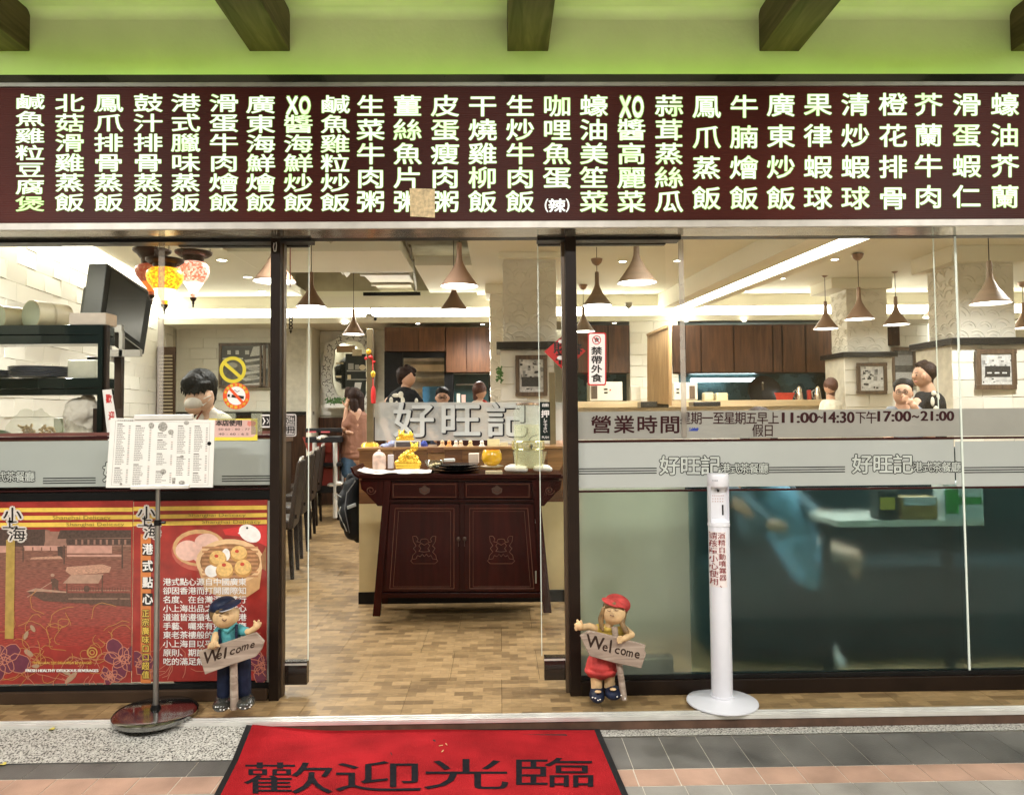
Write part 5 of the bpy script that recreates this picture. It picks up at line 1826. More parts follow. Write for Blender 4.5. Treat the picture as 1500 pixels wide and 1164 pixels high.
# mirror with carved white frame
mt = thing('mirror', 'ornate white carved wall mirror reflecting kitchen shelves in the back niche', 'mirror', W(508, 600, 7.7))
YMR = 7.74
out = [(474, 505), (490, 498), (499, 488), (508, 484), (520, 484), (530, 488), (541, 497), (546, 506), (547, 530), (550, 552), (546, 575), (541, 600), (478, 600), (478, 580), (470, 562), (470, 535), (475, 520)]
inn = [(490, 512), (497, 504), (508, 499), (520, 499), (530, 503), (536, 513), (537, 535), (540, 552), (537, 575), (533, 586), (510, 587), (493, 578), (487, 562), (486, 540), (489, 525)]
mb = MB()
def resamp(poly, n):
    L_ = [0]
    pl = poly + poly[:1]
    for a, b3 in zip(pl, pl[1:]):
        L_.append(L_[-1] + math.hypot(a[0] - b3[0], a[1] - b3[1]))
    o = []
    for k in range(n):
        s_ = L_[-1] * k / n
        i = max(j for j in range(len(L_)) if L_[j] <= s_)
        f = (s_ - L_[i]) / (L_[i + 1] - L_[i] + 1e-9)
        o.append((pl[i][0] * (1 - f) + pl[i + 1][0] * f, pl[i][1] * (1 - f) + pl[i + 1][1] * f))
    return o
cx0, cy0 = 508, 543
def polar(poly, n):
    """radius of poly from the centre at n angles"""
    rs = resamp(poly, 400)
    out_ = []
    for k in range(n):
        a = 2 * math.pi * k / n - math.pi
        best = min(rs, key=lambda p: abs((math.atan2(p[1] - cy0, p[0] - cx0) - a + math.pi) % (2 * math.pi) - math.pi))
        out_.append(best)
    return out_
po_, pi_ = polar(out, 48), polar(inn, 48)
vs, fs = [], []
for (a, b3) in zip(po_, pi_):
    vs += [W(*a, YMR), W(*b3, YMR), W(*a, YMR - .035), W(*b3, YMR - .035)]
for k in range(48):
    a, b3 = k * 4, ((k + 1) % 48) * 4
    fs += [(a + 2, a + 3, b3 + 3, b3 + 2), (a, a + 2, b3 + 2, b3), (a + 1, b3 + 1, b3 + 3, a + 3)]
mb.add(vs, fs)
mb.build('frame', mat('mirror_frame', (.66, .66, .60), .45), mt)
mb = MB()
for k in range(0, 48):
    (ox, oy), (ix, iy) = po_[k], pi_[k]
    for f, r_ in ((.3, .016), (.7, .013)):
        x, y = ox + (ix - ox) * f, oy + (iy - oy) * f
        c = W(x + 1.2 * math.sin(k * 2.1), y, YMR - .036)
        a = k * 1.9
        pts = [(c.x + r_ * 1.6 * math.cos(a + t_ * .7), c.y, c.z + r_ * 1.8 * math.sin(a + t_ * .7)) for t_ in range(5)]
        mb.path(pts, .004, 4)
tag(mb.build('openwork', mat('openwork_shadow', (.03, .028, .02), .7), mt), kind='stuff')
mb = MB()
mb.sheet([W(*p, YMR - .006) for p in pi_])
mb.build('mirror_glass', mat('mirror_glass', (.62, .64, .60), .03, metal=1, var=.02), mt)
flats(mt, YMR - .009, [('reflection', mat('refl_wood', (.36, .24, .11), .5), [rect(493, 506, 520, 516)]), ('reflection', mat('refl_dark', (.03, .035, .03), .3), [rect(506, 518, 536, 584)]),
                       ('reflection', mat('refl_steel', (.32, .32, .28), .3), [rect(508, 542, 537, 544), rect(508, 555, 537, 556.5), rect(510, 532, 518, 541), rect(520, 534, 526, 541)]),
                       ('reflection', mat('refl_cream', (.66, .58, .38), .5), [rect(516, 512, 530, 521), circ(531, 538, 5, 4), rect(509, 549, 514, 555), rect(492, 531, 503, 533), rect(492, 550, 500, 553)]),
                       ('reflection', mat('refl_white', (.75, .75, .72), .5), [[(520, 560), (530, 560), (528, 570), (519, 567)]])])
# downlights
ring_m = mat('downlight_ring', (.7, .68, .6), .4)
dlm = emis('downlight', (1, .95, .84), 16)
dls = [(325, 380, 14), (363, 405, 12), (384, 426, 10), (346, 447, 8), (912, 382, 11), (1051, 347, 13), (992, 381, 10), (918, 427, 9), (505, 473, 9), (612, 473, 7), (707, 474, 7), (1223, 379, 11), (1147, 407, 6), (1092, 426, 7), (1090, 469, 7), (900, 472, 7), (1005, 470, 7), (1315, 344, 11)]
DLL = ['recessed ceiling light nearest the hanging mosaic lanterns', 'recessed ceiling light just left of the brown lamp shade behind the post', 'recessed ceiling light tucked under the lamp shade behind the left post',
       'dim recessed ceiling light low beside the back left cove', 'recessed ceiling light right of the door post under the large brown shade', 'large recessed ceiling light near the glass, right of the bright joint', 'recessed ceiling light close to the left side of the bright glass joint',
       'small recessed ceiling light under the slim dome camera by the right door post', 'recessed light in the back soffit directly above the ornate mirror', 'recessed light in the back soffit above the kitchen doorway cabinets', 'recessed light in the back soffit beside the centre column',
       'recessed ceiling light left of the hanging lamp near the middle right column', 'small recessed ceiling light beside the bright trough, halfway along it', 'tiny recessed ceiling light at the thin end of the bright trough', 'recessed soffit light above the long row of brown cabinets', 'recessed soffit light above the white notice',
       'recessed soffit light above the oak screen', 'recessed ceiling light at the top right edge of the window']
for i, (x, y, w_) in enumerate(dls):
    zz = ZCL if y < 455 else 2.615
    p = G(x, y, zz)
    side = 'left' if x < 420 else ('centre' if x < 830 else 'right')
    t = thing('downlight', DLL[i], 'downlight', (p.x, p.y, zz - .012), 'recessed ceiling lights')
    r_ = w_ / 2 / S(p.y)
    MB().lathe([(r_, .0), (r_ * 1.25, .003), (r_ * 1.25, .0115), (r_, .0115)], (p.x, p.y, zz - .012), 20).build('rim', ring_m, t, smooth=True)
    MB().lathe([(0, .004), (r_ * .98, .004), (r_ * .98, .008), (0, .008)], (p.x, p.y, zz - .012), 20).build('lens', dlm, t)
# room lamps: the light the coves, tubes and downlights throw
for (x, y, z, sx, sy, pw) in ((-2.9, 5.2, 2.95, .5, .5, 40), (-3.4, 1.9, 2.9, .5, .5, 32), (-1.2, 1.6, 2.9, .5, .5, 40), (1.75, 1.2, 2.9, .5, .5, 40), (2.0, 5.0, 2.72, .5, .5, 42), (4.6, 2.6, 2.9, .5, .5, 40), (5.0, 6.0, 2.9, .5, .5, 36), (-.3, 6.2, 2.58, .6, .4, 34), (3.2, .9, 2.8, .5, .5, 22)):
    l = bpy.data.lights.new('downlight_beam', 'SPOT')
    l.energy = pw * 3.9
    l.spot_size = R(150)
    l.spot_blend = .6
    l.shadow_soft_size = .12
    l.color = (1, .985, .95)
    o = bpy.data.objects.new('downlight_beam', l)
    o.location = (x, y, z)
    COL.objects.link(o)

# ================================================================== BACK CABINETS AND KITCHEN
YC = 6.80
def cab(lab, xs, y0, y1, Y=YC, dep=.35, knobs=True, m=None):
    t = thing('wall_cabinet', lab, 'cabinet', (W((xs[0] + xs[-1]) / 2, y1, Y).x, Y, W(xs[0], y1, Y).z))
    a, b3 = W(xs[0], y0, Y), W(xs[-1], y1, Y)
    MB().box((a.x, Y + .02, b3.z), (b3.x, Y + dep, a.z)).build('carcass', darkw, t)
    for x0, x1 in zip(xs, xs[1:]):
        p, q = W(x0, y0, Y), W(x1, y1, Y)
        MB().box((p.x + .003, Y, q.z + .003), (q.x - .003, Y + .0195, p.z - .003)).build('door', m or dcab, t, bevel=.0015)
    return t
cab('brown wall cabinet high above the kitchen doorway', [563, 613, 652], 479, 514.5, Y=6.9)
cab('tall brown cabinet panels right of the kitchen doorway', [653, 683, 719], 479, 545, Y=6.9)
cab('brown wall cabinet behind the white notice, right of the doorway', [846, 872, 891, 923], 476, 546)
cab('long row of brown wall cabinets above the kitchen counter', [985, 1004, 1027, 1075, 1132, 1146, 1180, 1229], 476, 545)
pl = MB()
pxbox(pl, 923, 476, 949, 640, YC + .05, .3)
pl_ = tag(pl.build('wall_pilaster', backing), kind='structure')
rot_tiles(pl_, Vector((W(923, 500, YC).x, YC + .049, 0)), Vector((W(923, 500, YC).x + .70, YC + .049, 0)), .9, 2.6, .34, .155, 8)
oak = wood('light_oak', (.36, .21, .085), (.52, .33, .15), .5, 'Z', 5)
of = thing('wooden_screen', 'light oak box screen standing open between the two cabinet rows', 'screen', W(965, 600, 5.6))
a, b3 = W(948, 494, 5.6), W(981, 478, 5.4)
zb_ = W(960, 600, 5.6).z
MB().hexa([W(948, 590, 5.8), W(979, 592, 5.2), W(982, 592, 5.2), W(950, 590, 5.85)], [W(948, 492, 5.8), W(979, 479, 5.2), W(982, 478, 5.2), W(950, 490, 5.85)]).build('side_panel', oak, of)
MB().hexa([W(947, 492, 5.78), W(979, 479, 5.18), W(984, 480, 5.2), W(950, 492, 5.85)], [W(947, 489, 5.78), W(979, 475, 5.18), W(984, 476, 5.2), W(950, 488, 5.85)]).build('top_board', oak, of)
MB().hexa([W(979.5, 594, 5.17), W(984, 594, 5.17), W(984.5, 594, 5.4), W(980, 594, 5.4)], [W(979.5, 476, 5.17), W(984, 476, 5.17), W(984.5, 477, 5.4), W(980, 477, 5.4)]).build('post', oak, of)
# kitchen behind the counter
teal = mat('kitchen_wall', (.035, .085, .095), .25, metal=.4, var=.35, scale=4, rv=.1)
kw = MB().box((W(840, 560, 8.2).x, 8.2, .9), (W(1260, 560, 8.2).x, 8.25, 2.6)).build('kitchen_wall', teal)
tag(kw, kind='structure')
kw2 = MB().box((W(540, 560, 8.3).x, 8.3, 0), (W(735, 560, 8.3).x, 8.35, 2.7)).build('kitchen_wall', mat('kitchen_wall_dark', (.05, .06, .055), .4, var=.3, scale=5))
tag(kw2, kind='structure')
kt = thing('tube_light', 'bright white tube light glowing inside the kitchen opening', 'tube light', W(1060, 556, 7.4))
MB().tube(W(1012, 557, 7.4), W(1106, 556, 7.4), .028, n=10).build('tube', emis('tube_cold', (.75, .97, 1), 10), kt, smooth=True)
MB().box((W(1008, 550, 7.4).x, 7.42, W(1008, 551, 7.4).z), (W(1112, 546, 7.4).x, 7.6, W(1008, 546.5, 7.4).z)).build('housing', mat('teal_hood', (.10, .2, .22), .3, metal=.5), kt)
ctop = wood('counter_top', (.48, .36, .20), (.58, .45, .27), .45, 'X', 5)
ko = thing('kitchen_counter', 'long pale wooden kitchen pass counter beneath the brown cabinets', 'counter', (W(1030, 600, 6.3).x, 6.3, 0))
a, b3 = W(846, 588, 6.2), W(1236, 594, 6.2)
MB().box((a.x, 6.2, b3.z), (b3.x, 7.0, a.z)).build('top', ctop, ko, bevel=.004)
MB().box((a.x, 6.3, 0), (b3.x, 6.95, b3.z - .001)).build('front_panel', mat('counter_white', (.66, .63, .55), .5), ko)
whitep = mat('appliance_cream', (.66, .62, .52), .35, var=.04)
def small(name, lab, cat, x0, y0, x1, y1, Y, dep, m, bev=.01, parts=()):
    t = thing(name, lab, cat, W((x0 + x1) / 2, y1, Y))
    mb = MB()
    pxbox(mb, x0, y0, x1, y1, Y, dep)
    mb.build('body', m, t, bevel=bev)
    for nm, q0, q1, q2, q3, pmn in parts:
        mb = MB()
        pxbox(mb, q0, q1, q2, q3, Y - .008, .0075)
        mb.build(nm, pmn, t)
    return t
small('coffee_machine', 'cream box shaped machine on the counter below the white notice', 'machine', 864, 559, 912, 587, 6.35, .35, whitep, parts=[('front_plate', 866, 565, 875, 584, oakp), ('button', 885, 569, 890, 571, blackm), ('button', 893, 570, 895, 572, pap_red), ('button', 885, 574, 890, 576, blackm)])
small('coffee_machine', 'cream machine on the counter partly behind the bright glass joint', 'machine', 987, 560, 1022, 586, 6.35, .35, whitep, parts=[('front_plate', 1010, 565, 1018, 584, oakp), ('button', 991, 569, 995, 571, blackm), ('button', 991, 574, 995, 576, blackm)])
small('white_canister', 'white canister beside the left cream machine', 'canister', 924, 565, 939, 587, 6.3, .12, whitep)
small('black_tray', 'black box on the pass counter left of the oak screen foot', 'box', 939, 588, 980, 597, 5.5, .25, ledge)
small('black_tray', 'black box on the pass counter right of the oak screen', 'box', 1016, 588, 1056, 595, 5.5, .25, ledge)
small('food_box', 'left one of two cream lidded food boxes on the pass counter', 'food box', 1032, 574.5, 1046, 587, 6.4, .15, mat('cream_plastic', (.68, .60, .38), .4), .02)
small('food_box', 'right one of two cream lidded food boxes on the pass counter', 'food box', 1050, 575, 1067, 588, 6.4, .15, MATS['cream_plastic'], .02)
rb = thing('basket', 'red plastic basket on the pass counter', 'basket', W(1149, 587, 6.4))
MB().hexa([W(1138, 587, 6.4), W(1160, 587, 6.4), W(1160, 587, 6.6), W(1138, 587, 6.6)], [W(1135, 576, 6.38), W(1164, 576, 6.38), W(1164, 576, 6.62), W(1135, 576, 6.62)]).build('body', mat('red_plastic', (.55, .05, .03), .4), rb, bevel=.004)
MB().hexa([W(1134.5, 577, 6.37), W(1164.5, 577, 6.37), W(1164.5, 577, 6.63), W(1134.5, 577, 6.63)], [W(1134.5, 575, 6.37), W(1164.5, 575, 6.37), W(1164.5, 575, 6.63), W(1134.5, 575, 6.63)]).build('rim', MATS['red_plastic'], rb)
for x0, lb in ((1171, 'tall steel cup with a handle right of the red basket'), (1198, 'tall steel cup near the relief column')):
    p = W(x0, 587, 6.4)
    t = thing('steel_cup', lb, 'cup', p)
    MB().lathe([(0, 0), (.05, 0), (.045, .06), (.03, .17), (.018, .19), (0, .2)], p, 18).build('body', mat('warm_steel', (.6, .5, .38), .2, metal=.9), t, smooth=True)
    MB().path([(p.x - .04, p.y, p.z + .15), (p.x - .08, p.y, p.z + .12), (p.x - .07, p.y, p.z + .05), (p.x - .045, p.y, p.z + .03)], .008, 6).build('handle', steel, t, smooth=True)
small('sauce_bottle', 'small red container between the two steel cups', 'container', 1184, 571, 1189, 587, 6.4, .06, MATS['red_plastic'], .01)
wk = thing('wok', 'round black wok leaning at the back of the kitchen pass', 'wok', W(1117, 587, 6.6))
MB().lathe([(0, 0), (.12, .01), (.2, .05), (.235, .1)], (0, 0, 0), 28).build('bowl', mat('wok_black', (.012, .014, .016), .35, metal=.5), wk, smooth=True)
o = wk.children[0]
o.location = W(1117, 577, 6.75) - Vector(wk.location) + Vector((0, 0, 0))
o.rotation_euler = (R(75), 0, 0)
o.data.transform(Matrix.Translation(Vector(wk.location)))
MB().tube(W(1117, 571, 6.7), W(1117, 560, 6.6), .012, n=8).build('handle', steel, wk)
# kitchen doorway in the centre
kd = thing('kitchen_doorway', 'black framed kitchen doorway showing crumpled steel behind', 'doorway', W(618, 650, 6.95))
for a in ((563, 515, 590, 640), (651, 515, 664, 640), (590, 515, 651, 524)):
    mb = MB()
    pxbox(mb, *a, 6.95, .1)
    mb.build('frame', blackm, kd)
mb = MB()
n_ = 14
vs, fs = [], []
for j in range(n_ + 1):
    for i in range(2):
        x = 588 + i * 64
        y = 524 + 70 * j / n_
        p = W(x, y, 7.6 + .03 * math.sin(j * 1.9 + i))
        vs.append(p)
for j in range(n_):
    a = j * 2
    fs.append((a, a + 1, a + 3, a + 2))
mb.add(vs, fs)
mb.build('steel_sheet', mat('crumpled_steel', (.70, .62, .48), .4, metal=.6, var=.2, scale=5, bump=1, bscale=6), kd, smooth=True)
mb = MB()
pxbox(mb, 619, 566, 652, 596, 7.45, .05)
mb.build('blue_panel', mat('blue_plastic', (.07, .24, .42), .4, var=.15), kd)
small('shelf_unit', 'dark glass fronted fridge below the brown panels right of the doorway', 'fridge', 665, 547, 716, 640, 7.2, .5, mat('fridge_dark', (.02, .045, .045), .2, coat=.4), parts=[('top_edge', 665, 545, 716, 548, alu), ('shelf', 668, 562, 700, 564, steel), ('cup', 669, 576, 674, 590, whitep), ('cup', 676, 578, 682, 590, mat('pale_pink', (.55, .35, .28), .5))])
# far right corner
small('door_panel', 'dark brown door head left of the far right picture', 'door', 1301, 478, 1318, 506, 7.44, .05, darkw, .002)
cu = thing('curtain', 'bright blue curtain hanging at the far right doorway', 'curtain', W(1369, 600, 7.3))
vs, fs = [], []
for i in range(25):
    x = 1361 + 17 * i / 24
    for y in (512, 640):
        p = W(x, y, 7.3)
        vs.append((p.x, 7.3 + .03 * math.sin(i * 1.5), p.z))
for i in range(24):
    a = i * 2
    fs.append((a, a + 1, a + 3, a + 2))
MB().add(vs, fs).build('cloth', mat('blue_cloth', (.02, .20, .34), .8), cu, smooth=True)
lp = small('lit_panel', 'white panel with dark bamboo pattern above the blue curtain', 'panel', 1361, 474, 1381, 511, 7.35, .03, emis('panel_white', (1, .97, .86), .9), .001)
flats(lp, 7.34, [('print', pr_bk, stroke([(1362, 483), (1378, 494)], 1) + [circ(x, y, 3.2, 1.2, 8, rot=r_) for x, y, r_ in ((1366, 486, .5), (1371, 491, 1.2), (1375, 488, .2), (1373, 497, .9), (1377, 500, .4), (1368, 493, 2.2))])])
dkp = small('louvre_door', 'dark slatted louvre shutter on the left wall near the corner', 'louvre door', 229, 508, 256, 650, 6.6, .03, mat('louvre_back', (.05, .028, .016), .5), .001)
mb = MB()
for k in range(24):
    pxbox(mb, 233, 520 + k * 5, 252, 522 + k * 5, 6.585, .012)
for k in range(24):
    mb2 = MB()
    pxbox(mb2, 233, 520 + k * 5, 252, 522.4 + k * 5, 6.57, .02)
    mb2.build('slat', mat('louvre_slat', (.30, .24, .15), .5), dkp)
for a_, b_ in ((-8, W(-60, 700, 0).x - .002), (W(1580, 700, 0).x + .002, 8)):
    tag(MB().box((a_, -.03, .0005), (b_, .24, ZT - .006)).build('outer_wall', paint), kind='structure')
# ================================================================== HANGING LAMPS
shade_c = mat('copper_shade', (.29, .185, .125), .38, metal=.35, var=.1, scale=4)
shade_w = mat('walnut_shade', (.24, .165, .11), .55, var=.15, scale=4, stretch=(1, 1, 6))
neckw = wood('neck_wood', (.30, .17, .075), (.42, .26, .12), .5, 'Z', 12)
cordm = mat('cord_black', (.02, .016, .012), .6)
bulb = emis('pendant_light', (1, .97, .90), 9)
inner = mat('shade_inner', (.8, .78, .72), .5, emit=.5)
def make_pendant(sm_):
    t = thing('pendant_lamp', 'x', 'pendant lamp')
    R_ = .15
    prof = [(.020, .34), (.0225, .235), (.024, .215), (.034, .18), (.062, .125), (.10, .07), (.135, .022), (R_, .004), (R_, 0)]
    MB().lathe(prof, n=36).build('shade', sm_, t, smooth=True)
    MB().lathe([(R_ - .003, .002), (.13, .022), (.095, .07), (.058, .125), (.0, .17)], n=32).build('inner_face', inner, t, smooth=True)
    MB().lathe([(0, .012), (R_ - .012, .012), (R_ - .012, .016), (0, .02)], n=32).build('diffuser', bulb, t, smooth=True)
    MB().lathe([(0, .345), (.017, .345), (.0205, .235), (.0, .235)], n=20).build('neck', neckw, t, smooth=True)
    return t
def pend(lab, x, yb, w_, zc_=ZCL, proto=None, canopy=True):
    sc_ = w_ / .30
    d = F / sc_
    Y = d - 3.6
    p = W(x, yb, Y)
    t = proto
    if used[id(proto)]:
        t = copy_tree(proto)
    used[id(proto)] = True
    t['label'] = lab
    t['group'] = 'pendant lamps over the tables'
    t.location = p
    z = max(.40, (zc_ - p.z))
    mb = MB()
    mb.tube((p.x, p.y, p.z + .34), (p.x, p.y, p.z + z), .0035, n=6)
    mb.build('cord', cordm, t)
    if canopy:
        MB().lathe([(0, z - .07), (.018, z - .068), (.045, z - .045), (.058, z - .015), (.06, z - .001), (0, z - .001)], (p.x, p.y, p.z), 22).build('canopy', shade_c, t, smooth=True)
    return t
pc_, pw_ = make_pendant(shade_c), make_pendant(shade_w)
used = {id(pc_): False, id(pw_): False}
pend('large copper pendant lamp hanging nearest in the open doorway', 673, 420, 57, 3.5, pc_)
pend('darker copper pendant lamp hanging just behind the largest one in the doorway', 665, 455, 43, 3.5, pc_)
pend('pendant lamp half hidden by the left door post', 402, 413, 62, 3.0, pc_)
pend('copper pendant lamp seen through the left sliding door glass', 456, 450, 45, 3.5, pc_)
pend('small copper pendant lamp hanging in front of the ornate mirror', 518, 490, 33, 3.5, pc_)
pend('large walnut pendant lamp right of the white notice', 933, 415, 59, 3.0, pw_)
pend('walnut pendant lamp above the white notice with its ceiling cup showing', 875, 448, 44, 2.88, pw_)
pend('low small pendant lamp right beside the right door post', 855, 486, 34, 3.0, pw_)
pend('pale copper pendant lamp left of the middle right column', 1210, 482, 36, 3.05, pc_)
pend('copper pendant lamp hanging in front of the middle right column', 1259, 468, 42, 2.99, pc_)
pend('copper pendant lamp just right of the middle right column', 1313, 476, 37, 3.05, pc_)
pend('pendant lamp between the middle right and far right columns', 1370, 465, 34, 3.0, pc_, canopy=False)
pend('big walnut pendant lamp in front of the far right column', 1451, 445, 56, 3.0, pw_)
pend('pendant lamp cut by the right edge of the photo', 1500, 481, 34, 3.0, pc_)
# mosaic lanterns
capm = mat('lantern_bronze', (.035, .018, .010), .4, metal=.6)
def mosaic(name, c1, c2, st, lowst):
    m = mat(name, c1, .35, var=0, emit=st)
    nt = m.node_tree
    b = nt.nodes['Principled BSDF']
    tc = [n for n in nt.nodes if n.type == 'TEX_COORD'][0]
    vo = nt.nodes.new('ShaderNodeTexVoronoi')
    vo.inputs['Scale'].default_value = 95
    nt.links.new(tc.outputs['Object'], vo.inputs['Vector'])
    cr = nt.nodes.new('ShaderNodeValToRGB')
    cr.color_ramp.elements[0].color = (*c1, 1)
    cr.color_ramp.elements[0].position = .3
    cr.color_ramp.elements[1].color = (*c2, 1)
    cr.color_ramp.elements[1].position = .7
    nt.links.new(vo.outputs['Color'], cr.inputs[0])
    nt.links.new(cr.outputs[0], b.inputs['Emission Color'])
    nt.links.new(cr.outputs[0], b.inputs['Base Color'])
    return m
def lantern(lab, x, ytop, ybot, rpx, Y, m1, m2, ycap, rcap):
    s_ = S(Y)
    p = W(x, ybot, Y)
    t = thing('mosaic_lantern', lab, 'lantern', p, 'mosaic lanterns')
    h = (ybot - ytop) / s_
    r = rpx / s_
    pr = [(.16, 0), (.18, .12), (.30, .22), (.62, .42), (.92, .62), (1.0, .76), (.96, .88), (.75, .97), (.5, 1.0)]
    k = 4
    MB().lathe([(a * r, b_ * h) for a, b_ in pr[k - 1:]], p, 28).build('glass_globe', m1, t, smooth=True)
    MB().lathe([(a * r, b_ * h) for a, b_ in pr[1:k]], p, 28).build('lower_glass', m2, t, smooth=True)
    MB().lathe([(a * r * 1.02, b_ * h) for a, b_ in pr[:2]], p, 28).build('foot_glass', m1, t, smooth=True)
    MB().lathe([(0, -.055), (.006, -.05), (.004, -.035), (.010, -.03), (.006, -.02), (.014, -.012), (r * .2, 0), (r * .2, .004), (0, .004)], p, 14).build('finial', capm, t, smooth=True)
    rc_ = rcap / s_
    zc_ = W(x, ycap, Y).z - p.z
    MB().lathe([(r * .5, h - .004), (r * .62, h + .004), (r * .66, h + .03), (rc_ * .8, zc_ - .028), (rc_, zc_ - .012), (rc_ * 1.02, zc_), (rc_ * .9, zc_), (0, zc_ - .006)], p, 30).build('cap', capm, t, smooth=True)
    mb = MB()
    for k in range(3):
        a = R(30 + k * 120)
        q = Vector((p.x + rc_ * .9 * math.cos(a), p.y + rc_ * .9 * math.sin(a), p.z + zc_))
        e = Vector((p.x + .02 * math.cos(a), p.y + .02 * math.sin(a), ZCL + .0))
        n_ = 46
        for i in range(n_):
            a_, b_ = q + (e - q) * (i / n_), q + (e - q) * ((i + .75) / n_)
            o_ = Vector((.004, 0, 0)) if i % 2 else Vector((0, .004, 0))
            mb.tube(a_ + o_, b_ + o_, .0022, n=4, caps=False)
            mb.tube(a_ - o_, b_ - o_, .0022, n=4, caps=False)
    mb.build('chain', capm, t)
    l = bpy.data.lights.new('lantern_glow', 'POINT')
    l.energy = 1.5
    l.color = (1, .7, .35)
    l.shadow_soft_size = .05
    return t
mo_or = mosaic('mosaic_orange', (1.0, .22, .01), (1.0, .62, .02), .95, 1)
mo_orl = mat('mosaic_orange_low', (.9, .8, .5), .4, emit=1.6, ecol=(1, .86, .50))
mo_pk = mosaic('mosaic_pink', (.85, .20, .10), (.95, .72, .62), .62, 1)
mo_pkl = mat('mosaic_pink_low', (.9, .9, .85), .4, emit=1.5, ecol=(1, .96, .88))
mo_rd = mosaic('mosaic_red', (.35, .05, .02), (.45, .16, .08), .25, 1)
mo_rdl = mat('mosaic_red_low', (.6, .15, .03), .4, emit=.7, ecol=(.8, .16, .02))
lantern('glowing orange and yellow mosaic lantern, lowest of the hanging group', 241, 392, 447, 25.5, .55, mo_or, mo_orl, 380, 26)
lantern('pink and white glowing mosaic lantern, right one of the hanging group', 283, 383, 437, 22.5, .85, mo_pk, mo_pkl, 369, 25.5)
lantern('dull dark red unlit looking mosaic lantern on the left of the hanging group', 222, 387, 433, 23, .95, mo_rd, mo_rdl, 366, 26)

# charm hanging inside the left door
ch_ = thing('hanging_charm', 'dark string charm of rings hanging beside the left door post', 'charm', W(426, 490, 1.2))
mb = MB()
mb.tube(W(425, 420, 1.2), W(425, 345, 1.2), .004, n=5)
mb.build('cord', mat('charm_cord', (.25, .07, .04), .6), ch_)
mb = MB()
for k in range(5):
    c = W(426, 459 + k * 5.2, 1.2)
    pts = [(c.x + .010 * math.cos(a * .785), 1.2, c.z + .012 * math.sin(a * .785)) for a in range(9)]
    mb.path(pts, .004, 5)
mb.tube(W(426, 484, 1.2), W(426, 489, 1.2), .010, .001, n=6)
mb.build('rings', blackm, ch_)
cam_ = thing('ceiling_camera', 'small white security camera hanging under the back cove above the mirror', 'camera', W(544, 470, 6.5))
mb = MB()
mb.tube(W(543, 450, 6.5), W(543, 461, 6.5), .012, n=8)
mb.build('stem', whitep, cam_)
MB().tube(W(538, 462, 6.5), W(549, 467, 6.45), .035, .03, n=12).build('body', whitep, cam_, smooth=True)
MB().tube(W(549, 467, 6.45), W(550, 467.5, 6.44), .022, n=12).build('lens', blackm, cam_)
dc_ = thing('dome_camera', 'small dome camera under the ceiling right of the walnut lamps', 'camera', W(921, 450, 6.3))
MB().lathe([(0, 0), (.03, .01), (.045, .03), (.05, .08), (0, .08)], W(921, 452, 6.3), 16).build('body', mat('dome_grey', (.4, .38, .3), .4), dc_, smooth=True)
MB().lathe([(0, -.004), (.022, .002), (.028, .012), (0, .012)], W(921, 452, 6.3), 12).build('lens', blackm, dc_, smooth=True)

# ================================================================== TELEVISION
tvm = mat('tv_grey', (.016, .016, .012), .6, var=.08)
tv = thing('television', 'bulky grey television mounted high on the left wall, tilted towards the room', 'television', W(180, 517, 3.0))
f4 = [W(146, 470, 2.5), W(211, 519, 3.15), None, W(157, 385, 2.62)]
q_ = (f4[1] - f4[0]).cross(f4[3] - f4[0])
r4 = ray(225, 430)
f4[2] = CAM + r4 * ((f4[0] - CAM).dot(q_) / r4.dot(q_))
nrm = (f4[1] - f4[0]).cross(f4[3] - f4[0]).normalized()
if nrm.dot(CAM - f4[0]) < 0: nrm = -nrm
bk4 = [v - nrm * .16 for v in f4]
MB().hexa(bk4, f4).build('bezel', tvm, tv, bevel=.008)
ctr = sum(f4, Vector()) / 4
def tvp(u, v, k=.003):
    return (f4[0] * (1 - u) + f4[1] * u) * (1 - v) + (f4[3] * (1 - u) + f4[2] * u) * v + nrm * k
bk5 = [ctr + (v - ctr) * .7 - nrm * .155 for v in f4]
bk6 = [ctr + (v - ctr) * .5 - nrm * .30 for v in f4]
MB().hexa(bk6, bk5).build('rear_case', tvm, tv, bevel=.01)
MB().hexa([tvp(.09, .12, -.0), tvp(.86, .12, 0), tvp(.86, .93, 0), tvp(.09, .93, 0)], [tvp(.09, .12), tvp(.86, .12), tvp(.86, .93), tvp(.09, .93)]).build('screen', mat('tv_screen', (.006, .006, .005), .22, var=.05, spec=.25), tv)
mb = MB()
for v0 in (.03, .96):
    mb.sheet([tvp(.04, v0, .002), tvp(.95, v0, .002), tvp(.95, v0 + .015, .002), tvp(.04, v0 + .015, .002)])
mb.build('trim', mat('tv_trim', (.25, .24, .2), .3), tv)
br = thing('tv_bracket', 'grey metal bracket and upright holding the television', 'bracket', W(166, 650, 2.4))
g_ = mat('bracket_grey', (.22, .21, .18), .5)
mb = MB()
for a in ((155, 476, 160, 527), (160, 476, 178, 486), (174, 486, 179, 522), (155, 512, 205, 522)):
    pxbox(mb, *a, 2.35, .04)
mb.build('arm', g_, br)
mb = MB()
pxbox(mb, 165, 522, 177, 640, 2.40, .05)
mb.build('upright', mat('post_brown', (.03, .018, .012), .5), br)
mb = MB()
pxbox(mb, 158, 522, 163, 571, 2.30, .04)
mb.build('rod', steel, br)

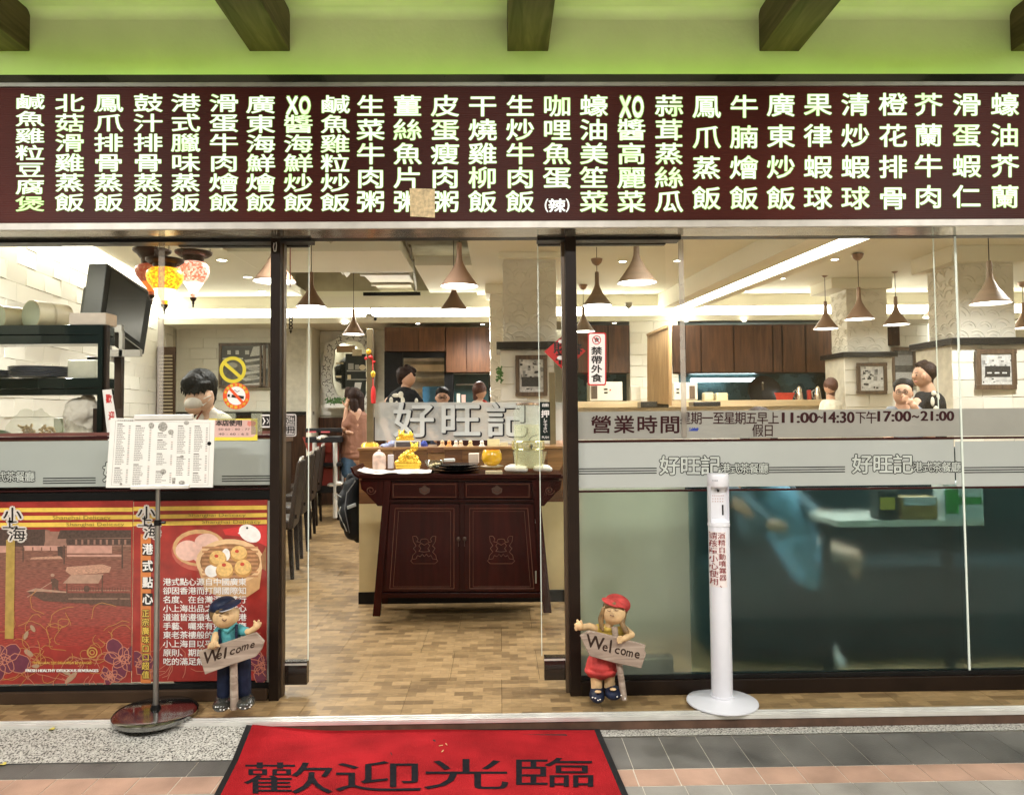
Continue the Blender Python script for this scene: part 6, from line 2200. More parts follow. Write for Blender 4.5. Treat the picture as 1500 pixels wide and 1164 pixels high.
# ================================================================== OPEN KITCHEN BEHIND THE LEFT WINDOW
YSH = .42
green_b = mat('rack_black_green', (.012, .022, .020), .16, metal=.5, var=.3, scale=2, coat=.3)
rk = thing('kitchen_rack', 'black steel serving rack with two deep shelves behind the left window', 'rack', W(80, 645, YSH))
for (x0, y0, x1, y1, nm) in ((-80, 476, 147, 490, 'shelf'), (-80, 490.5, 147, 504, 'shelf_lip'), (-80, 554, 147, 569, 'shelf'), (-80, 569.5, 147, 579, 'shelf_lip')):
    mb = MB()
    pxbox(mb, x0, y0, x1, y1, YSH + (.012 if 'lip' in nm else 0), .15)
    mb.build(nm, green_b, rk, bevel=.003)
for (x0, x1, dy) in ((142.5, 149, -.02), (149.5, 156, .0)):
    mb = MB()
    pxbox(mb, x0, 476, x1, 650, YSH + dy, .03)
    mb.build('upright', green_b if dy < 0 else MATS['post_brown'], rk)
mb = MB()
pxbox(mb, 136, 598, 163, 640, YSH + .05, .12)
mb.build('side_box', MATS['post_brown'], rk)
bamb = mat('steamer_cream', (.62, .58, .40), .5, var=.1)
lidg = mat('lid_green', (.40, .46, .36), .35, var=.06)
def drum(lab, cx, cy, r_, dx, Y):
    s_ = S(Y)
    t = thing('serving_pot', lab, 'pot', W(cx, cy + r_, Y), 'cream pots on the top shelf')
    c = W(cx, cy, Y)
    e = c + Vector((dx * .5, dx, 0))
    r = r_ / s_
    MB().tube(c, e, r, r * .98, n=32).build('body', bamb, t, smooth=True)
    MB().tube(c - (e - c) * .012, c - (e - c) * .003, r * .93, r * .93, n=32).build('lid', lidg, t)
    MB().tube(c + (e - c) * .45, c + (e - c) * .5, r * 1.015, r * 1.015, n=32, caps=False).build('band', mat('steamer_band', (.5, .45, .3), .5), t, smooth=True)
    return t
drum('large cream drum shaped pot lying on its side on the top shelf', 45, 461.5, 22, .17, YSH + .05)
drum('cream drum shaped pot cut by the left edge on the top shelf', -2, 465, 18, .17, YSH + .06)
small('paper_box', 'pale pink white carton on the right end of the top shelf', 'carton', 101, 458, 155, 475.5, YSH + .02, .12, mat('carton_pale', (.66, .58, .50), .6), .003)
platem = mat('plate_white', (.75, .76, .74), .2, coat=.3)
for cx, n_, rx, lab in ((58, 6, 39, 'stack of white plates with dark rims on the middle shelf'), (-6, 4, 26, 'small stack of pale green plates at the left edge of the middle shelf')):
    base = W(cx, 554, YSH + .10)
    t = thing('plate_stack', lab, 'plates', base)
    for k in range(n_):
        z = k * .0098
        r = rx / S(YSH + .10)
        MB().lathe([(0, z), (r * .6, z), (r * .99, z + .009), (r, z + .011), (r * .6, z + .005), (0, z + .005)], base, 32).build('plate', platem, t, smooth=True)
        MB().lathe([(r * 1.0, z + .0065), (r * 1.004, z + .0095), (r * .985, z + .012)], base, 32).build('plate_rim', mat('plate_rim', (.02, .025, .05), .3), t, smooth=True)
small('container', 'cream square food container on the middle shelf with a dark lid behind', 'container', 98, 527, 141, 554, YSH + .10, .2, mat('tub_cream', (.60, .60, .48), .4), .01, parts=[])
small('dark_lid', 'dark lid peeking over the cream container on the middle shelf', 'lid', 126, 522, 141, 528, YSH + .2, .1, ledge, .01)
# food bag and tray
bagm = film_mat('thin_plastic', (.78, .80, .74), .16, see='t', tint=(.95, .96, .94), transl=.5, var=.2)
fbag = thing('food_bag', 'puffed clear plastic bag of fried snacks standing in the white tray', 'bag', W(50, 642, YSH + .05))
s_ = S(YSH)
def PB(x, y, dy=0): return W(x, y, YSH + dy)
def soft_px(shapes, vox, name, m_, par, Y, smooth=2):
    sc_ = S(Y)
    sh = []
    for q in shapes:
        if q[0] == 'c':
            sh.append(('c', W(q[1][0], q[1][1], Y + q[1][2]), W(q[2][0], q[2][1], Y + q[2][2]), q[3] / sc_, q[4] / sc_))
        else:
            sh.append(('e', W(q[1][0], q[1][1], Y + q[1][2]), tuple(a / sc_ for a in q[2]), q[3] if len(q) > 3 else None))
    return soft(sh, vox, name, m_, par, smooth)
snack = mat('fried_snack', (.58, .42, .20), .6, var=.25, scale=40)
mb = MB()
rr = random.Random(3)
for k in range(60):
    c = W(rr.uniform(30, 82), rr.uniform(625, 642), YSH + rr.uniform(.05, .15))
    mb.tube(c, c + Vector((rr.uniform(-.03, .03), rr.uniform(-.02, .02), rr.uniform(-.01, .02))), .007, .006, n=6)
tag(mb.build('snack', snack, fbag), kind='stuff')
o = soft_px([('e', (50, 626, .10), (38, 26, 20)), ('c', (30, 620, .10), (18, 628, .1), 14, 10), ('c', (58, 615, .10), (61, 600, .1), 14, 3), ('c', (40, 610, .10), (37, 601, .1), 12, 3), ('e', (70, 625, .1), (18, 20, 16))], .008, 'bag_skin', bagm, fbag, YSH)
dpm = o.modifiers.new('d', 'DISPLACE')
txd = bpy.data.textures.new('wrinkle', 'CLOUDS')
txd.noise_scale = .05
dpm.texture = txd
dpm.strength = .02
small('food_tray', 'low cream plastic tray along the left window ledge', 'tray', -60, 641, 92, 662, YSH - .02, .3, mat('tray_cream', (.60, .58, .44), .4), .01, parts=[('tray_mark', 17, 650, 35, 654, lidg), ('tray_mark', 0, 648, 2, 656, ledge)])
gr = thing('green_pot', 'rim of a dark green round pot behind the food bag', 'pot', W(5, 645, YSH + .1))
MB().tube(W(-2, 655, YSH + .35), W(-2, 655, YSH + .42), .10, n=28).build('body', mat('pot_green', (.10, .14, .09), .4), gr, smooth=True)
# wrapped cap and apron
wrp = thing('covered_garment', 'white cap and apron wrapped in shiny plastic hanging under the rack', 'garment', W(115, 655, YSH + .1))
clothw = mat('white_cotton', (.68, .64, .56), .8, var=.06, scale=10, bump=.8, bscale=20)
soft_px([('e', (119, 603, .1), (25, 20, 23)), ('c', (128, 590, .1), (136, 605, .1), 14, 12), ('c', (112, 610, .1), (120, 634, .1), 19, 14), ('c', (105, 612, .1), (101, 625, .1), 10, 8), ('c', (137, 612, .1), (130, 632, .1), 8, 8)], .007, 'cloth', clothw, wrp, YSH, 3)
wo_ = soft_px([('c', (112, 640, .06), (120, 652, .06), 20, 14), ('c', (104, 618, .06), (98, 650, .06), 9, 5), ('c', (132, 636, .06), (122, 652, .06), 10, 6)], .007, 'plastic_wrap', mat('shiny_plastic', (.45, .42, .34), .12, var=.3, scale=12, bump=1, bscale=18, coat=.5), wrp, YSH, 3)
def wrinkle(o, st, sc_=.05):
    d = o.modifiers.new('d', 'DISPLACE')
    tx_ = bpy.data.textures.new('wrinkle', 'CLOUDS')
    tx_.noise_scale = sc_
    tx_.noise_type = 'HARD_NOISE'
    d.texture = tx_
    d.strength = st
for o in wrp.children:
    wrinkle(o, .018, .06)
small('metal_box', 'pale grey green metal corner behind the food bag', 'box', 78, 612, 94, 642, YSH + .3, .2, lidg, .004)
# counter top line in front of the worker
wc = thing('prep_counter', 'dark wooden prep counter behind the pale film band of the left window', 'counter', W(200, 700, .25))
mb = MB()
pxbox(mb, -80, 640, 396, 652, .22, .42)
mb.build('top', MATS['cabinet_veneer'], wc)
mb = MB()
pxbox(mb, -80, 652.5, 396, 735, .25, .38)
mb.build('front', MATS['post_brown'], wc)

# ================================================================== RECEPTION COUNTER AND ETCHED SCREEN
YR = 1.75
creamp = mat('counter_cream', (.62, .50, .26), .6, var=.04)
rct = thing('reception_counter', 'reception counter with cream sides, black skirting and a brown wood block top', 'counter', W(676, 877, YR))
a, b3 = W(526, 738, YR), W(829, 863, YR)
MB().box((a.x, YR, b3.z), (b3.x, YR + .5, a.z)).build('body', creamp, rct)
MB().box((a.x - .004, YR - .004, .001), (b3.x + .004, YR + .49, b3.z - .0005)).build('skirting', blackm, rct)
z1_ = W(526, 660, YR).z
MB().box((a.x + .002, YR + .006, a.z + .0005), (b3.x, YR + .5, z1_)).build('band', darkw, rct)
mb_ = [wood('block_a', (.14, .06, .02), (.22, .10, .035), .35, 'X', 6, coat=.3), wood('block_b', (.20, .10, .035), (.30, .15, .055), .35, 'X', 6, coat=.3), wood('block_c', (.10, .04, .016), (.16, .065, .025), .35, 'X', 6, coat=.3)]
nb = 12
bw = (b3.x - a.x) / nb
rr = random.Random(4)
for r_ in range(5):
    zz0 = a.z + (z1_ - a.z) * r_ / 5
    zz1 = a.z + (z1_ - a.z) * (r_ + 1) / 5
    for i in range(nb):
        MB().box((a.x + i * bw + .001, YR, zz0 + .001), (a.x + (i + 1) * bw - .001, YR + .0055, zz1 - .001)).build('wood_block', mb_[rr.randrange(3)], rct)
MB().box((a.x - .01, YR - .012, z1_ + .0005), (b3.x + .01, YR + .52, z1_ + .02)).build('top', mb_[1], rct, bevel=.003)
ztop = z1_ + .02
# etched glass and posts
YE = YR + .30
es = thing('etched_screen', 'frosted glass screen with large clear shop characters above the reception counter', 'glass screen', W(690, 650, YE))
etch = film_mat('etched_glass', (.62, .65, .64), .74, rough=.3, see='t', tint=(.86, .88, .88), transl=.45, var=.12, scale=2.2)
mb = MB()
mb.sheet([W(549, 645, YE), W(842, 645, YE), W(842, 589, YE), W(549, 589, YE)])
mb.build('etched_band', etch, es)
m1, m2 = MB(), MB()
for i, (ch, x0, x1) in enumerate((('好', 580, 632), ('旺', 648, 700), ('記', 716, 768))):
    put(m1, ch, cell(x0 + 1.4, 593.4, x1 + 1.4, 640.4, YE - .003, .0001), .040, n=10)
    put(m2, ch, cell(x0, 592.5, x1, 639.5, YE - .006, .0001), .018, n=8)
m1.build('letter_shadow', mat('letter_dark', (.02, .022, .03), .3), es)
m2.build('letter_face', mat('letter_pale', (.50, .53, .52), .3, var=.1, scale=6), es)
brass = mat('post_bronze', (.20, .16, .09), .35, metal=.6)
gold = mat('gold', (.80, .50, .06), .25, metal=.75, var=.15, emit=.12)
for x, y0, lb in ((542, 481, 'green bronze post at the left end of the etched screen'), (810, 545, 'bronze post at the right end of the etched screen')):
    t = thing('screen_post', lb, 'post', W(x, 657, YE))
    mb = MB()
    pxbox(mb, x - 5, y0, x + 4, 658, YE - .02, .05)
    mb.build('post', brass, t, bevel=.004)
    p = W(x, 660, YE)
    if x < 600: MB().lathe([(0, 0), (.07, 0), (.06, .02), (.035, .03), (0, .03)], (p.x, p.y, ztop), 18).build('flange', gold, t, smooth=True)
# red tassel ornament on the left post
tz = thing('red_tassel', 'red lucky tassel with a gold knot hanging beside the left screen post', 'ornament', W(547, 592, YE - .03))
mb = MB()
pr_ = [(0, 0), (.016, .003), (.019, .05), (.017, .10), (.009, .128), (0, .13)]
p = W(547, 591, YE - .03)
MB().lathe(pr_, p, 14).build('tassel', mat('tassel_red', (.60, .02, .02), .5), tz, smooth=True)
MB().tube(W(546.5, 566, YE - .03), W(546, 523, YE - .03), .004, n=6).build('cord', mat('tassel_red', (.6, .02, .02), .5), tz)
mb = MB()
mb.ell(W(546.5, 548, YE - .03), (.018, .012, .026))
mb.ell(W(540, 515, YE - .03), (.02, .012, .02))
mb.build('gold_knot', gold, tz, smooth=True)
mb = MB()
for x, y, r_ in ((543, 523, .016), (536, 525, .012), (548, 530, .011)):
    mb.ell(W(x, y, YE - .03), (r_, .01, r_ * .9))
mb.build('red_knot', mat('tassel_red', (.6, .02, .02), .5), tz, smooth=True)

# ================================================================== DARK RED ALTAR CABINET
YA = 1.27
rw_ = wood('rosewood', (.020, .0014, .0008), (.036, .003, .0016), .26, 'Z', 4, spec=.22)
rwx = wood('rosewood_x', (.018, .0016, .001), (.030, .0036, .002), .3, 'X', 4, spec=.16)
edge_lit = mat('rosewood_lit_edge', (.13, .045, .03), .22, var=.2, coat=.4)  # paler colour stands in for light caught on the carved edges
ab = thing('altar_cabinet', 'dark red rosewood cabinet with splayed sides, two drawers and two carved doors', 'cabinet', W(678, 902, YA))
def AP(x, y, dy=0): return W(x, y, YA + dy)
D = .36
def hexpx(pts, y0, y1):
    """quad of four pixel corners (tl, tr, br, bl) as a slab from depth y0 to y1"""
    f_ = [AP(*q) for q in pts]
    lo = [f_[3], f_[2], f_[2] + Vector((0, y1 - y0, 0)), f_[3] + Vector((0, y1 - y0, 0))]
    hi = [f_[0], f_[1], f_[1] + Vector((0, y1 - y0, 0)), f_[0] + Vector((0, y1 - y0, 0))]
    off = Vector((0, y0, 0))
    return [v + off for v in lo], [v + off for v in hi]
MB().hexa(*hexpx(((571, 703), (783, 703), (797, 875), (557, 875)), .02, D)).build('carcass', rw_, ab)
# legs, splayed
for (a, b_, c, d) in (((563, 703), (573, 703), (557, 902), (546, 902)), ((779, 703), (789, 703), (808, 897), (796, 897))):
    for dy in (0, D - .03):
        MB().hexa(*hexpx((a, b_, c, d), dy - .008, dy + .03)).build('leg', rw_, ab, bevel=.002)
MB().hexa(*hexpx(((527, 694), (822, 694), (822, 700), (527, 700)), -.03, D + .03)).build('top_board', rwx, ab, bevel=.003)
MB().hexa(*hexpx(((530, 700.5), (819, 700.5), (819, 703), (530, 703)), -.015, D + .01)).build('top_moulding', rwx, ab, bevel=.002)
# upturned ends
for s_, x0 in ((-1, 527), (1, 822)):
    mb = MB()
    prof = [(0, 697), (3, 697), (7, 695), (10, 691.5), (12, 687), (14, 684), (16, 684), (15, 687), (13, 692), (9, 697), (4, 700), (0, 700)]
    q = [AP(x0 + s_ * (a - 3), b_) for a, b_ in prof]
    mb.prism([(v.x, v.z) for v in q], YA - .028, YA + D + .028)
    mb.build('scroll_end', rwx, ab)
for x0, x1, xi in ((527, 562, 562), (790, 823, 790)):
    if x0 < 600:
        poly = [(527, 703.2), (562, 703.2), (560, 741), (553, 741), (548, 735), (541, 728), (536, 722), (529, 716)]
    else:
        poly = [(790, 703.2), (823, 703.2), (821, 716), (814, 722), (809, 728), (802, 735), (797, 741), (793, 741)]
    q = [AP(*p) for p in poly]
    MB().prism([(v.x, v.z) for v in q], YA + .005, YA + .025).build('bracket', rw_, ab)
    cx_ = 543 if x0 < 600 else 805
    mb = MB()
    pts = []
    for k in range(20):
        a = k * .55
        r_ = 7.5 - k * .33
        p = AP(cx_ + r_ * math.cos(a), 718 + r_ * .9 * math.sin(a))
        pts.append((p.x, YA + .003, p.z))
    mb.path(pts, .0035, 5)
    mb.build('carved_scroll', edge_lit, ab, smooth=True)
# drawers
for (x0, x1, kx) in ((573, 671, 622), (680, 778, 728)):
    dw_ = MB().hexa(*hexpx(((x0, 706), (x1, 706), (x1 + .5, 730), (x0 - .5, 730)), -.002, .02)).build('drawer', rwx, ab, bevel=.003)
    mb = MB()
    for p0, p1 in (((x0 + 3, 709), (x1 - 3, 709)), ((x0 + 3, 727.5), (x1 - 3, 727.5)), ((x0 + 3, 709), (x0 + 3, 727.5)), ((x1 - 3, 709), (x1 - 3, 727.5))):
        mb.tube(AP(*p0, -.003), AP(*p1, -.003), .0022, n=6)
    mb.build('bead', edge_lit, dw_, smooth=True)
    bz = mat('old_brass', (.075, .045, .035), .35, metal=.5)
    mb = MB()
    q = [(kx - 8, 715), (kx - 4, 713.5), (kx, 710), (kx + 4, 713.5), (kx + 8, 715), (kx + 7, 721), (kx, 724.5), (kx - 7, 721)]
    v_ = [AP(*p) for p in q]
    mb.prism([(v.x, v.z) for v in v_], YA - .007, YA - .0025)
    mb.build('pull_plate', bz, dw_)
    mb = MB()
    pts = [AP(kx + 5.5 * math.cos(R(a)), 716 + 5 * math.sin(R(a)), -.012) for a in range(0, 181, 20)]
    mb.path(pts, .002, 5)
    mb.build('pull', edge_lit, dw_, smooth=True)
MB().hexa(*hexpx(((570, 731.5), (783, 731.5), (783, 735.5), (570, 735.5)), -.006, .03)).build('rail', rwx, ab, bevel=.002)
# doors
for (tl, tr, br_, bl, cxc) in (((571, 738), (673, 738), (673, 866), (563, 866), 621.5), ((680, 738), (781, 738), (790, 866), (680, 866), 734)):
    dr_ = MB().hexa(*hexpx((tl, tr, br_, bl), .0, .02)).build('door', rw_, ab, bevel=.002)
    mb = MB()
    inset = lambda p, dx, dy: (p[0] + dx, p[1] + dy)
    for k_, ins in ((1, 8), (2, 13)):
        qs = [inset(tl, ins, ins * .8), inset(tr, -ins, ins * .8), inset(br_, -ins, -ins * .55), inset(bl, ins, -ins * .55)]
        for p0, p1 in zip(qs, qs[1:] + qs[:1]):
            mb.tube(AP(*p0, -.001), AP(*p1, -.001), .0024 if k_ == 1 else .0014, n=6)
    mb.build('bead', edge_lit, dr_, smooth=True)
    mb = MB()
    c = [(-17, -18), (-12, -18), (-9, -14), (-11, -10), (-6, -9), (-5, -13), (-2, -14), (2, -14), (5, -13), (6, -9), (11, -10), (9, -14), (12, -18), (17, -18)]
    def carve(pts): mb.path([AP(cxc + x, 803 + y, -.002) for x, y in pts], .0022, 5)
    carve(c)
    carve([(-17, -18), (-16, -10), (-12, -4), (-16, 0), (-12, 5), (-17, 10), (-18, 16)])
    carve([(17, -18), (16, -10), (12, -4), (16, 0), (12, 5), (17, 10), (18, 16)])
    carve([(-18, 16), (-20, 18), (-16, 22), (16, 22), (20, 18), (18, 16), (12, 15), (10, 10), (6, 12), (3, 8), (0, 12), (-3, 8), (-6, 12), (-10, 10), (-12, 15), (-18, 16)])
    carve([(-8, -4), (-5, -8), (0, -5), (5, -8), (8, -4), (5, 0), (8, 4), (0, 5), (-8, 4), (-5, 0), (-8, -4)])
    mb.build('carving', edge_lit, dr_, smooth=True)
for x in (671.5, 680.5):
    t_ = MB()
    t_.ell(AP(x, 789, -.01), (.013, .006, .015), n=10, m=8)
    t_.tube(AP(x, 792, -.014), AP(x, 800, -.014), .003, n=6)
    t_.build('door_pull', mat('old_brass', (.05, .035, .03), .35, metal=.5), ab, smooth=True)
mb = MB()
for y in (757, 845):
    pxbox(mb, 784, y - 9, 786, y + 9, YA - .006, .006)
mb.build('hinge', MATS['steel_edge'], ab)
MB().hexa(*hexpx(((560, 868), (794, 868), (796, 875), (558, 875)), -.006, .03)).build('plinth_rail', rwx, ab, bevel=.002)

# ---- things standing on the cabinet
ZA = AP(670, 694).z + .0
def onA(x, y, dy): return W(x, y, YA + dy)
towel = mat('white_towel', (.76, .74, .68), .9, var=.05, bump=.6, bscale=60)
t = thing('white_cloth', 'crumpled white cloth covering the left half of the cabinet top', 'cloth', onA(577, 694, .1))
mb = MB()
nx, ny = 30, 8
rr = random.Random(2)
x0, x1 = W(524, 690, YA).x, W(632, 690, YA).x
vs, fs = [], []
for j in range(ny + 1):
    for i in range(nx + 1):
        u, v = i / nx, j / ny
        xx = x0 + (x1 - x0) * u
        z = ZA + .006 + .02 * max(0, .12 - u) / .12 + .006 * math.sin(u * 17 + v * 5) * math.sin(v * 7 + u * 4) + rr.uniform(0, .003)
        if u > .9: z += .012 * math.sin(v * 6)
        vs.append((xx, YA - .02 + v * .30 + .01 * math.sin(u * 11), max(ZA + .002, z)))
k = nx + 1
for j in range(ny):
    for i in range(nx):
        a = j * k + i
        fs.append((a, a + 1, a + k + 1, a + k))
o = mb.add(vs, fs).build('cloth', towel, t, smooth=True)
s2 = o.modifiers.new('s', 'SOLIDIFY')
s2.thickness = .004
cj = mat('candle_jar', (.68, .50, .42), .35, var=.25, scale=30)
t = thing('candle_jar', 'pink and white patterned round candle jar on the white cloth', 'jar', onA(555, 687, .1))
c = onA(555.5, 687, .1)
MB().lathe([(0, 0), (.040, 0), (.043, .01), (.043, .085), (.036, .10), (.02, .112), (0, .115)], c, 26).build('body', cj, t, smooth=True)
MB().lathe([(0, .112), (.012, .113), (.010, .125), (0, .13)], c, 14).build('knob', cj, t, smooth=True)
small('paper_packet', 'small white packet beside the pink candle jar', 'packet', 568, 666, 576, 686, YA + .12, .03, mat('packet_lilac', (.66, .62, .66), .5), .003)
g1 = thing('golden_figurine', 'golden seated lucky figure on a base at the left of the cabinet top', 'figurine', onA(597, 687, .1))
soft_px([('c', (582, 678, .1), (613, 678, .1), 4.5, 4.5), ('c', (583, 683, .1), (612, 683, .1), 4, 4), ('e', (600, 668, .1), (8, 8, 10)), ('e', (607, 655, .1), (6, 6, 6)), ('e', (588, 671, .1), (5, 5, 4)), ('c', (598, 662, .1), (590, 668, .1), 4, 4),
         ('c', (603, 650, .1), (601, 646.5, .1), 2.2, .8), ('c', (611, 650, .1), (612.5, 647, .1), 2.2, .8), ('e', (609, 672, .1), (5, 6, 6))], .0035, 'figure', gold, g1, YA, 1)
g2 = thing('golden_figurine', 'small golden cat figure on a stand behind the seated one', 'figurine', W(593, 650, YR + .12))
soft_px([('c', (583, 643, 0), (604, 643, 0), 3, 3), ('e', (588, 636, 0), (5, 5, 5)), ('c', (590, 639, 0), (603, 637, 0), 4, 3), ('e', (601, 634, 0), (2.5, 2.5, 3)), ('c', (585, 632, 0), (584, 629, 0), 1.6, .7), ('c', (591, 632, 0), (592, 629, 0), 1.6, .7)], .0035, 'figure', gold, g2, YR + .12, 1)
glassy = glass_mat('bowl_glass', (.93, .95, .92), .12, .03)
t = thing('glass_bowl', 'small clear glass bowl of pale sweets left of the black plates', 'bowl', onA(636, 686, .12))
c = onA(636, 686, .16)
MB().lathe([(0, 0), (.03, 0), (.055, .025), (.068, .055), (.064, .055), (.05, .027), (.028, .006), (0, .006)], c, 26).build('bowl', glassy, t, smooth=True)
mb = MB()
for k in range(9):
    mb.ell((c.x + rr.uniform(-.03, .03), c.y + rr.uniform(-.03, .03), c.z + .018 + rr.uniform(0, .015)), (.014, .012, .010), n=8, m=6)
tag(mb.build('sweets', mat('sweets', (.66, .52, .28), .5, var=.3, scale=60), t, smooth=True), kind='stuff')
bp_ = mat('black_plate', (.012, .012, .013), .18, coat=.5)
c = onA(668, 690, .13)
for k, (r_, z, lb) in enumerate(((.165, .0, 'lowest wide black plate in the pile on the cabinet'), (.160, .017, 'middle black plate in the pile on the cabinet'), (.145, .034, 'top oval black plate in the pile on the cabinet'))):
    t = thing('black_plate', lb, 'plate', (c.x + k * .008, c.y, ZA + z + .001), 'black plates on the cabinet')
    MB().lathe([(0, 0), (r_ * .6, 0), (r_ * .97, .018), (r_, .021), (r_ * .97, .022), (r_ * .6, .006), (0, .006)], (c.x + k * .008 - k * .005, c.y, ZA + z + .001), 44).build('plate', bp_, t, smooth=True)
small('napkin_box', 'small white napkin box behind the black plates', 'box', 686.5, 664, 701.5, 678, YA + .30, .07, mat('napkin', (.72, .60, .50), .6), .004)
small('napkin_stack', 'low pile of white paper on top of the black plates', 'paper', 650, 672, 666, 676, YA + .16, .05, towel, .002)
yb2 = thing('yellow_bowl', 'glossy yellow ceramic bowl with an orange inside, standing on a saucer', 'bowl', onA(720, 684, .12))
c = onA(720.5, 682, .14)
yel = mat('yellow_glaze', (.72, .40, .015), .15, coat=.6, var=.05)
MB().lathe([(0, .0), (.03, 0), (.055, .015), (.068, .045), (.066, .08), (.055, .105)], c, 36).build('body', yel, yb2, smooth=True)
MB().lathe([(.055, .105), (.052, .107), (.060, .08), (.062, .045), (.05, .02), (0, .01)], c, 36).build('inside', mat('orange_glaze', (.62, .20, .02), .35, var=.2, scale=60), yb2, smooth=True)
sc2 = thing('saucer', 'pale saucer under the yellow bowl', 'saucer', onA(720, 687, .14))
MB().lathe([(0, -.012), (.04, -.012), (.078, -.002), (.078, .0), (.04, -.007), (0, -.007)], c, 32).build('saucer', mat('saucer_pale', (.6, .54, .4), .3), sc2, smooth=True)
small('card', 'cream card lying flat at the cabinet edge under the saucer', 'card', 711, 690, 736, 694.5, YA + .0, .1, mat('card_cream', (.5, .42, .26), .5), .001)
small('label_card', 'narrow pale card standing behind the yellow bowl', 'card', 733, 648, 744, 667, YR + .1, .01, mat('card_yellow', (.66, .58, .34), .5), .001)
small('small_card', 'pale yellow paper leaning on the counter behind the yellow bowl', 'card', 714, 643, 732, 658, YR + .14, .008, mat('card_yellow2', (.70, .64, .36), .5), .001)
# juice dispenser
jd = thing('drink_dispenser', 'big glass jar drink dispenser of pale lemonade in a wire stand', 'dispenser', onA(774, 688, .12))
c = onA(774, 688, .14)
S1 = S(YA + .14)
rj = 21 / S1
zj0, zj1 = W(774, 684, YA + .14).z, W(774, 590, YA + .14).z
hj = zj1 - zj0
jarg = film_mat('jar_glass', (.75, .80, .74), .16, see='t', tint=(.93, .95, .91), transl=.5, var=.3, scale=30)
liq = film_mat('lemonade', (.85, .85, .66), .20, see='t', tint=(.98, .98, .88), transl=.6, var=.06)
MB().lathe([(0, 0), (rj * .95, 0), (rj, .01), (rj, hj * .84), (rj * .93, hj * .90), (rj * .78, hj * .94), (rj * .78, hj * .985)], (c.x, c.y, zj0), 40).build('jar', jarg, jd, smooth=True)
MB().lathe([(0, .008), (rj * .93, .008), (rj * .95, hj * .66), (0, hj * .66)], (c.x, c.y, zj0), 40).build('lemonade', liq, jd, smooth=True)
MB().lathe([(rj * .80, hj * .965), (rj * .84, hj * .97), (rj * .84, hj * 1.0), (0, hj * 1.015)], (c.x, c.y, zj0), 36).build('lid', mat('lid_rose_gold', (.62, .50, .42), .2, metal=.8), jd, smooth=True)
mb = MB()
zs1, zs0 = W(774, 646, YA + .14).z, ZA + .004
for zz in (zs1, zs1 - .05, zs0 + .03):
    pts = [(c.x + rj * 1.12 * math.cos(a * .3927), c.y + rj * 1.12 * math.sin(a * .3927), zz) for a in range(17)]
    mb.path(pts, .0028, 5)
for k in range(16):
    a = k * .3927
    mb.tube((c.x + rj * 1.12 * math.cos(a), c.y + rj * 1.12 * math.sin(a), zs1), (c.x + rj * 1.12 * math.cos(a + .1), c.y + rj * 1.12 * math.sin(a + .1), zs1 - .05), .002, n=4)
for a in (.8, 2.35, 3.95, 5.5):
    mb.tube((c.x + rj * 1.12 * math.cos(a), c.y + rj * 1.12 * math.sin(a), zs1), (c.x + rj * 1.2 * math.cos(a), c.y + rj * 1.2 * math.sin(a), zs0), .004, n=6)
mb.build('wire_stand', mat('gold_wire', (.62, .54, .22), .25, metal=.7), jd, smooth=True)
mb = MB()
p = W(777, 652, YA + .14)
mb.tube((p.x, c.y - rj, p.z), (p.x, c.y - rj - .05, p.z), .010, n=10)
mb.tube((p.x, c.y - rj - .045, p.z + .01), (p.x, c.y - rj - .045, p.z - .02), .006, n=8)
mb.build('tap', chrome, jd, smooth=True)
mb = MB()
pts = [W(*q, YA + .02) for q in ((787, 637), (781, 638.5), (777, 641), (775, 645))]
mb.path(pts, .0022, 5)
mb.build('handle_wire', blackm, jd)
t = thing('glass_trough', 'low clear basin standing below the drink dispenser tap', 'basin', onA(775, 687, .08))
MB().hexa([onA(756, 686, .02), onA(795, 686, .02), onA(795, 686, .06), onA(756, 686, .06)], [onA(751, 661, .0), onA(801, 661, .0), onA(801, 661, .08), onA(751, 661, .08)]).build('basin', film_mat('basin_glass', (.8, .8, .62), .22, see='t', tint=(.98, .98, .9), transl=.6, var=.1), t)
for x, w2, h2, lb in ((755, 20, 8, 'rolled white towel left of the drink dispenser foot'), (794, 16, 7, 'rolled white towel right of the drink dispenser foot')):
    t = thing('towel', lb, 'towel', onA(x, 690, .05))
    soft_px([('c', (x - w2 * .6, 686, .05), (x + w2 * .7, 687, .05), h2 * .55, h2 * .6), ('e', (x, 684, .10), (w2 * .8, 14, h2 * .6))], .005, 'cloth', towel, t, YA, 2)
# second row on the reception counter
zt2 = ztop
frm = thing('photo_frame', 'white bordered picture frame leaning on the counter beneath the golden cat', 'frame', W(596, 658, YR + .1))
mb = MB(); pxbox(mb, 578, 645, 616, 659, YR + .1, .01); mb.build('border', platem, frm)
mb = MB(); pxbox(mb, 580, 647, 614, 658, YR + .098, .001); mb.build('picture', mat('slate_print', (.09, .08, .085), .3, var=.2), frm)
t = thing('blue_white_cloth', 'blue and white printed paper crumpled at the left end of the counter', 'paper', W(572, 658, YR + .15))
soft_px([('e', (566, 653, 0), (9, 8, 4)), ('e', (575, 650, 0), (7, 8, 5))], .005, 'paper', mat('blue_white', (.30, .34, .55), .6, var=.7, scale=18), t, YR + .15, 1)
t = thing('blue_cloth', 'deep blue cloth scrap behind the picture frame', 'cloth', W(620, 658, YR + .2))
soft_px([('c', (621, 650, 0), (623, 656, 0), 5, 5)], .005, 'cloth', mat('deep_blue', (.02, .04, .25), .6), t, YR + .2, 1)
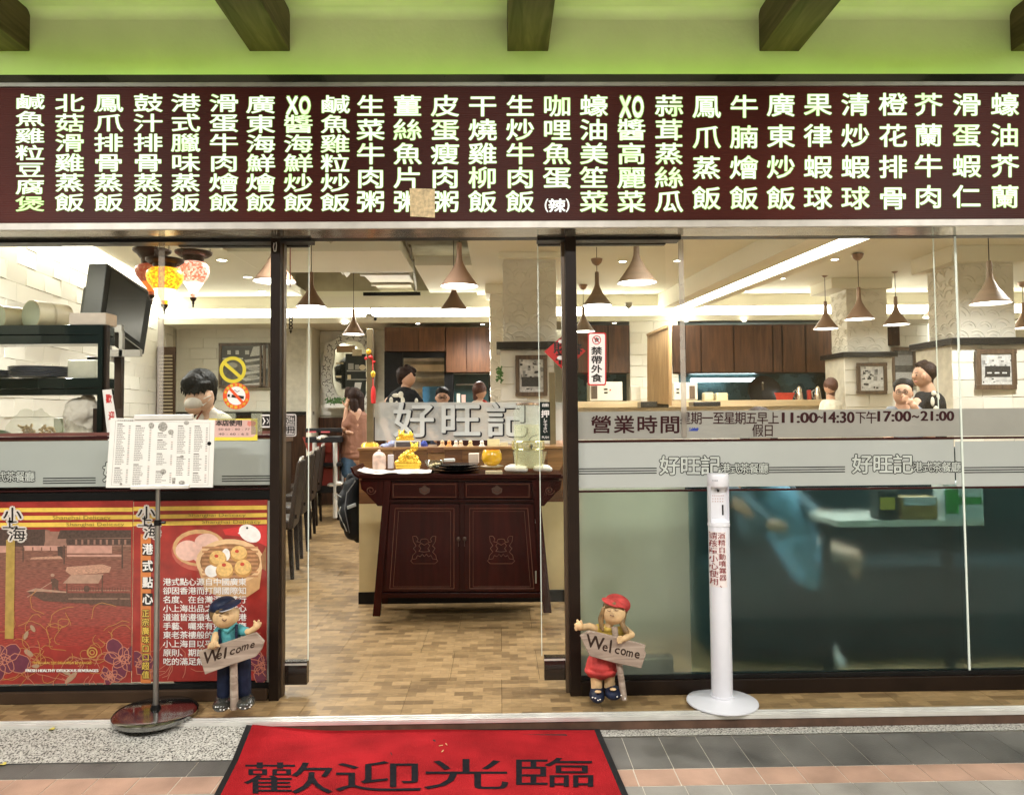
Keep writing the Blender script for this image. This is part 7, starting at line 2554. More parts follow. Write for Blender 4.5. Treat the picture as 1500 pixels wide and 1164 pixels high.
dolls = [(648, 'tiny pale doll figure left on the counter ledge', (.62, .42, .22)), (658, 'tiny orange doll figure in the dark box on the counter ledge', (.65, .32, .1)), (668, 'tiny white kneeling figure on the counter ledge', (.7, .62, .5)), (675, 'tiny cream figure beside the kneeling one', (.66, .52, .34)), (689, 'tiny golden face ornament on the counter ledge', (.62, .48, .22)), (706, 'tiny white lying figure at the counter ledge', (.72, .7, .62))]
for x, lb, c_ in dolls:
    t = thing('small_figurine', lb, 'figurine', W(x, 657, YR + .12), 'tiny figures on the counter ledge')
    soft_px([('e', (x, 647.5, 0), (3.0, 3, 3.0)), ('c', (x, 651, 0), (x, 655, 0), 3, 3.8), ('c', (x - 2, 652, 0), (x - 4.5, 654, 0), 1.5, 1.3), ('c', (x + 2, 652, 0), (x + 4.5, 654, 0), 1.5, 1.3)], .0035, 'figure', mat('doll_%d' % x, c_, .5, var=.3, scale=60), t, YR + .12, 1)
small('display_box', 'low dark display box behind the tiny figures', 'box', 640, 645, 714, 659, YR + .2, .04, mat('display_dark', (.035, .012, .010), .4), .002)
small('brown_plaque', 'small wooden plaque hanging on the counter front', 'plaque', 626, 655, 650, 663, YR - .018, .008, mb_[2], .002)
for x in (622, 650):
    pass
# ================================================================== BACKPACK
bpk = thing('backpack', 'black backpack with a grey buckle hanging on the left side of the reception counter', 'backpack', W(512, 797, YR + .1))
bkm = mat('black_nylon', (.012, .013, .014), .5, var=.3, scale=12, bump=.5, bscale=40)
soft_px([('c', (514, 712, .12), (512, 745, .12), 12, 16), ('c', (512, 745, .12), (517, 778, .12), 16, 13), ('c', (520, 705, .12), (524, 790, .12), 9, 5), ('e', (503, 735, .1), (8, 12, 18)), ('e', (506, 757, .06), (9, 10, 20))], .009, 'body', bkm, bpk, YR, 3)
soft_px([('c', (512, 697, .12), (504, 722, .1), 4, 4), ('c', (517, 697, .12), (524, 702, .1), 5, 4)], .006, 'strap', bkm, bpk, YR, 2)
MB().hexa([W(509, 746, YR), W(522, 741, YR), W(522, 741, YR + .02), W(509, 746, YR + .02)], [W(508, 741, YR), W(521, 736, YR), W(521, 736, YR + .02), W(508, 741, YR + .02)]).build('buckle', mat('buckle_grey', (.34, .36, .34), .3), bpk, bevel=.003)
mb = MB()
for pts in ([(499, 742), (496, 750), (500, 760), (504, 768), (508, 778)], [(500, 728), (494, 724), (490, 727), (494, 732)]):
    mb.path([W(*q, YR + .02) for q in pts], .004, 5)
mb.build('cord', MATS['buckle_grey'], bpk)
mb = MB()
mb.path([W(521, 704, YR + .03), W(508, 722, YR + .02), W(505, 745, YR + .0), W(512, 780, YR + .02)], .004, 5)
mb.build('zip', mat('zip_grey', (.10, .10, .10), .4), bpk)

# ================================================================== CHAIRS, TABLES, TROLLEY
chm = mat('chair_leatherette', (.030, .020, .014), .5, spec=.3, var=.2, scale=6)
legm = mat('chair_leg', (.012, .008, .006), .4)
def make_chair():
    t = thing('dining_chair', 'x', 'chair')
    MB().box((-.22, -.22, .40), (.20, .22, .48)).build('seat', chm, t, bevel=.02)
    # back on the +x side, leaning outwards
    MB().hexa([(.17, -.22, .40), (.215, -.22, .40), (.215, .22, .40), (.17, .22, .40)], [(.245, -.205, .95), (.275, -.205, .95), (.275, .205, .95), (.245, .205, .95)]).build('backrest', chm, t, bevel=.012)
    for sx in (-1, 1):
        for sy in (-1, 1):
            x, y = (.19 if sx > 0 else -.19), sy * .19
            MB().hexa([(x - .014 + sx * .02, y - .014, 0), (x + .014 + sx * .02, y - .014, 0), (x + .014 + sx * .02, y + .014, 0), (x - .014 + sx * .02, y + .014, 0)],
                      [(x - .02, y - .02, .399), (x + .02, y - .02, .399), (x + .02, y + .02, .399), (x - .02, y + .02, .399)]).build('leg', legm, t)
    mb = MB()
    mb.path([(.255, -.09, .95), (.262, -.085, .975), (.262, .085, .975), (.255, .09, .95)], .009, 8)
    mb.build('grip', alu, t, smooth=True)
    MB().box((.195, -.2, .49), (.2445, -.19, .52)).build('stitching', legm, t)
    return t
chs = [(-1.93, 2.75, .15, 'nearest dark high backed chair seen through the left sliding door'), (-2.08, 3.65, .10, 'second dark high backed chair from the door along the left aisle'), (-2.28, 4.75, .12, 'third dark high backed chair with a silver grip along the left aisle'), (-2.45, 5.75, .1, 'farthest dark chair of the left aisle, next to the trolley')]
pr0 = make_chair()
for i, (x, y, rz, lb) in enumerate(chs):
    t = pr0 if i == 0 else copy_tree(pr0)
    t.location = (x, y, 0)
    t.rotation_euler = (0, 0, rz)
    t['label'] = lb
    t['group'] = 'chairs along the left aisle'
# chairs in the right room seen blurred through the film
for i, (x, y, rz, lb) in enumerate(((1.25, 1.9, R(90), 'dark chair deeper in the room behind the frosted film, left part'), (3.0, 2.4, R(95), 'dark chair beyond the window table, behind the right pane'))):
    t = copy_tree(pr0)
    t.location = (x, y, 0)
    t.rotation_euler = (0, 0, rz)
    t['label'] = lb
    t['group'] = 'chairs behind the frosted film'
tabm = mat('table_white', (.66, .64, .58), .3)
def table(lab, x, y, sx, sy, rz=.1):
    t = thing('dining_table', lab, 'table', (x, y, 0))
    MB().box((x - sx / 2, y - sy / 2, .725), (x + sx / 2, y + sy / 2, .755)).build('tabletop', tabm, t, bevel=.006)
    MB().tube((x, y, .02), (x, y, .724), .035, n=14).build('pedestal', legm, t, smooth=True)
    MB().box((x - .24, y - .24, .001), (x + .24, y + .24, .0195)).build('foot', legm, t, bevel=.004)
    t.rotation_euler = (0, 0, 0)
    return t
table('white table top seen edge on behind the left post', -2.42, 2.7, .8, .8)
table('white table farther back along the left aisle', -2.85, 4.3, .8, .8)
tr = thing('trolley', 'service trolley with white posts, black rails and a red basin', 'trolley', (W(478, 740, 6.0).x, 6.0, 0))
YT = 5.9
blk = mat('trolley_black', (.02, .02, .022), .4)
for x in (461, 491, 500):
    mb = MB()
    dy = .45 if x == 500 else 0
    mb.tube(W(x, 648, YT + dy), Vector((W(x, 648, YT + dy).x, YT + dy, .05)), .028, n=10)
    mb.build('leg', mat('trolley_white', (.55, .54, .5), .35), tr, smooth=True)
for y0, y1, nm in ((627, 633, 'top_rail'), (640, 648, 'rail'), (678, 683, 'middle_rail'), (712, 722, 'bottom_shelf')):
    mb = MB()
    pxbox(mb, 447, y0, 500, y1, YT - .02, .5 if y1 != 633 else .12)
    mb.build(nm, blk, tr, bevel=.008)
mb = MB()
for a in (450, 470):
    pxbox(mb, a, 631.5, a + 13, 633.5, YT - .025, .004)
mb.build('reflector', mat('pink_plastic', (.62, .12, .14), .4), tr)
mb = MB()
mb.hexa([W(451, 662, YT + .02), W(484, 662, YT + .02), W(484, 662, YT + .4), W(451, 662, YT + .4)], [W(443, 640, YT), W(487, 640, YT), W(487, 640, YT + .45), W(443, 640, YT + .45)])
mb.build('red_basin', mat('basin_red', (.30, .045, .03), .45), tr)
mb = MB()
pxbox(mb, 464, 650, 489, 678, YT + .1, .3)
pxbox(mb, 466, 686, 489, 712, YT + .1, .3)
mb.build('red_crate', MATS['basin_red'], tr)
mb = MB()
for k, (x, y) in enumerate(((468, 642), (474, 640), (486, 710), (495, 708))):
    mb.ell(W(x, y, YT + .02), (.06, .05, .03), n=10, m=6)
tag(mb.build('napkins', towel, tr), kind='stuff')
for i, (x, y) in enumerate(((455, 6.05), (496, 6.05), (455, 6.3), (496, 6.3))):
    p = W(x, 700, y)
    MB().tube((p.x - .01, y, .04), (p.x + .01, y, .04), .04, n=14).build('wheel', blackm, tr)
pn = thing('wall_plants', 'row of small green leafy plants on the shelf under the mirror', 'plants', W(495, 600, 7.6))
leaf = mat('leaf_green', (.06, .16, .03), .5, var=.4, scale=30)
mb = MB()
rr = random.Random(8)
for k in range(150):
    p = W(rr.uniform(478, 508), rr.uniform(583, 591), 7.55 + rr.uniform(-.05, .05))
    a = rr.uniform(0, 6.28)
    d1 = Vector((math.cos(a) * .035, rr.uniform(-.01, .01), math.sin(a) * .03))
    d2 = Vector((-math.sin(a) * .012, 0, math.cos(a) * .012))
    mb.sheet([p, p + d1 * .5 + d2, p + d1, p + d1 * .5 - d2])
tag(mb.build('leaves', leaf, pn), kind='stuff')
mb = MB()
pxbox(mb, 476, 591, 509, 597, 7.52, .1)
mb.build('planter', platem, pn)
for k, (x, y, lb) in enumerate(((710, 547, 'small green plant clinging to the centre column'),)):
    t = thing('small_plant', lb, 'plant', W(x, y + 14, 4.0))
    mb = MB()
    for q in range(60):
        p = W(732 + rr.uniform(-3, 3), y + rr.uniform(-9, 12), 4.0 + rr.uniform(-.03, .03))
        a = rr.uniform(0, 6.28)
        d1 = Vector((math.cos(a) * .03, 0, math.sin(a) * .03))
        d2 = Vector((-math.sin(a) * .01, 0, math.cos(a) * .01))
        mb.sheet([p, p + d1 * .5 + d2, p + d1, p + d1 * .5 - d2])
    tag(mb.build('leaves', leaf, t), kind='stuff')

# ================================================================== WINDOW LEDGE WITH TISSUE BOXES
YW = .010
wl = thing('window_table', 'pale table end standing against the frosted film at the right', 'table', W(1334, 772, YW))
mb = MB()
pxbox(mb, 1227, 761, 1442, 771, YW, .38)
mb.build('tabletop', tabm, wl, bevel=.004)
for x in (1240, 1428):
    p = W(x, 771, YW)
    MB().box((p.x - .02, YW + .25, 0), (p.x + .02, YW + .29, p.z - .001)).build('leg', legm, wl)
small('tissue_box', 'dark tissue box with a yellow flower print on the window table', 'tissue box', 1286, 716, 1316, 760, YW + .01, .1, mat('tissue_dark', (.05, .05, .045), .5), .003, parts=[('print', 1290, 728, 1311, 746, mat('tissue_yellow', (.55, .42, .05), .5))])
small('tissue_box', 'brown tissue box with a pale top on the window table', 'tissue box', 1321, 728, 1373, 761, YW + .01, .1, mat('tissue_brown', (.36, .22, .06), .5), .003, parts=[('pale_top', 1324, 728, 1371, 740, mat('tissue_pale', (.55, .58, .62), .5))])
small('tissue_box', 'white and green tissue box with leaf print on the window table', 'tissue box', 1382, 706, 1440, 761, YW + .01, .1, mat('tissue_white', (.62, .72, .72), .5), .003,
      parts=[('print', 1386, 716, 1404, 752, mat('tissue_green', (.05, .32, .06), .5)), ('print', 1404, 728, 1438, 738, MATS['tissue_green'])])
# ================================================================== PEOPLE
skin = mat('skin', (.50, .29, .19), .5, var=.06, scale=20, sub=.05)
skin_l = mat('skin_light', (.60, .38, .26), .5, var=.05, scale=20, sub=.05)
hairb = mat('black_hair', (.006, .005, .004), .6, spec=.2, var=.3, scale=50, bump=.8, bscale=120, stretch=(1, 1, .25))
hairn = mat('brown_hair', (.022, .010, .006), .6, spec=.2, var=.3, scale=50, bump=.8, bscale=120, stretch=(1, 1, .25))
def person(lab, J, cloths, hair_shapes, hair_m, Y, skin_m, extra=(), vox=.007, base=None):
    """J: skin shapes in pixels at depth Y; cloths: (name, material, shapes, voxel)"""
    t = thing('person', lab, 'person', base or W(J[0][1][0], J[0][1][1], Y))
    J = [(s_[0], s_[1], s_[2], s_[3] * .78, s_[4] * .8) if s_[0] == 'c' and s_[3] >= 14 else s_ for s_ in J]
    soft_px(J, vox, 'body', skin_m, t, Y, 2)
    for nm, m_, sh in cloths:
        soft_px(sh, vox * 1.15, nm, m_, t, Y, 3)
    if hair_shapes:
        h_ = soft_px(hair_shapes, vox * .8, 'hair', hair_m, t, Y, 1)
        wrinkle(h_, .006, .02)
    if Y < 7:
        for o in t.children:
            if o.name.startswith('shirt'):
                wrinkle(o, .012, .09)
    for nm, m_, sh in extra:
        soft_px(sh, vox * .6, nm, m_, t, Y, 1)
    return t
def fing(x, y, dy, dx, dyy, n=4, r=1.6, ln_=9, gap=3.2):
    """four bent fingers and a thumb from a knuckle line"""
    o = []
    L_ = (ln_ * .9, ln_, ln_ * .95, ln_ * .75)
    for i in range(n):
        bx, by = x - dyy * (i - 1.5) * gap, y + dx * (i - 1.5) * gap
        mx_, my_ = bx + dx * L_[i] * .6, by + dyy * L_[i] * .6
        o.append(('c', (bx, by, dy), (mx_, my_, dy - .006), r, r * .9))
        o.append(('c', (mx_, my_, dy - .006), (mx_ + dx * L_[i] * .4, my_ + dyy * L_[i] * .4 + 1.2, dy + .004), r * .9, r * .75))
    o.append(('c', (x - dx * 5 + dyy * 5, y - dyy * 5 - dx * 5, dy), (x - dx * 0 + dyy * 8, y - dyy * 0 - dx * 8, dy - .01), r * 1.15, r * .9))
    return o
# the worker, leaning over the counter, head bowed to the left, face mask
YP1 = .95
cotton = mat('worker_white', (.70, .66, .58), .8, var=.05, scale=8, bump=.5, bscale=24)
J = [('e', (293, 582, .02), (19, 22, 22), (0, R(-16), 0)), ('e', (284, 597, -.02), (12, 13, 10)), ('e', (272.5, 589, -.03), (3.2, 4, 4.5)), ('e', (309, 578, .01), (3.4, 4, 6.5)),
     ('c', (300, 592, .05), (308, 620, .08), 11, 13), ('c', (303, 618, .07), (300, 645, .08), 18, 26),
     ('c', (334, 640, .02), (322, 668, -.06), 9, 8), ('c', (322, 668, -.06), (296, 676, -.14), 8, 6), ('e', (289, 677, -.15), (8, 5, 6))] + fing(282, 677, -.16, -1, .1)
J += [('c', (280, 640, .08), (266, 662, .0), 8.5, 7.5), ('c', (266, 662, 0), (262, 676, -.1), 7, 6), ('e', (261, 679, -.13), (7, 5, 6))] + fing(257, 682, -.15, -.6, .6)
J += [('c', (305, 640, .08), (308, 720, .1), 26, 25), ('c', (296, 720, .1), (296, 860, .1), 17, 12), ('c', (296, 860, .1), (296, 985, .12), 11, 9), ('c', (320, 720, .1), (322, 860, .12), 17, 12), ('c', (322, 860, .12), (322, 985, .14), 11, 9)]
person('worker with short black hair, face mask and white shirt bending over the counter', J,
       [('shirt', cotton, [('c', (312, 606, .06), (328, 620, .05), 10, 15), ('c', (293, 608, .02), (286, 624, .04), 5, 9), ('c', (304, 612, .08), (300, 640, .08), 16, 24), ('c', (296, 632, .06), (300, 700, .08), 21, 30), ('c', (312, 634, .07), (314, 700, .08), 24, 28), ('c', (313, 612, .06), (331, 634, .04), 8, 12), ('c', (331, 634, .04), (337, 650, .0), 12, 12), ('c', (337, 650, 0), (325, 668, -.05), 11, 10), ('c', (286, 620, .06), (278, 640, .07), 7, 11), ('c', (278, 640, .07), (268, 658, .02), 10, 9)]),
        ('trousers', mat('dark_trousers', (.02, .02, .025), .7), [('c', (308, 712, .1), (308, 730, .1), 30, 30), ('c', (296, 730, .1), (295, 985, .11), 20, 12), ('c', (321, 730, .1), (322, 985, .13), 20, 12)]),
        ('shoes', blackm, [('c', (292, 1000, .05), (294, 1000, .14), 10, 11), ('c', (322, 1000, .07), (323, 1000, .16), 10, 11)])],
       [('e', (294, 562, .05), (24, 27, 23.5), (0, R(-10), 0)), *[('c', (268 + i * 2.9, 563 - abs(i - 6) * .2, -.02 - .052 * math.sin(i / 13 * 3.1)), (265.5 + i * 2.75, 576 + (i * 7 % 5) * 1.5 - i * .3, -.03 - .062 * math.sin(i / 13 * 3.1)), 3.6, 1.0) for i in range(14)], ('e', (284, 562, -.02), (18, 19, 16), (0, R(-10), 0)), ('c', (312, 570, .07), (311, 584, .08), 7, 6), ('c', (300, 575, .10), (306, 588, .10), 12, 9)],
       hairb, YP1, skin_l,
       extra=[('face_mask', mat('mask_white', (.66, .62, .56), .7), [('e', (285.5, 590.5, -.024), (14.5, 17, 10.5), (0, R(-14), 0)), ('c', (276, 584, -.05), (282, 583, -.062), 1.6, 2),  ('c', (298, 584, -.05), (309, 579, -.01), 1.0, 1.0), ('c', (297, 594, -.045), (309, 583, -.01), 1.0, 1.0)]),
              ('necklace', mat('necklace_red', (.25, .06, .03), .5), [('c', (296, 602, -.02), (289, 612, -.02), 1.2, 1.2), ('c', (289, 612, -.02), (286, 620, -.01), 1.2, 1.2)])], vox=.0055)
# woman in the brown shirt, hand at her face, facing left
YP2_ = 6.1
k = S(YP2_)
J = [('e', (516, 580, 0), (8.5, 9.5, 11)), ('e', (508.5, 582, 0), (1.6, 1.8, 2)), ('c', (517, 590, 0), (520, 600, 0), 5, 6), ('c', (512, 612, -.08), (504, 628, -.12), 5, 4), ('c', (504, 628, -.12), (507, 600, -.10), 3.8, 3), ('e', (508, 593, -.09), (3.4, 3, 4.5))]
J += fing(509, 588, -.09, .1, -1, r=.9, ln_=5, gap=1.6)
J += [('c', (532, 612, .06), (534, 632, .02), 5, 4), ('c', (534, 632, .02), (515, 634, -.12), 4, 3), ('e', (510, 633, -.14), (4, 3, 3))]
J += [('c', (513, 690, -.04), (511, 718, -.04), 9, 6.5), ('c', (511, 718, -.04), (511, 757, -.03), 6, 4), ('c', (525, 690, .06), (525, 718, .06), 9, 6.5), ('c', (525, 718, .06), (526, 757, .07), 6, 4), ('c', (520, 605, 0), (520, 670, 0), 12, 15)]
person('woman with black shoulder length hair, brown shirt and denim shorts beside the counter', J,
       [('shirt', mat('brown_shirt', (.25, .115, .07), .75, var=.12, scale=8, bump=.6, bscale=14), [('c', (517, 612, 0), (517, 662, 0), 14, 18), ('c', (527, 612, .02), (527, 664, .02), 12, 17), ('c', (519, 602, 0), (531, 614, .05), 8, 9), ('c', (531, 614, .05), (534, 630, .04), 9.5, 8.5), ('c', (512, 608, -.05), (507, 622, -.10), 8, 7.5), ('e', (519, 668, 0), (20, 18, 9))]),
        ('shorts', mat('denim', (.05, .10, .17), .8, var=.2, scale=30), [('c', (513, 672, -.03), (512, 690, -.04), 13, 12), ('c', (526, 672, .04), (526, 690, .06), 13, 12)]),
        ('shoes', blackm, [('c', (503, 760, -.04), (511, 760, -.03), 4.5, 5), ('c', (518, 760, .06), (526, 760, .07), 4.5, 5)])],
       [('e', (519, 579, .0), (11.5, 12, 12.5)), ('c', (523, 582, .02), (526, 602, .02), 11, 8), ('c', (518, 588, -.05), (520, 603, -.05), 7, 6), ('c', (510, 571, -.02), (507, 580, -.02), 5, 3)], hairn, YP2_, skin, vox=.008)
# man in the black printed shirt, seen from behind
YP3 = 3.9
blackt = mat('black_tee', (.012, .013, .014), .8, var=.2, bump=.5, bscale=14)
J = [('e', (598, 553, 0), (10.5, 13, 14)), ('e', (605, 556, -.02), (3, 3, 5)), ('e', (603.5, 553, .02), (2, 3, 3.6)), ('c', (595, 565, 0), (592, 578, 0), 7, 8), ('c', (592, 590, 0), (592, 690, 0), 22, 18),
     ('c', (570, 588, 0), (563, 620, -.04), 7, 6), ('c', (563, 620, -.04), (572, 648, -.16), 6, 4.5), ('e', (576, 651, -.18), (5, 4, 6)), ('c', (613, 588, 0), (620, 620, -.04), 7, 6), ('c', (620, 620, -.04), (612, 648, -.16), 6, 4.5), ('e', (608, 651, -.18), (5, 4, 6))]
J += fing(577, 656, -.18, .1, 1, r=1.1, ln_=6, gap=2) + fing(608, 656, -.18, .1, 1, r=1.1, ln_=6, gap=2)
J += [('c', (585, 700, 0), (584, 785, 0), 11, 8), ('c', (600, 700, 0), (601, 785, 0), 11, 8)]
person('man with tousled brown hair in a black printed shirt standing behind the etched screen', J,
       [('shirt', blackt, [('c', (592, 586, 0), (592, 670, 0), 21, 20), ('c', (580, 580, 0), (573, 590, 0), 9, 10), ('c', (573, 590, 0), (566, 610, -.02), 9.5, 9), ('c', (603, 578, 0), (611, 590, 0), 9, 10), ('c', (611, 590, 0), (617, 610, -.02), 9.5, 9)]),
        ('trousers', mat('dark_trousers', (.02, .02, .025), .7), [('c', (585, 690, 0), (584, 790, 0), 14, 10), ('c', (600, 690, 0), (601, 790, 0), 14, 10)])],
       [('e', (594, 548, .0), (13, 14, 12)), ('c', (586, 549, .0), (587, 559, 0), 6, 5), ('c', (596, 538, 0), (606, 543, 0), 5, 4.5), ('c', (588, 540, 0), (585, 545, 0), 4, 5), ('c', (603, 546, -.03), (607, 549, -.04), 3.5, 2.4)], hairn, YP3, skin,
       extra=[('shirt_print', mat('print_cream', (.60, .58, .48), .8, var=.2, scale=40), [('e', (x_, y_, z_), (a_, 2, b_)) for x_, y_, z_, a_, b_ in ((580, 579, -.138, 6, 3), (587, 578, -.146, 4, 5), (590, 587, -.15, 3, 6), (573, 587, -.10, 3, 6), (581, 590, -.146, 2, 3), (610, 587, -.115, 2.6, 4))])], vox=.007)
# seated man with glasses
def face_bits(t, x, y, Y, dy, w_=4.2):
    mb = MB()
    for sx in (-1, 1):
        c = W(x + sx * w_, y, Y + dy)
        pts = [(c.x + .022 * math.cos(a * .785), c.y, c.z + .016 * math.sin(a * .785)) for a in range(9)]
        mb.path(pts, .003, 5)
    mb.tube(W(x - 1.4, y, Y + dy), W(x + 1.4, y, Y + dy), .003, n=5)
    mb.build('glasses', blackm, t)
    mb = MB()
    for sx in (-1, 1):
        mb.ell(W(x + sx * w_, y, Y + dy + .01), (.010, .006, .006), n=8, m=6)
    mb.build('eyes', blackm, t)
YP4 = 5.0
J = [('e', (648, 583, 0), (9, 10.5, 12)), ('e', (648, 586, -.085), (1.8, 2, 2.4)), ('e', (638.6, 583, 0), (1.6, 2, 3)), ('e', (657.4, 583, 0), (1.6, 2, 3)), ('c', (648, 592, 0), (648, 602, 0), 6, 7), ('c', (648, 610, .02), (648, 650, .02), 17, 16), ('c', (634, 612, 0), (630, 632, -.05), 6, 5), ('c', (630, 632, -.05), (640, 645, -.2), 5, 4), ('c', (662, 612, 0), (666, 632, -.05), 6, 5), ('c', (666, 632, -.05), (656, 645, -.2), 5, 4), ('e', (641, 646, -.23), (4, 3, 3)), ('e', (655, 646, -.23), (4, 3, 3))] + fing(643, 647, -.24, .8, .2, r=.9, ln_=5, gap=1.6) + fing(653, 647, -.24, -.8, .2, r=.9, ln_=5, gap=1.6)
t = person('man with glasses and short black hair, only his face above the etched screen', J,
           [('shirt', mat('dark_blue_shirt', (.03, .04, .08), .8), [('c', (648, 612, .02), (648, 655, .02), 19, 18), ('c', (634, 612, 0), (630, 628, -.03), 8, 7), ('c', (662, 612, 0), (666, 628, -.03), 8, 7)])],
           [('e', (648, 574.5, .02), (10, 11, 8.5)), ('c', (640, 575, .02), (639, 581, .02), 2.4, 1.8), ('c', (656, 575, .02), (657, 581, .02), 2.4, 1.8)], hairb, YP4, skin, vox=.008)
face_bits(t, 648, 582, YP4, -.09, 3.6)
# person from behind with brown hair by the centre column
YP5 = 4.9
person('person with reddish brown hair and pale collar seen from behind near the centre column',
       [('e', (703, 573, 0), (9, 11, 12)), ('e', (711, 575, 0), (1.6, 2, 3)), ('c', (702, 583, 0), (701, 595, 0), 6, 8), ('c', (701, 605, 0), (701, 655, 0), 18, 17), ('c', (686, 610, 0), (683, 640, 0), 6, 5), ('c', (716, 610, 0), (719, 640, 0), 6, 5)],
       [('shirt', mat('pale_shirt', (.62, .50, .40), .8), [('c', (701, 604, 0), (701, 660, 0), 19, 19), ('c', (689, 600, 0), (684, 622, 0), 8, 8), ('c', (712, 600, 0), (718, 622, 0), 8, 8), ('c', (695, 593, 0), (710, 593, 0), 6, 6)]), ('collar', mat('red_cloth', (.5, .03, .02), .8), [('c', (709, 588, -.03), (716, 594, -.03), 3, 3)])],
       [('e', (702, 570, .0), (10.5, 12.5, 12)), ('c', (700, 574, .0), (699, 582, 0), 7.5, 6.5)], mat('red_brown_hair', (.085, .028, .016), .5, var=.3, scale=50), YP5, skin, vox=.008)
# woman behind the right door glass
YP6 = 2.75
person('woman with long dark hair half hidden behind the right door post',
       [('e', (823, 612, 0), (12, 13, 15)), ('c', (823, 626, 0), (824, 640, 0), 7, 9), ('c', (826, 655, 0), (826, 760, 0), 22, 20), ('c', (818, 650, -.10), (811, 668, -.14), 7, 6), ('c', (811, 668, -.14), (818, 634, -.15), 5.5, 4.5), ('e', (819, 628, -.15), (4, 3, 6))] + fing(819, 622, -.15, .1, -1, r=1.2, ln_=6, gap=2) + [('c', (820, 770, 0), (820, 860, -.2), 12, 9), ('c', (834, 770, 0), (834, 860, -.2), 12, 9)],
       [('shirt', mat('pink_shirt', (.58, .30, .26), .8, bump=.4, bscale=14), [('c', (826, 655, 0), (826, 760, 0), 21, 22), ('c', (816, 645, -.04), (812, 664, -.10), 9, 9), ('c', (838, 645, 0), (844, 675, 0), 10, 9)]), ('trousers', mat('dark_trousers', (.02, .02, .025), .7), [('c', (820, 765, 0), (820, 850, -.1), 15, 12), ('c', (834, 765, 0), (834, 850, -.1), 15, 12)])],
       [('e', (824, 607, .03), (14, 15, 16)), ('c', (814, 610, .0), (812, 648, .0), 6, 5), ('c', (836, 610, .0), (838, 650, .0), 7, 6), ('c', (825, 612, .08), (825, 650, .08), 11, 9)], hairn, YP6, skin_l, vox=.008)
# right room: standing man turned left, seated man with glasses
YP7 = 3.3
person('standing man with tousled brown hair and black printed shirt near the far right column',
       [('e', (1351, 550, 0), (13, 15, 17.5), (0, R(8), 0)), ('e', (1338.5, 552, -.01), (3, 3, 3.4)), ('e', (1353, 551, -.085), (2.6, 2, 4.6)), ('c', (1356, 562, 0), (1360, 576, 0), 9, 11), ('c', (1362, 592, 0), (1362, 690, 0), 22, 21), ('c', (1343, 590, -.08), (1330, 618, -.16), 8, 7), ('c', (1330, 618, -.16), (1322, 640, -.2), 6.5, 5), ('e', (1321, 644, -.2), (5, 4, 6)), ('c', (1376, 590, .04), (1380, 640, 0), 8, 6), ('c', (1380, 640, 0), (1374, 680, -.06), 6, 5), ('e', (1373, 686, -.06), (5, 4, 6))]
       + fing(1320, 649, -.2, 0, 1, r=1.3, ln_=7, gap=2.4) + fing(1373, 691, -.06, 0, 1, r=1.3, ln_=7, gap=2.4) + [('c', (1352, 700, 0), (1352, 880, 0), 13, 8), ('c', (1370, 700, 0), (1370, 880, 0), 13, 8)],
       [('shirt', blackt, [('c', (1362, 592, 0), (1362, 680, 0), 22, 23), ('c', (1350, 582, -.04), (1341, 600, -.10), 10, 10), ('c', (1371, 584, .03), (1378, 612, .02), 10, 10)]), ('trousers', mat('dark_trousers', (.02, .02, .025), .7), [('c', (1352, 700, 0), (1352, 870, 0), 16, 11), ('c', (1370, 700, 0), (1370, 870, 0), 16, 11)])],
       [('e', (1356, 544, .005), (15.5, 18, 15.5)), ('c', (1361, 545, .0), (1361, 560, 0), 7, 6), ('c', (1344, 534, 0), (1355, 530, 0), 4, 4)], hairn, YP7, skin,
       extra=[('shirt_print', MATS['print_cream'], [('e', (1368, 576, -.115), (4, 1.6, 4)), ('e', (1366, 588, -.142), (3, 1.6, 7)), ('e', (1374, 582, -.112), (2.6, 1.6, 6)), ('e', (1371, 599, -.132), (4, 1.6, 5))])], vox=.007)
YP8 = 2.9
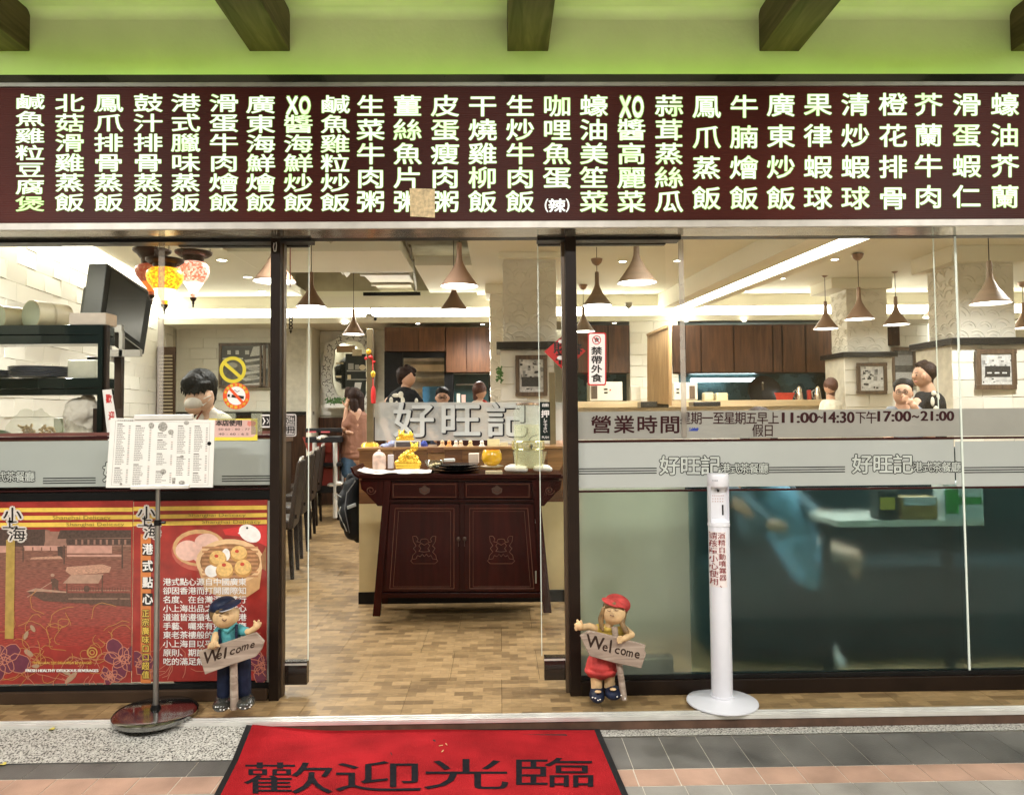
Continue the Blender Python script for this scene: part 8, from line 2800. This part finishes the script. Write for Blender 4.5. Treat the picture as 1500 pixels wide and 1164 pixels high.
t = person('seated man with glasses resting his chin on his hand at the right',
           [('e', (1322, 576, 0), (12.5, 14, 17), (0, R(10), 0)), ('e', (1323, 580, -.10), (2.6, 3, 3.6)), ('e', (1336, 577, 0), (2, 3, 4.5)), ('c', (1322, 590, .02), (1322, 604, .03), 9, 12), ('c', (1324, 620, .05), (1326, 700, .08), 24, 24),
            ('c', (1344, 612, .0), (1362, 640, -.1), 9, 7.5), ('c', (1362, 640, -.1), (1338, 594, -.17), 7, 5), ('e', (1333, 588, -.16), (6, 4, 5)), ('c', (1304, 615, .0), (1300, 650, -.1), 9, 7), ('c', (1300, 650, -.1), (1320, 664, -.25), 6.5, 5), ('e', (1325, 665, -.27), (6, 4, 4))] + fing(1329, 584, -.165, -.9, -.2, r=1.4, ln_=8, gap=2.6) + fing(1330, 665, -.27, 1, .1, r=1.4, ln_=8, gap=2.6)
           + [('c', (1312, 712, .05), (1304, 735, -.30), 14, 11), ('c', (1304, 735, -.30), (1304, 860, -.28), 10, 7), ('c', (1340, 712, .05), (1346, 735, -.30), 14, 11), ('c', (1346, 735, -.30), (1346, 860, -.28), 10, 7)],
           [('shirt', mat('grey_blue_shirt', (.16, .18, .21), .8, bump=.4, bscale=14), [('c', (1324, 618, .05), (1326, 700, .08), 25, 27), ('c', (1340, 604, .03), (1352, 626, -.05), 12, 11), ('c', (1307, 606, .03), (1302, 634, -.05), 12, 10)]), ('trousers', mat('dark_trousers', (.02, .02, .025), .7), [('c', (1312, 714, .05), (1304, 735, -.28), 17, 14), ('c', (1304, 735, -.28), (1304, 850, -.28), 13, 10), ('c', (1340, 714, .05), (1346, 735, -.28), 17, 14), ('c', (1346, 735, -.28), (1346, 850, -.28), 13, 10)])],
           [('e', (1323, 564, .03), (14, 15, 11)), ('c', (1334, 566, .02), (1335, 574, .02), 3.5, 2.6), ('c', (1311, 566, .02), (1311, 573, .0), 3, 2)], hairb, YP8, skin, vox=.007)
face_bits(t, 1321, 574, YP8, -.095, 5)
YP9 = 5.6
person('person with brown hair in a white shirt at the pass beside the middle column',
       [('e', (1216, 566, 0), (8.5, 10, 12)), ('c', (1216, 576, 0), (1217, 588, 0), 5, 7), ('c', (1218, 600, 0), (1218, 660, 0), 14, 13), ('c', (1206, 604, 0), (1203, 630, -.1), 5, 4), ('c', (1230, 604, 0), (1233, 630, 0), 5, 4)],
       [('shirt', mat('knit_white', (.66, .62, .50), .85, bump=.5, bscale=40), [('c', (1217, 598, 0), (1218, 665, 0), 15, 15), ('c', (1208, 592, 0), (1203, 612, 0), 7, 7), ('c', (1226, 592, 0), (1232, 612, 0), 7, 7)])],
       [('e', (1217, 564, .0), (10, 12, 12)), ('c', (1217, 566, .0), (1217, 578, .0), 8, 6)], mat('red_brown_hair', (.085, .028, .016), .5), YP9, skin, vox=.008)
# customer behind the frosted film, blue jeans, pink top, white shoe
YP10 = .62
person('customer in grey blue top and white shoes sitting behind the frosted film',
       [('e', (1112, 560 + 66, .05), (20, 22, 26)), ('c', (1112, 646, .05), (1110, 662, .05), 12, 14), ('c', (1105, 690, .05), (1108, 770, .06), 34, 32), ('c', (1082, 680, 0), (1078, 735, -.1), 14, 11), ('c', (1078, 735, -.1), (1120, 765, -.22), 11, 9), ('e', (1128, 768, -.24), (10, 7, 8)), ('c', (1135, 690, 0), (1160, 735, -.1), 14, 11), ('c', (1160, 735, -.1), (1190, 752, -.2), 11, 9), ('e', (1198, 754, -.2), (10, 7, 8))]
       + fing(1136, 769, -.24, 1, .1, r=2.4, ln_=12, gap=4.4) + fing(1206, 755, -.2, 1, .1, r=2.4, ln_=12, gap=4.4)
       + [('c', (1120, 790, .0), (1170, 860, -.2), 22, 18), ('c', (1170, 860, -.2), (1205, 950, -.18), 15, 11), ('c', (1150, 790, .1), (1240, 815, -.1), 22, 18), ('c', (1240, 815, -.1), (1245, 950, 0), 15, 11)],
       [('shirt', mat('customer_blue', (.09, .15, .19), .8), [('c', (1106, 688, .05), (1108, 765, .06), 36, 36), ('c', (1090, 668, .02), (1080, 715, -.04), 18, 15), ('c', (1125, 668, .02), (1150, 712, -.04), 18, 15), ('c', (1078, 725, -.07), (1116, 764, -.21), 15, 12), ('c', (1158, 728, -.07), (1186, 751, -.19), 15, 12)]),
        ('jeans', mat('customer_jeans', (.16, .38, .55), .85, var=.2, scale=20), [('c', (1132, 735, -.04), (1182, 838, -.2), 34, 27), ('e', (1125, 780, .06), (36, 34, 26))]), ('leggings', mat('leggings_dark', (.01, .014, .018), .8), [('c', (1122, 795, .02), (1168, 862, -.19), 27, 22), ('c', (1178, 850, -.18), (1200, 930, -.18), 24, 15), ('c', (1130, 790, .1), (1220, 822, 0), 24, 21), ('c', (1220, 822, 0), (1240, 930, .08), 20, 14)]),
        ('shoes', mat('shoe_white', (.75, .75, .72), .6), [('c', (1205, 938, -.20), (1224, 972, -.27), 9, 9), ('c', (1246, 950, .05), (1252, 966, .0), 10, 9)])],
       [('e', (1112, 618, .08), (24, 26, 24)), ('c', (1095, 622, .06), (1090, 650, .06), 9, 7), ('c', (1130, 622, .06), (1133, 650, .06), 9, 7), ('c', (1112, 625, .14), (1112, 655, .14), 18, 14)], hairn, YP10, skin_l, vox=.011)
def lips(t, x, y, Y, dy, brow=()):
    mb = MB()
    mb.ell(W(x, y, Y + dy), (.016, .006, .005), n=10, m=6)
    mb.build('mouth', mat('lip', (.26, .07, .06), .5), t, smooth=True)
    if brow:
        mb = MB()
        for bx, by, ex, ey in brow:
            mb.tube(W(bx - 2, by, Y + dy), W(bx + 2, by - .6, Y + dy), .004, .002, n=6)
            mb.ell(W(ex, ey, Y + dy), (.009, .005, .006), n=8, m=6)
        mb.build('eye_and_brow', hairb, t, smooth=True)
for o_ in [o for o in COL.objects if o.name.startswith('person')]:
    lb_ = o_.get('label', '')
    if lb_.startswith('man with glasses'): lips(o_, 648, 589.5, YP4, -.082, ((644.5, 578.5, 644.5, 582), (651.5, 578.5, 651.5, 582)))
    if lb_.startswith('seated man'): lips(o_, 1320, 585, YP8, -.098, ((1317, 570.5, 1317, 574), (1326, 570.5, 1326, 574)))
    if lb_.startswith('standing man'): lips(o_, 1341, 559, YP7, -.062, ((1343, 546, 1342.5, 549.5),))
# added dark bench, set close to darken the film, and an orange bag
bn = thing('bench_seat', 'long dark bench seat added to darken the frosted film', 'bench', (2.7, 1.0, 0))
MB().box((1.12, .50, 0.001), (4.4, .86, .50)).build('seat', mat('bench_dark', (.006, .018, .022), .6), bn, bevel=.02)
MB().box((1.12, .8605, .001), (4.4, .98, 1.10)).build('backrest', MATS['bench_dark'], bn, bevel=.02)
pp = thing('side_panel', 'pale grey green panel added to brighten the left part of the frosted film', 'partition', (W(900, 900, 1.05).x, 1.05, 0))  # added pale panel, only there to brighten the film before it
a, b3 = W(848, 900, 1.05), W(1012, 716, 1.05)
MB().box((a.x, 1.05, .001), (b3.x, 1.12, 1.10)).build('panel', mat('added_panel_pale', (.62, .68, .56), .6, var=.1, scale=2), pp, bevel=.004)
MB().box((a.x - .01, 1.03, 1.1005), (b3.x + .01, 1.14, 1.12)).build('cap', alum, pp)
ob = thing('shopping_bag', 'orange red bag on the floor at the far right behind the film', 'bag', (W(1500, 940, .5).x, .5, 0))
a = W(1482, 960, .5)
MB().box((a.x, .5, .001), (a.x + .45, .75, .42)).build('body', mat('bag_orange', (.35, .09, .02), .7), ob, bevel=.02)
MB().path([(a.x + .12, .6, .42), (a.x + .14, .6, .52), (a.x + .3, .6, .52), (a.x + .32, .6, .42)], .008, 6).build('handle', MATS['bag_orange'], ob)

for o in list(bpy.data.objects):
    if o.type == 'MESH' and o.users_collection == ():
        bpy.data.objects.remove(o)
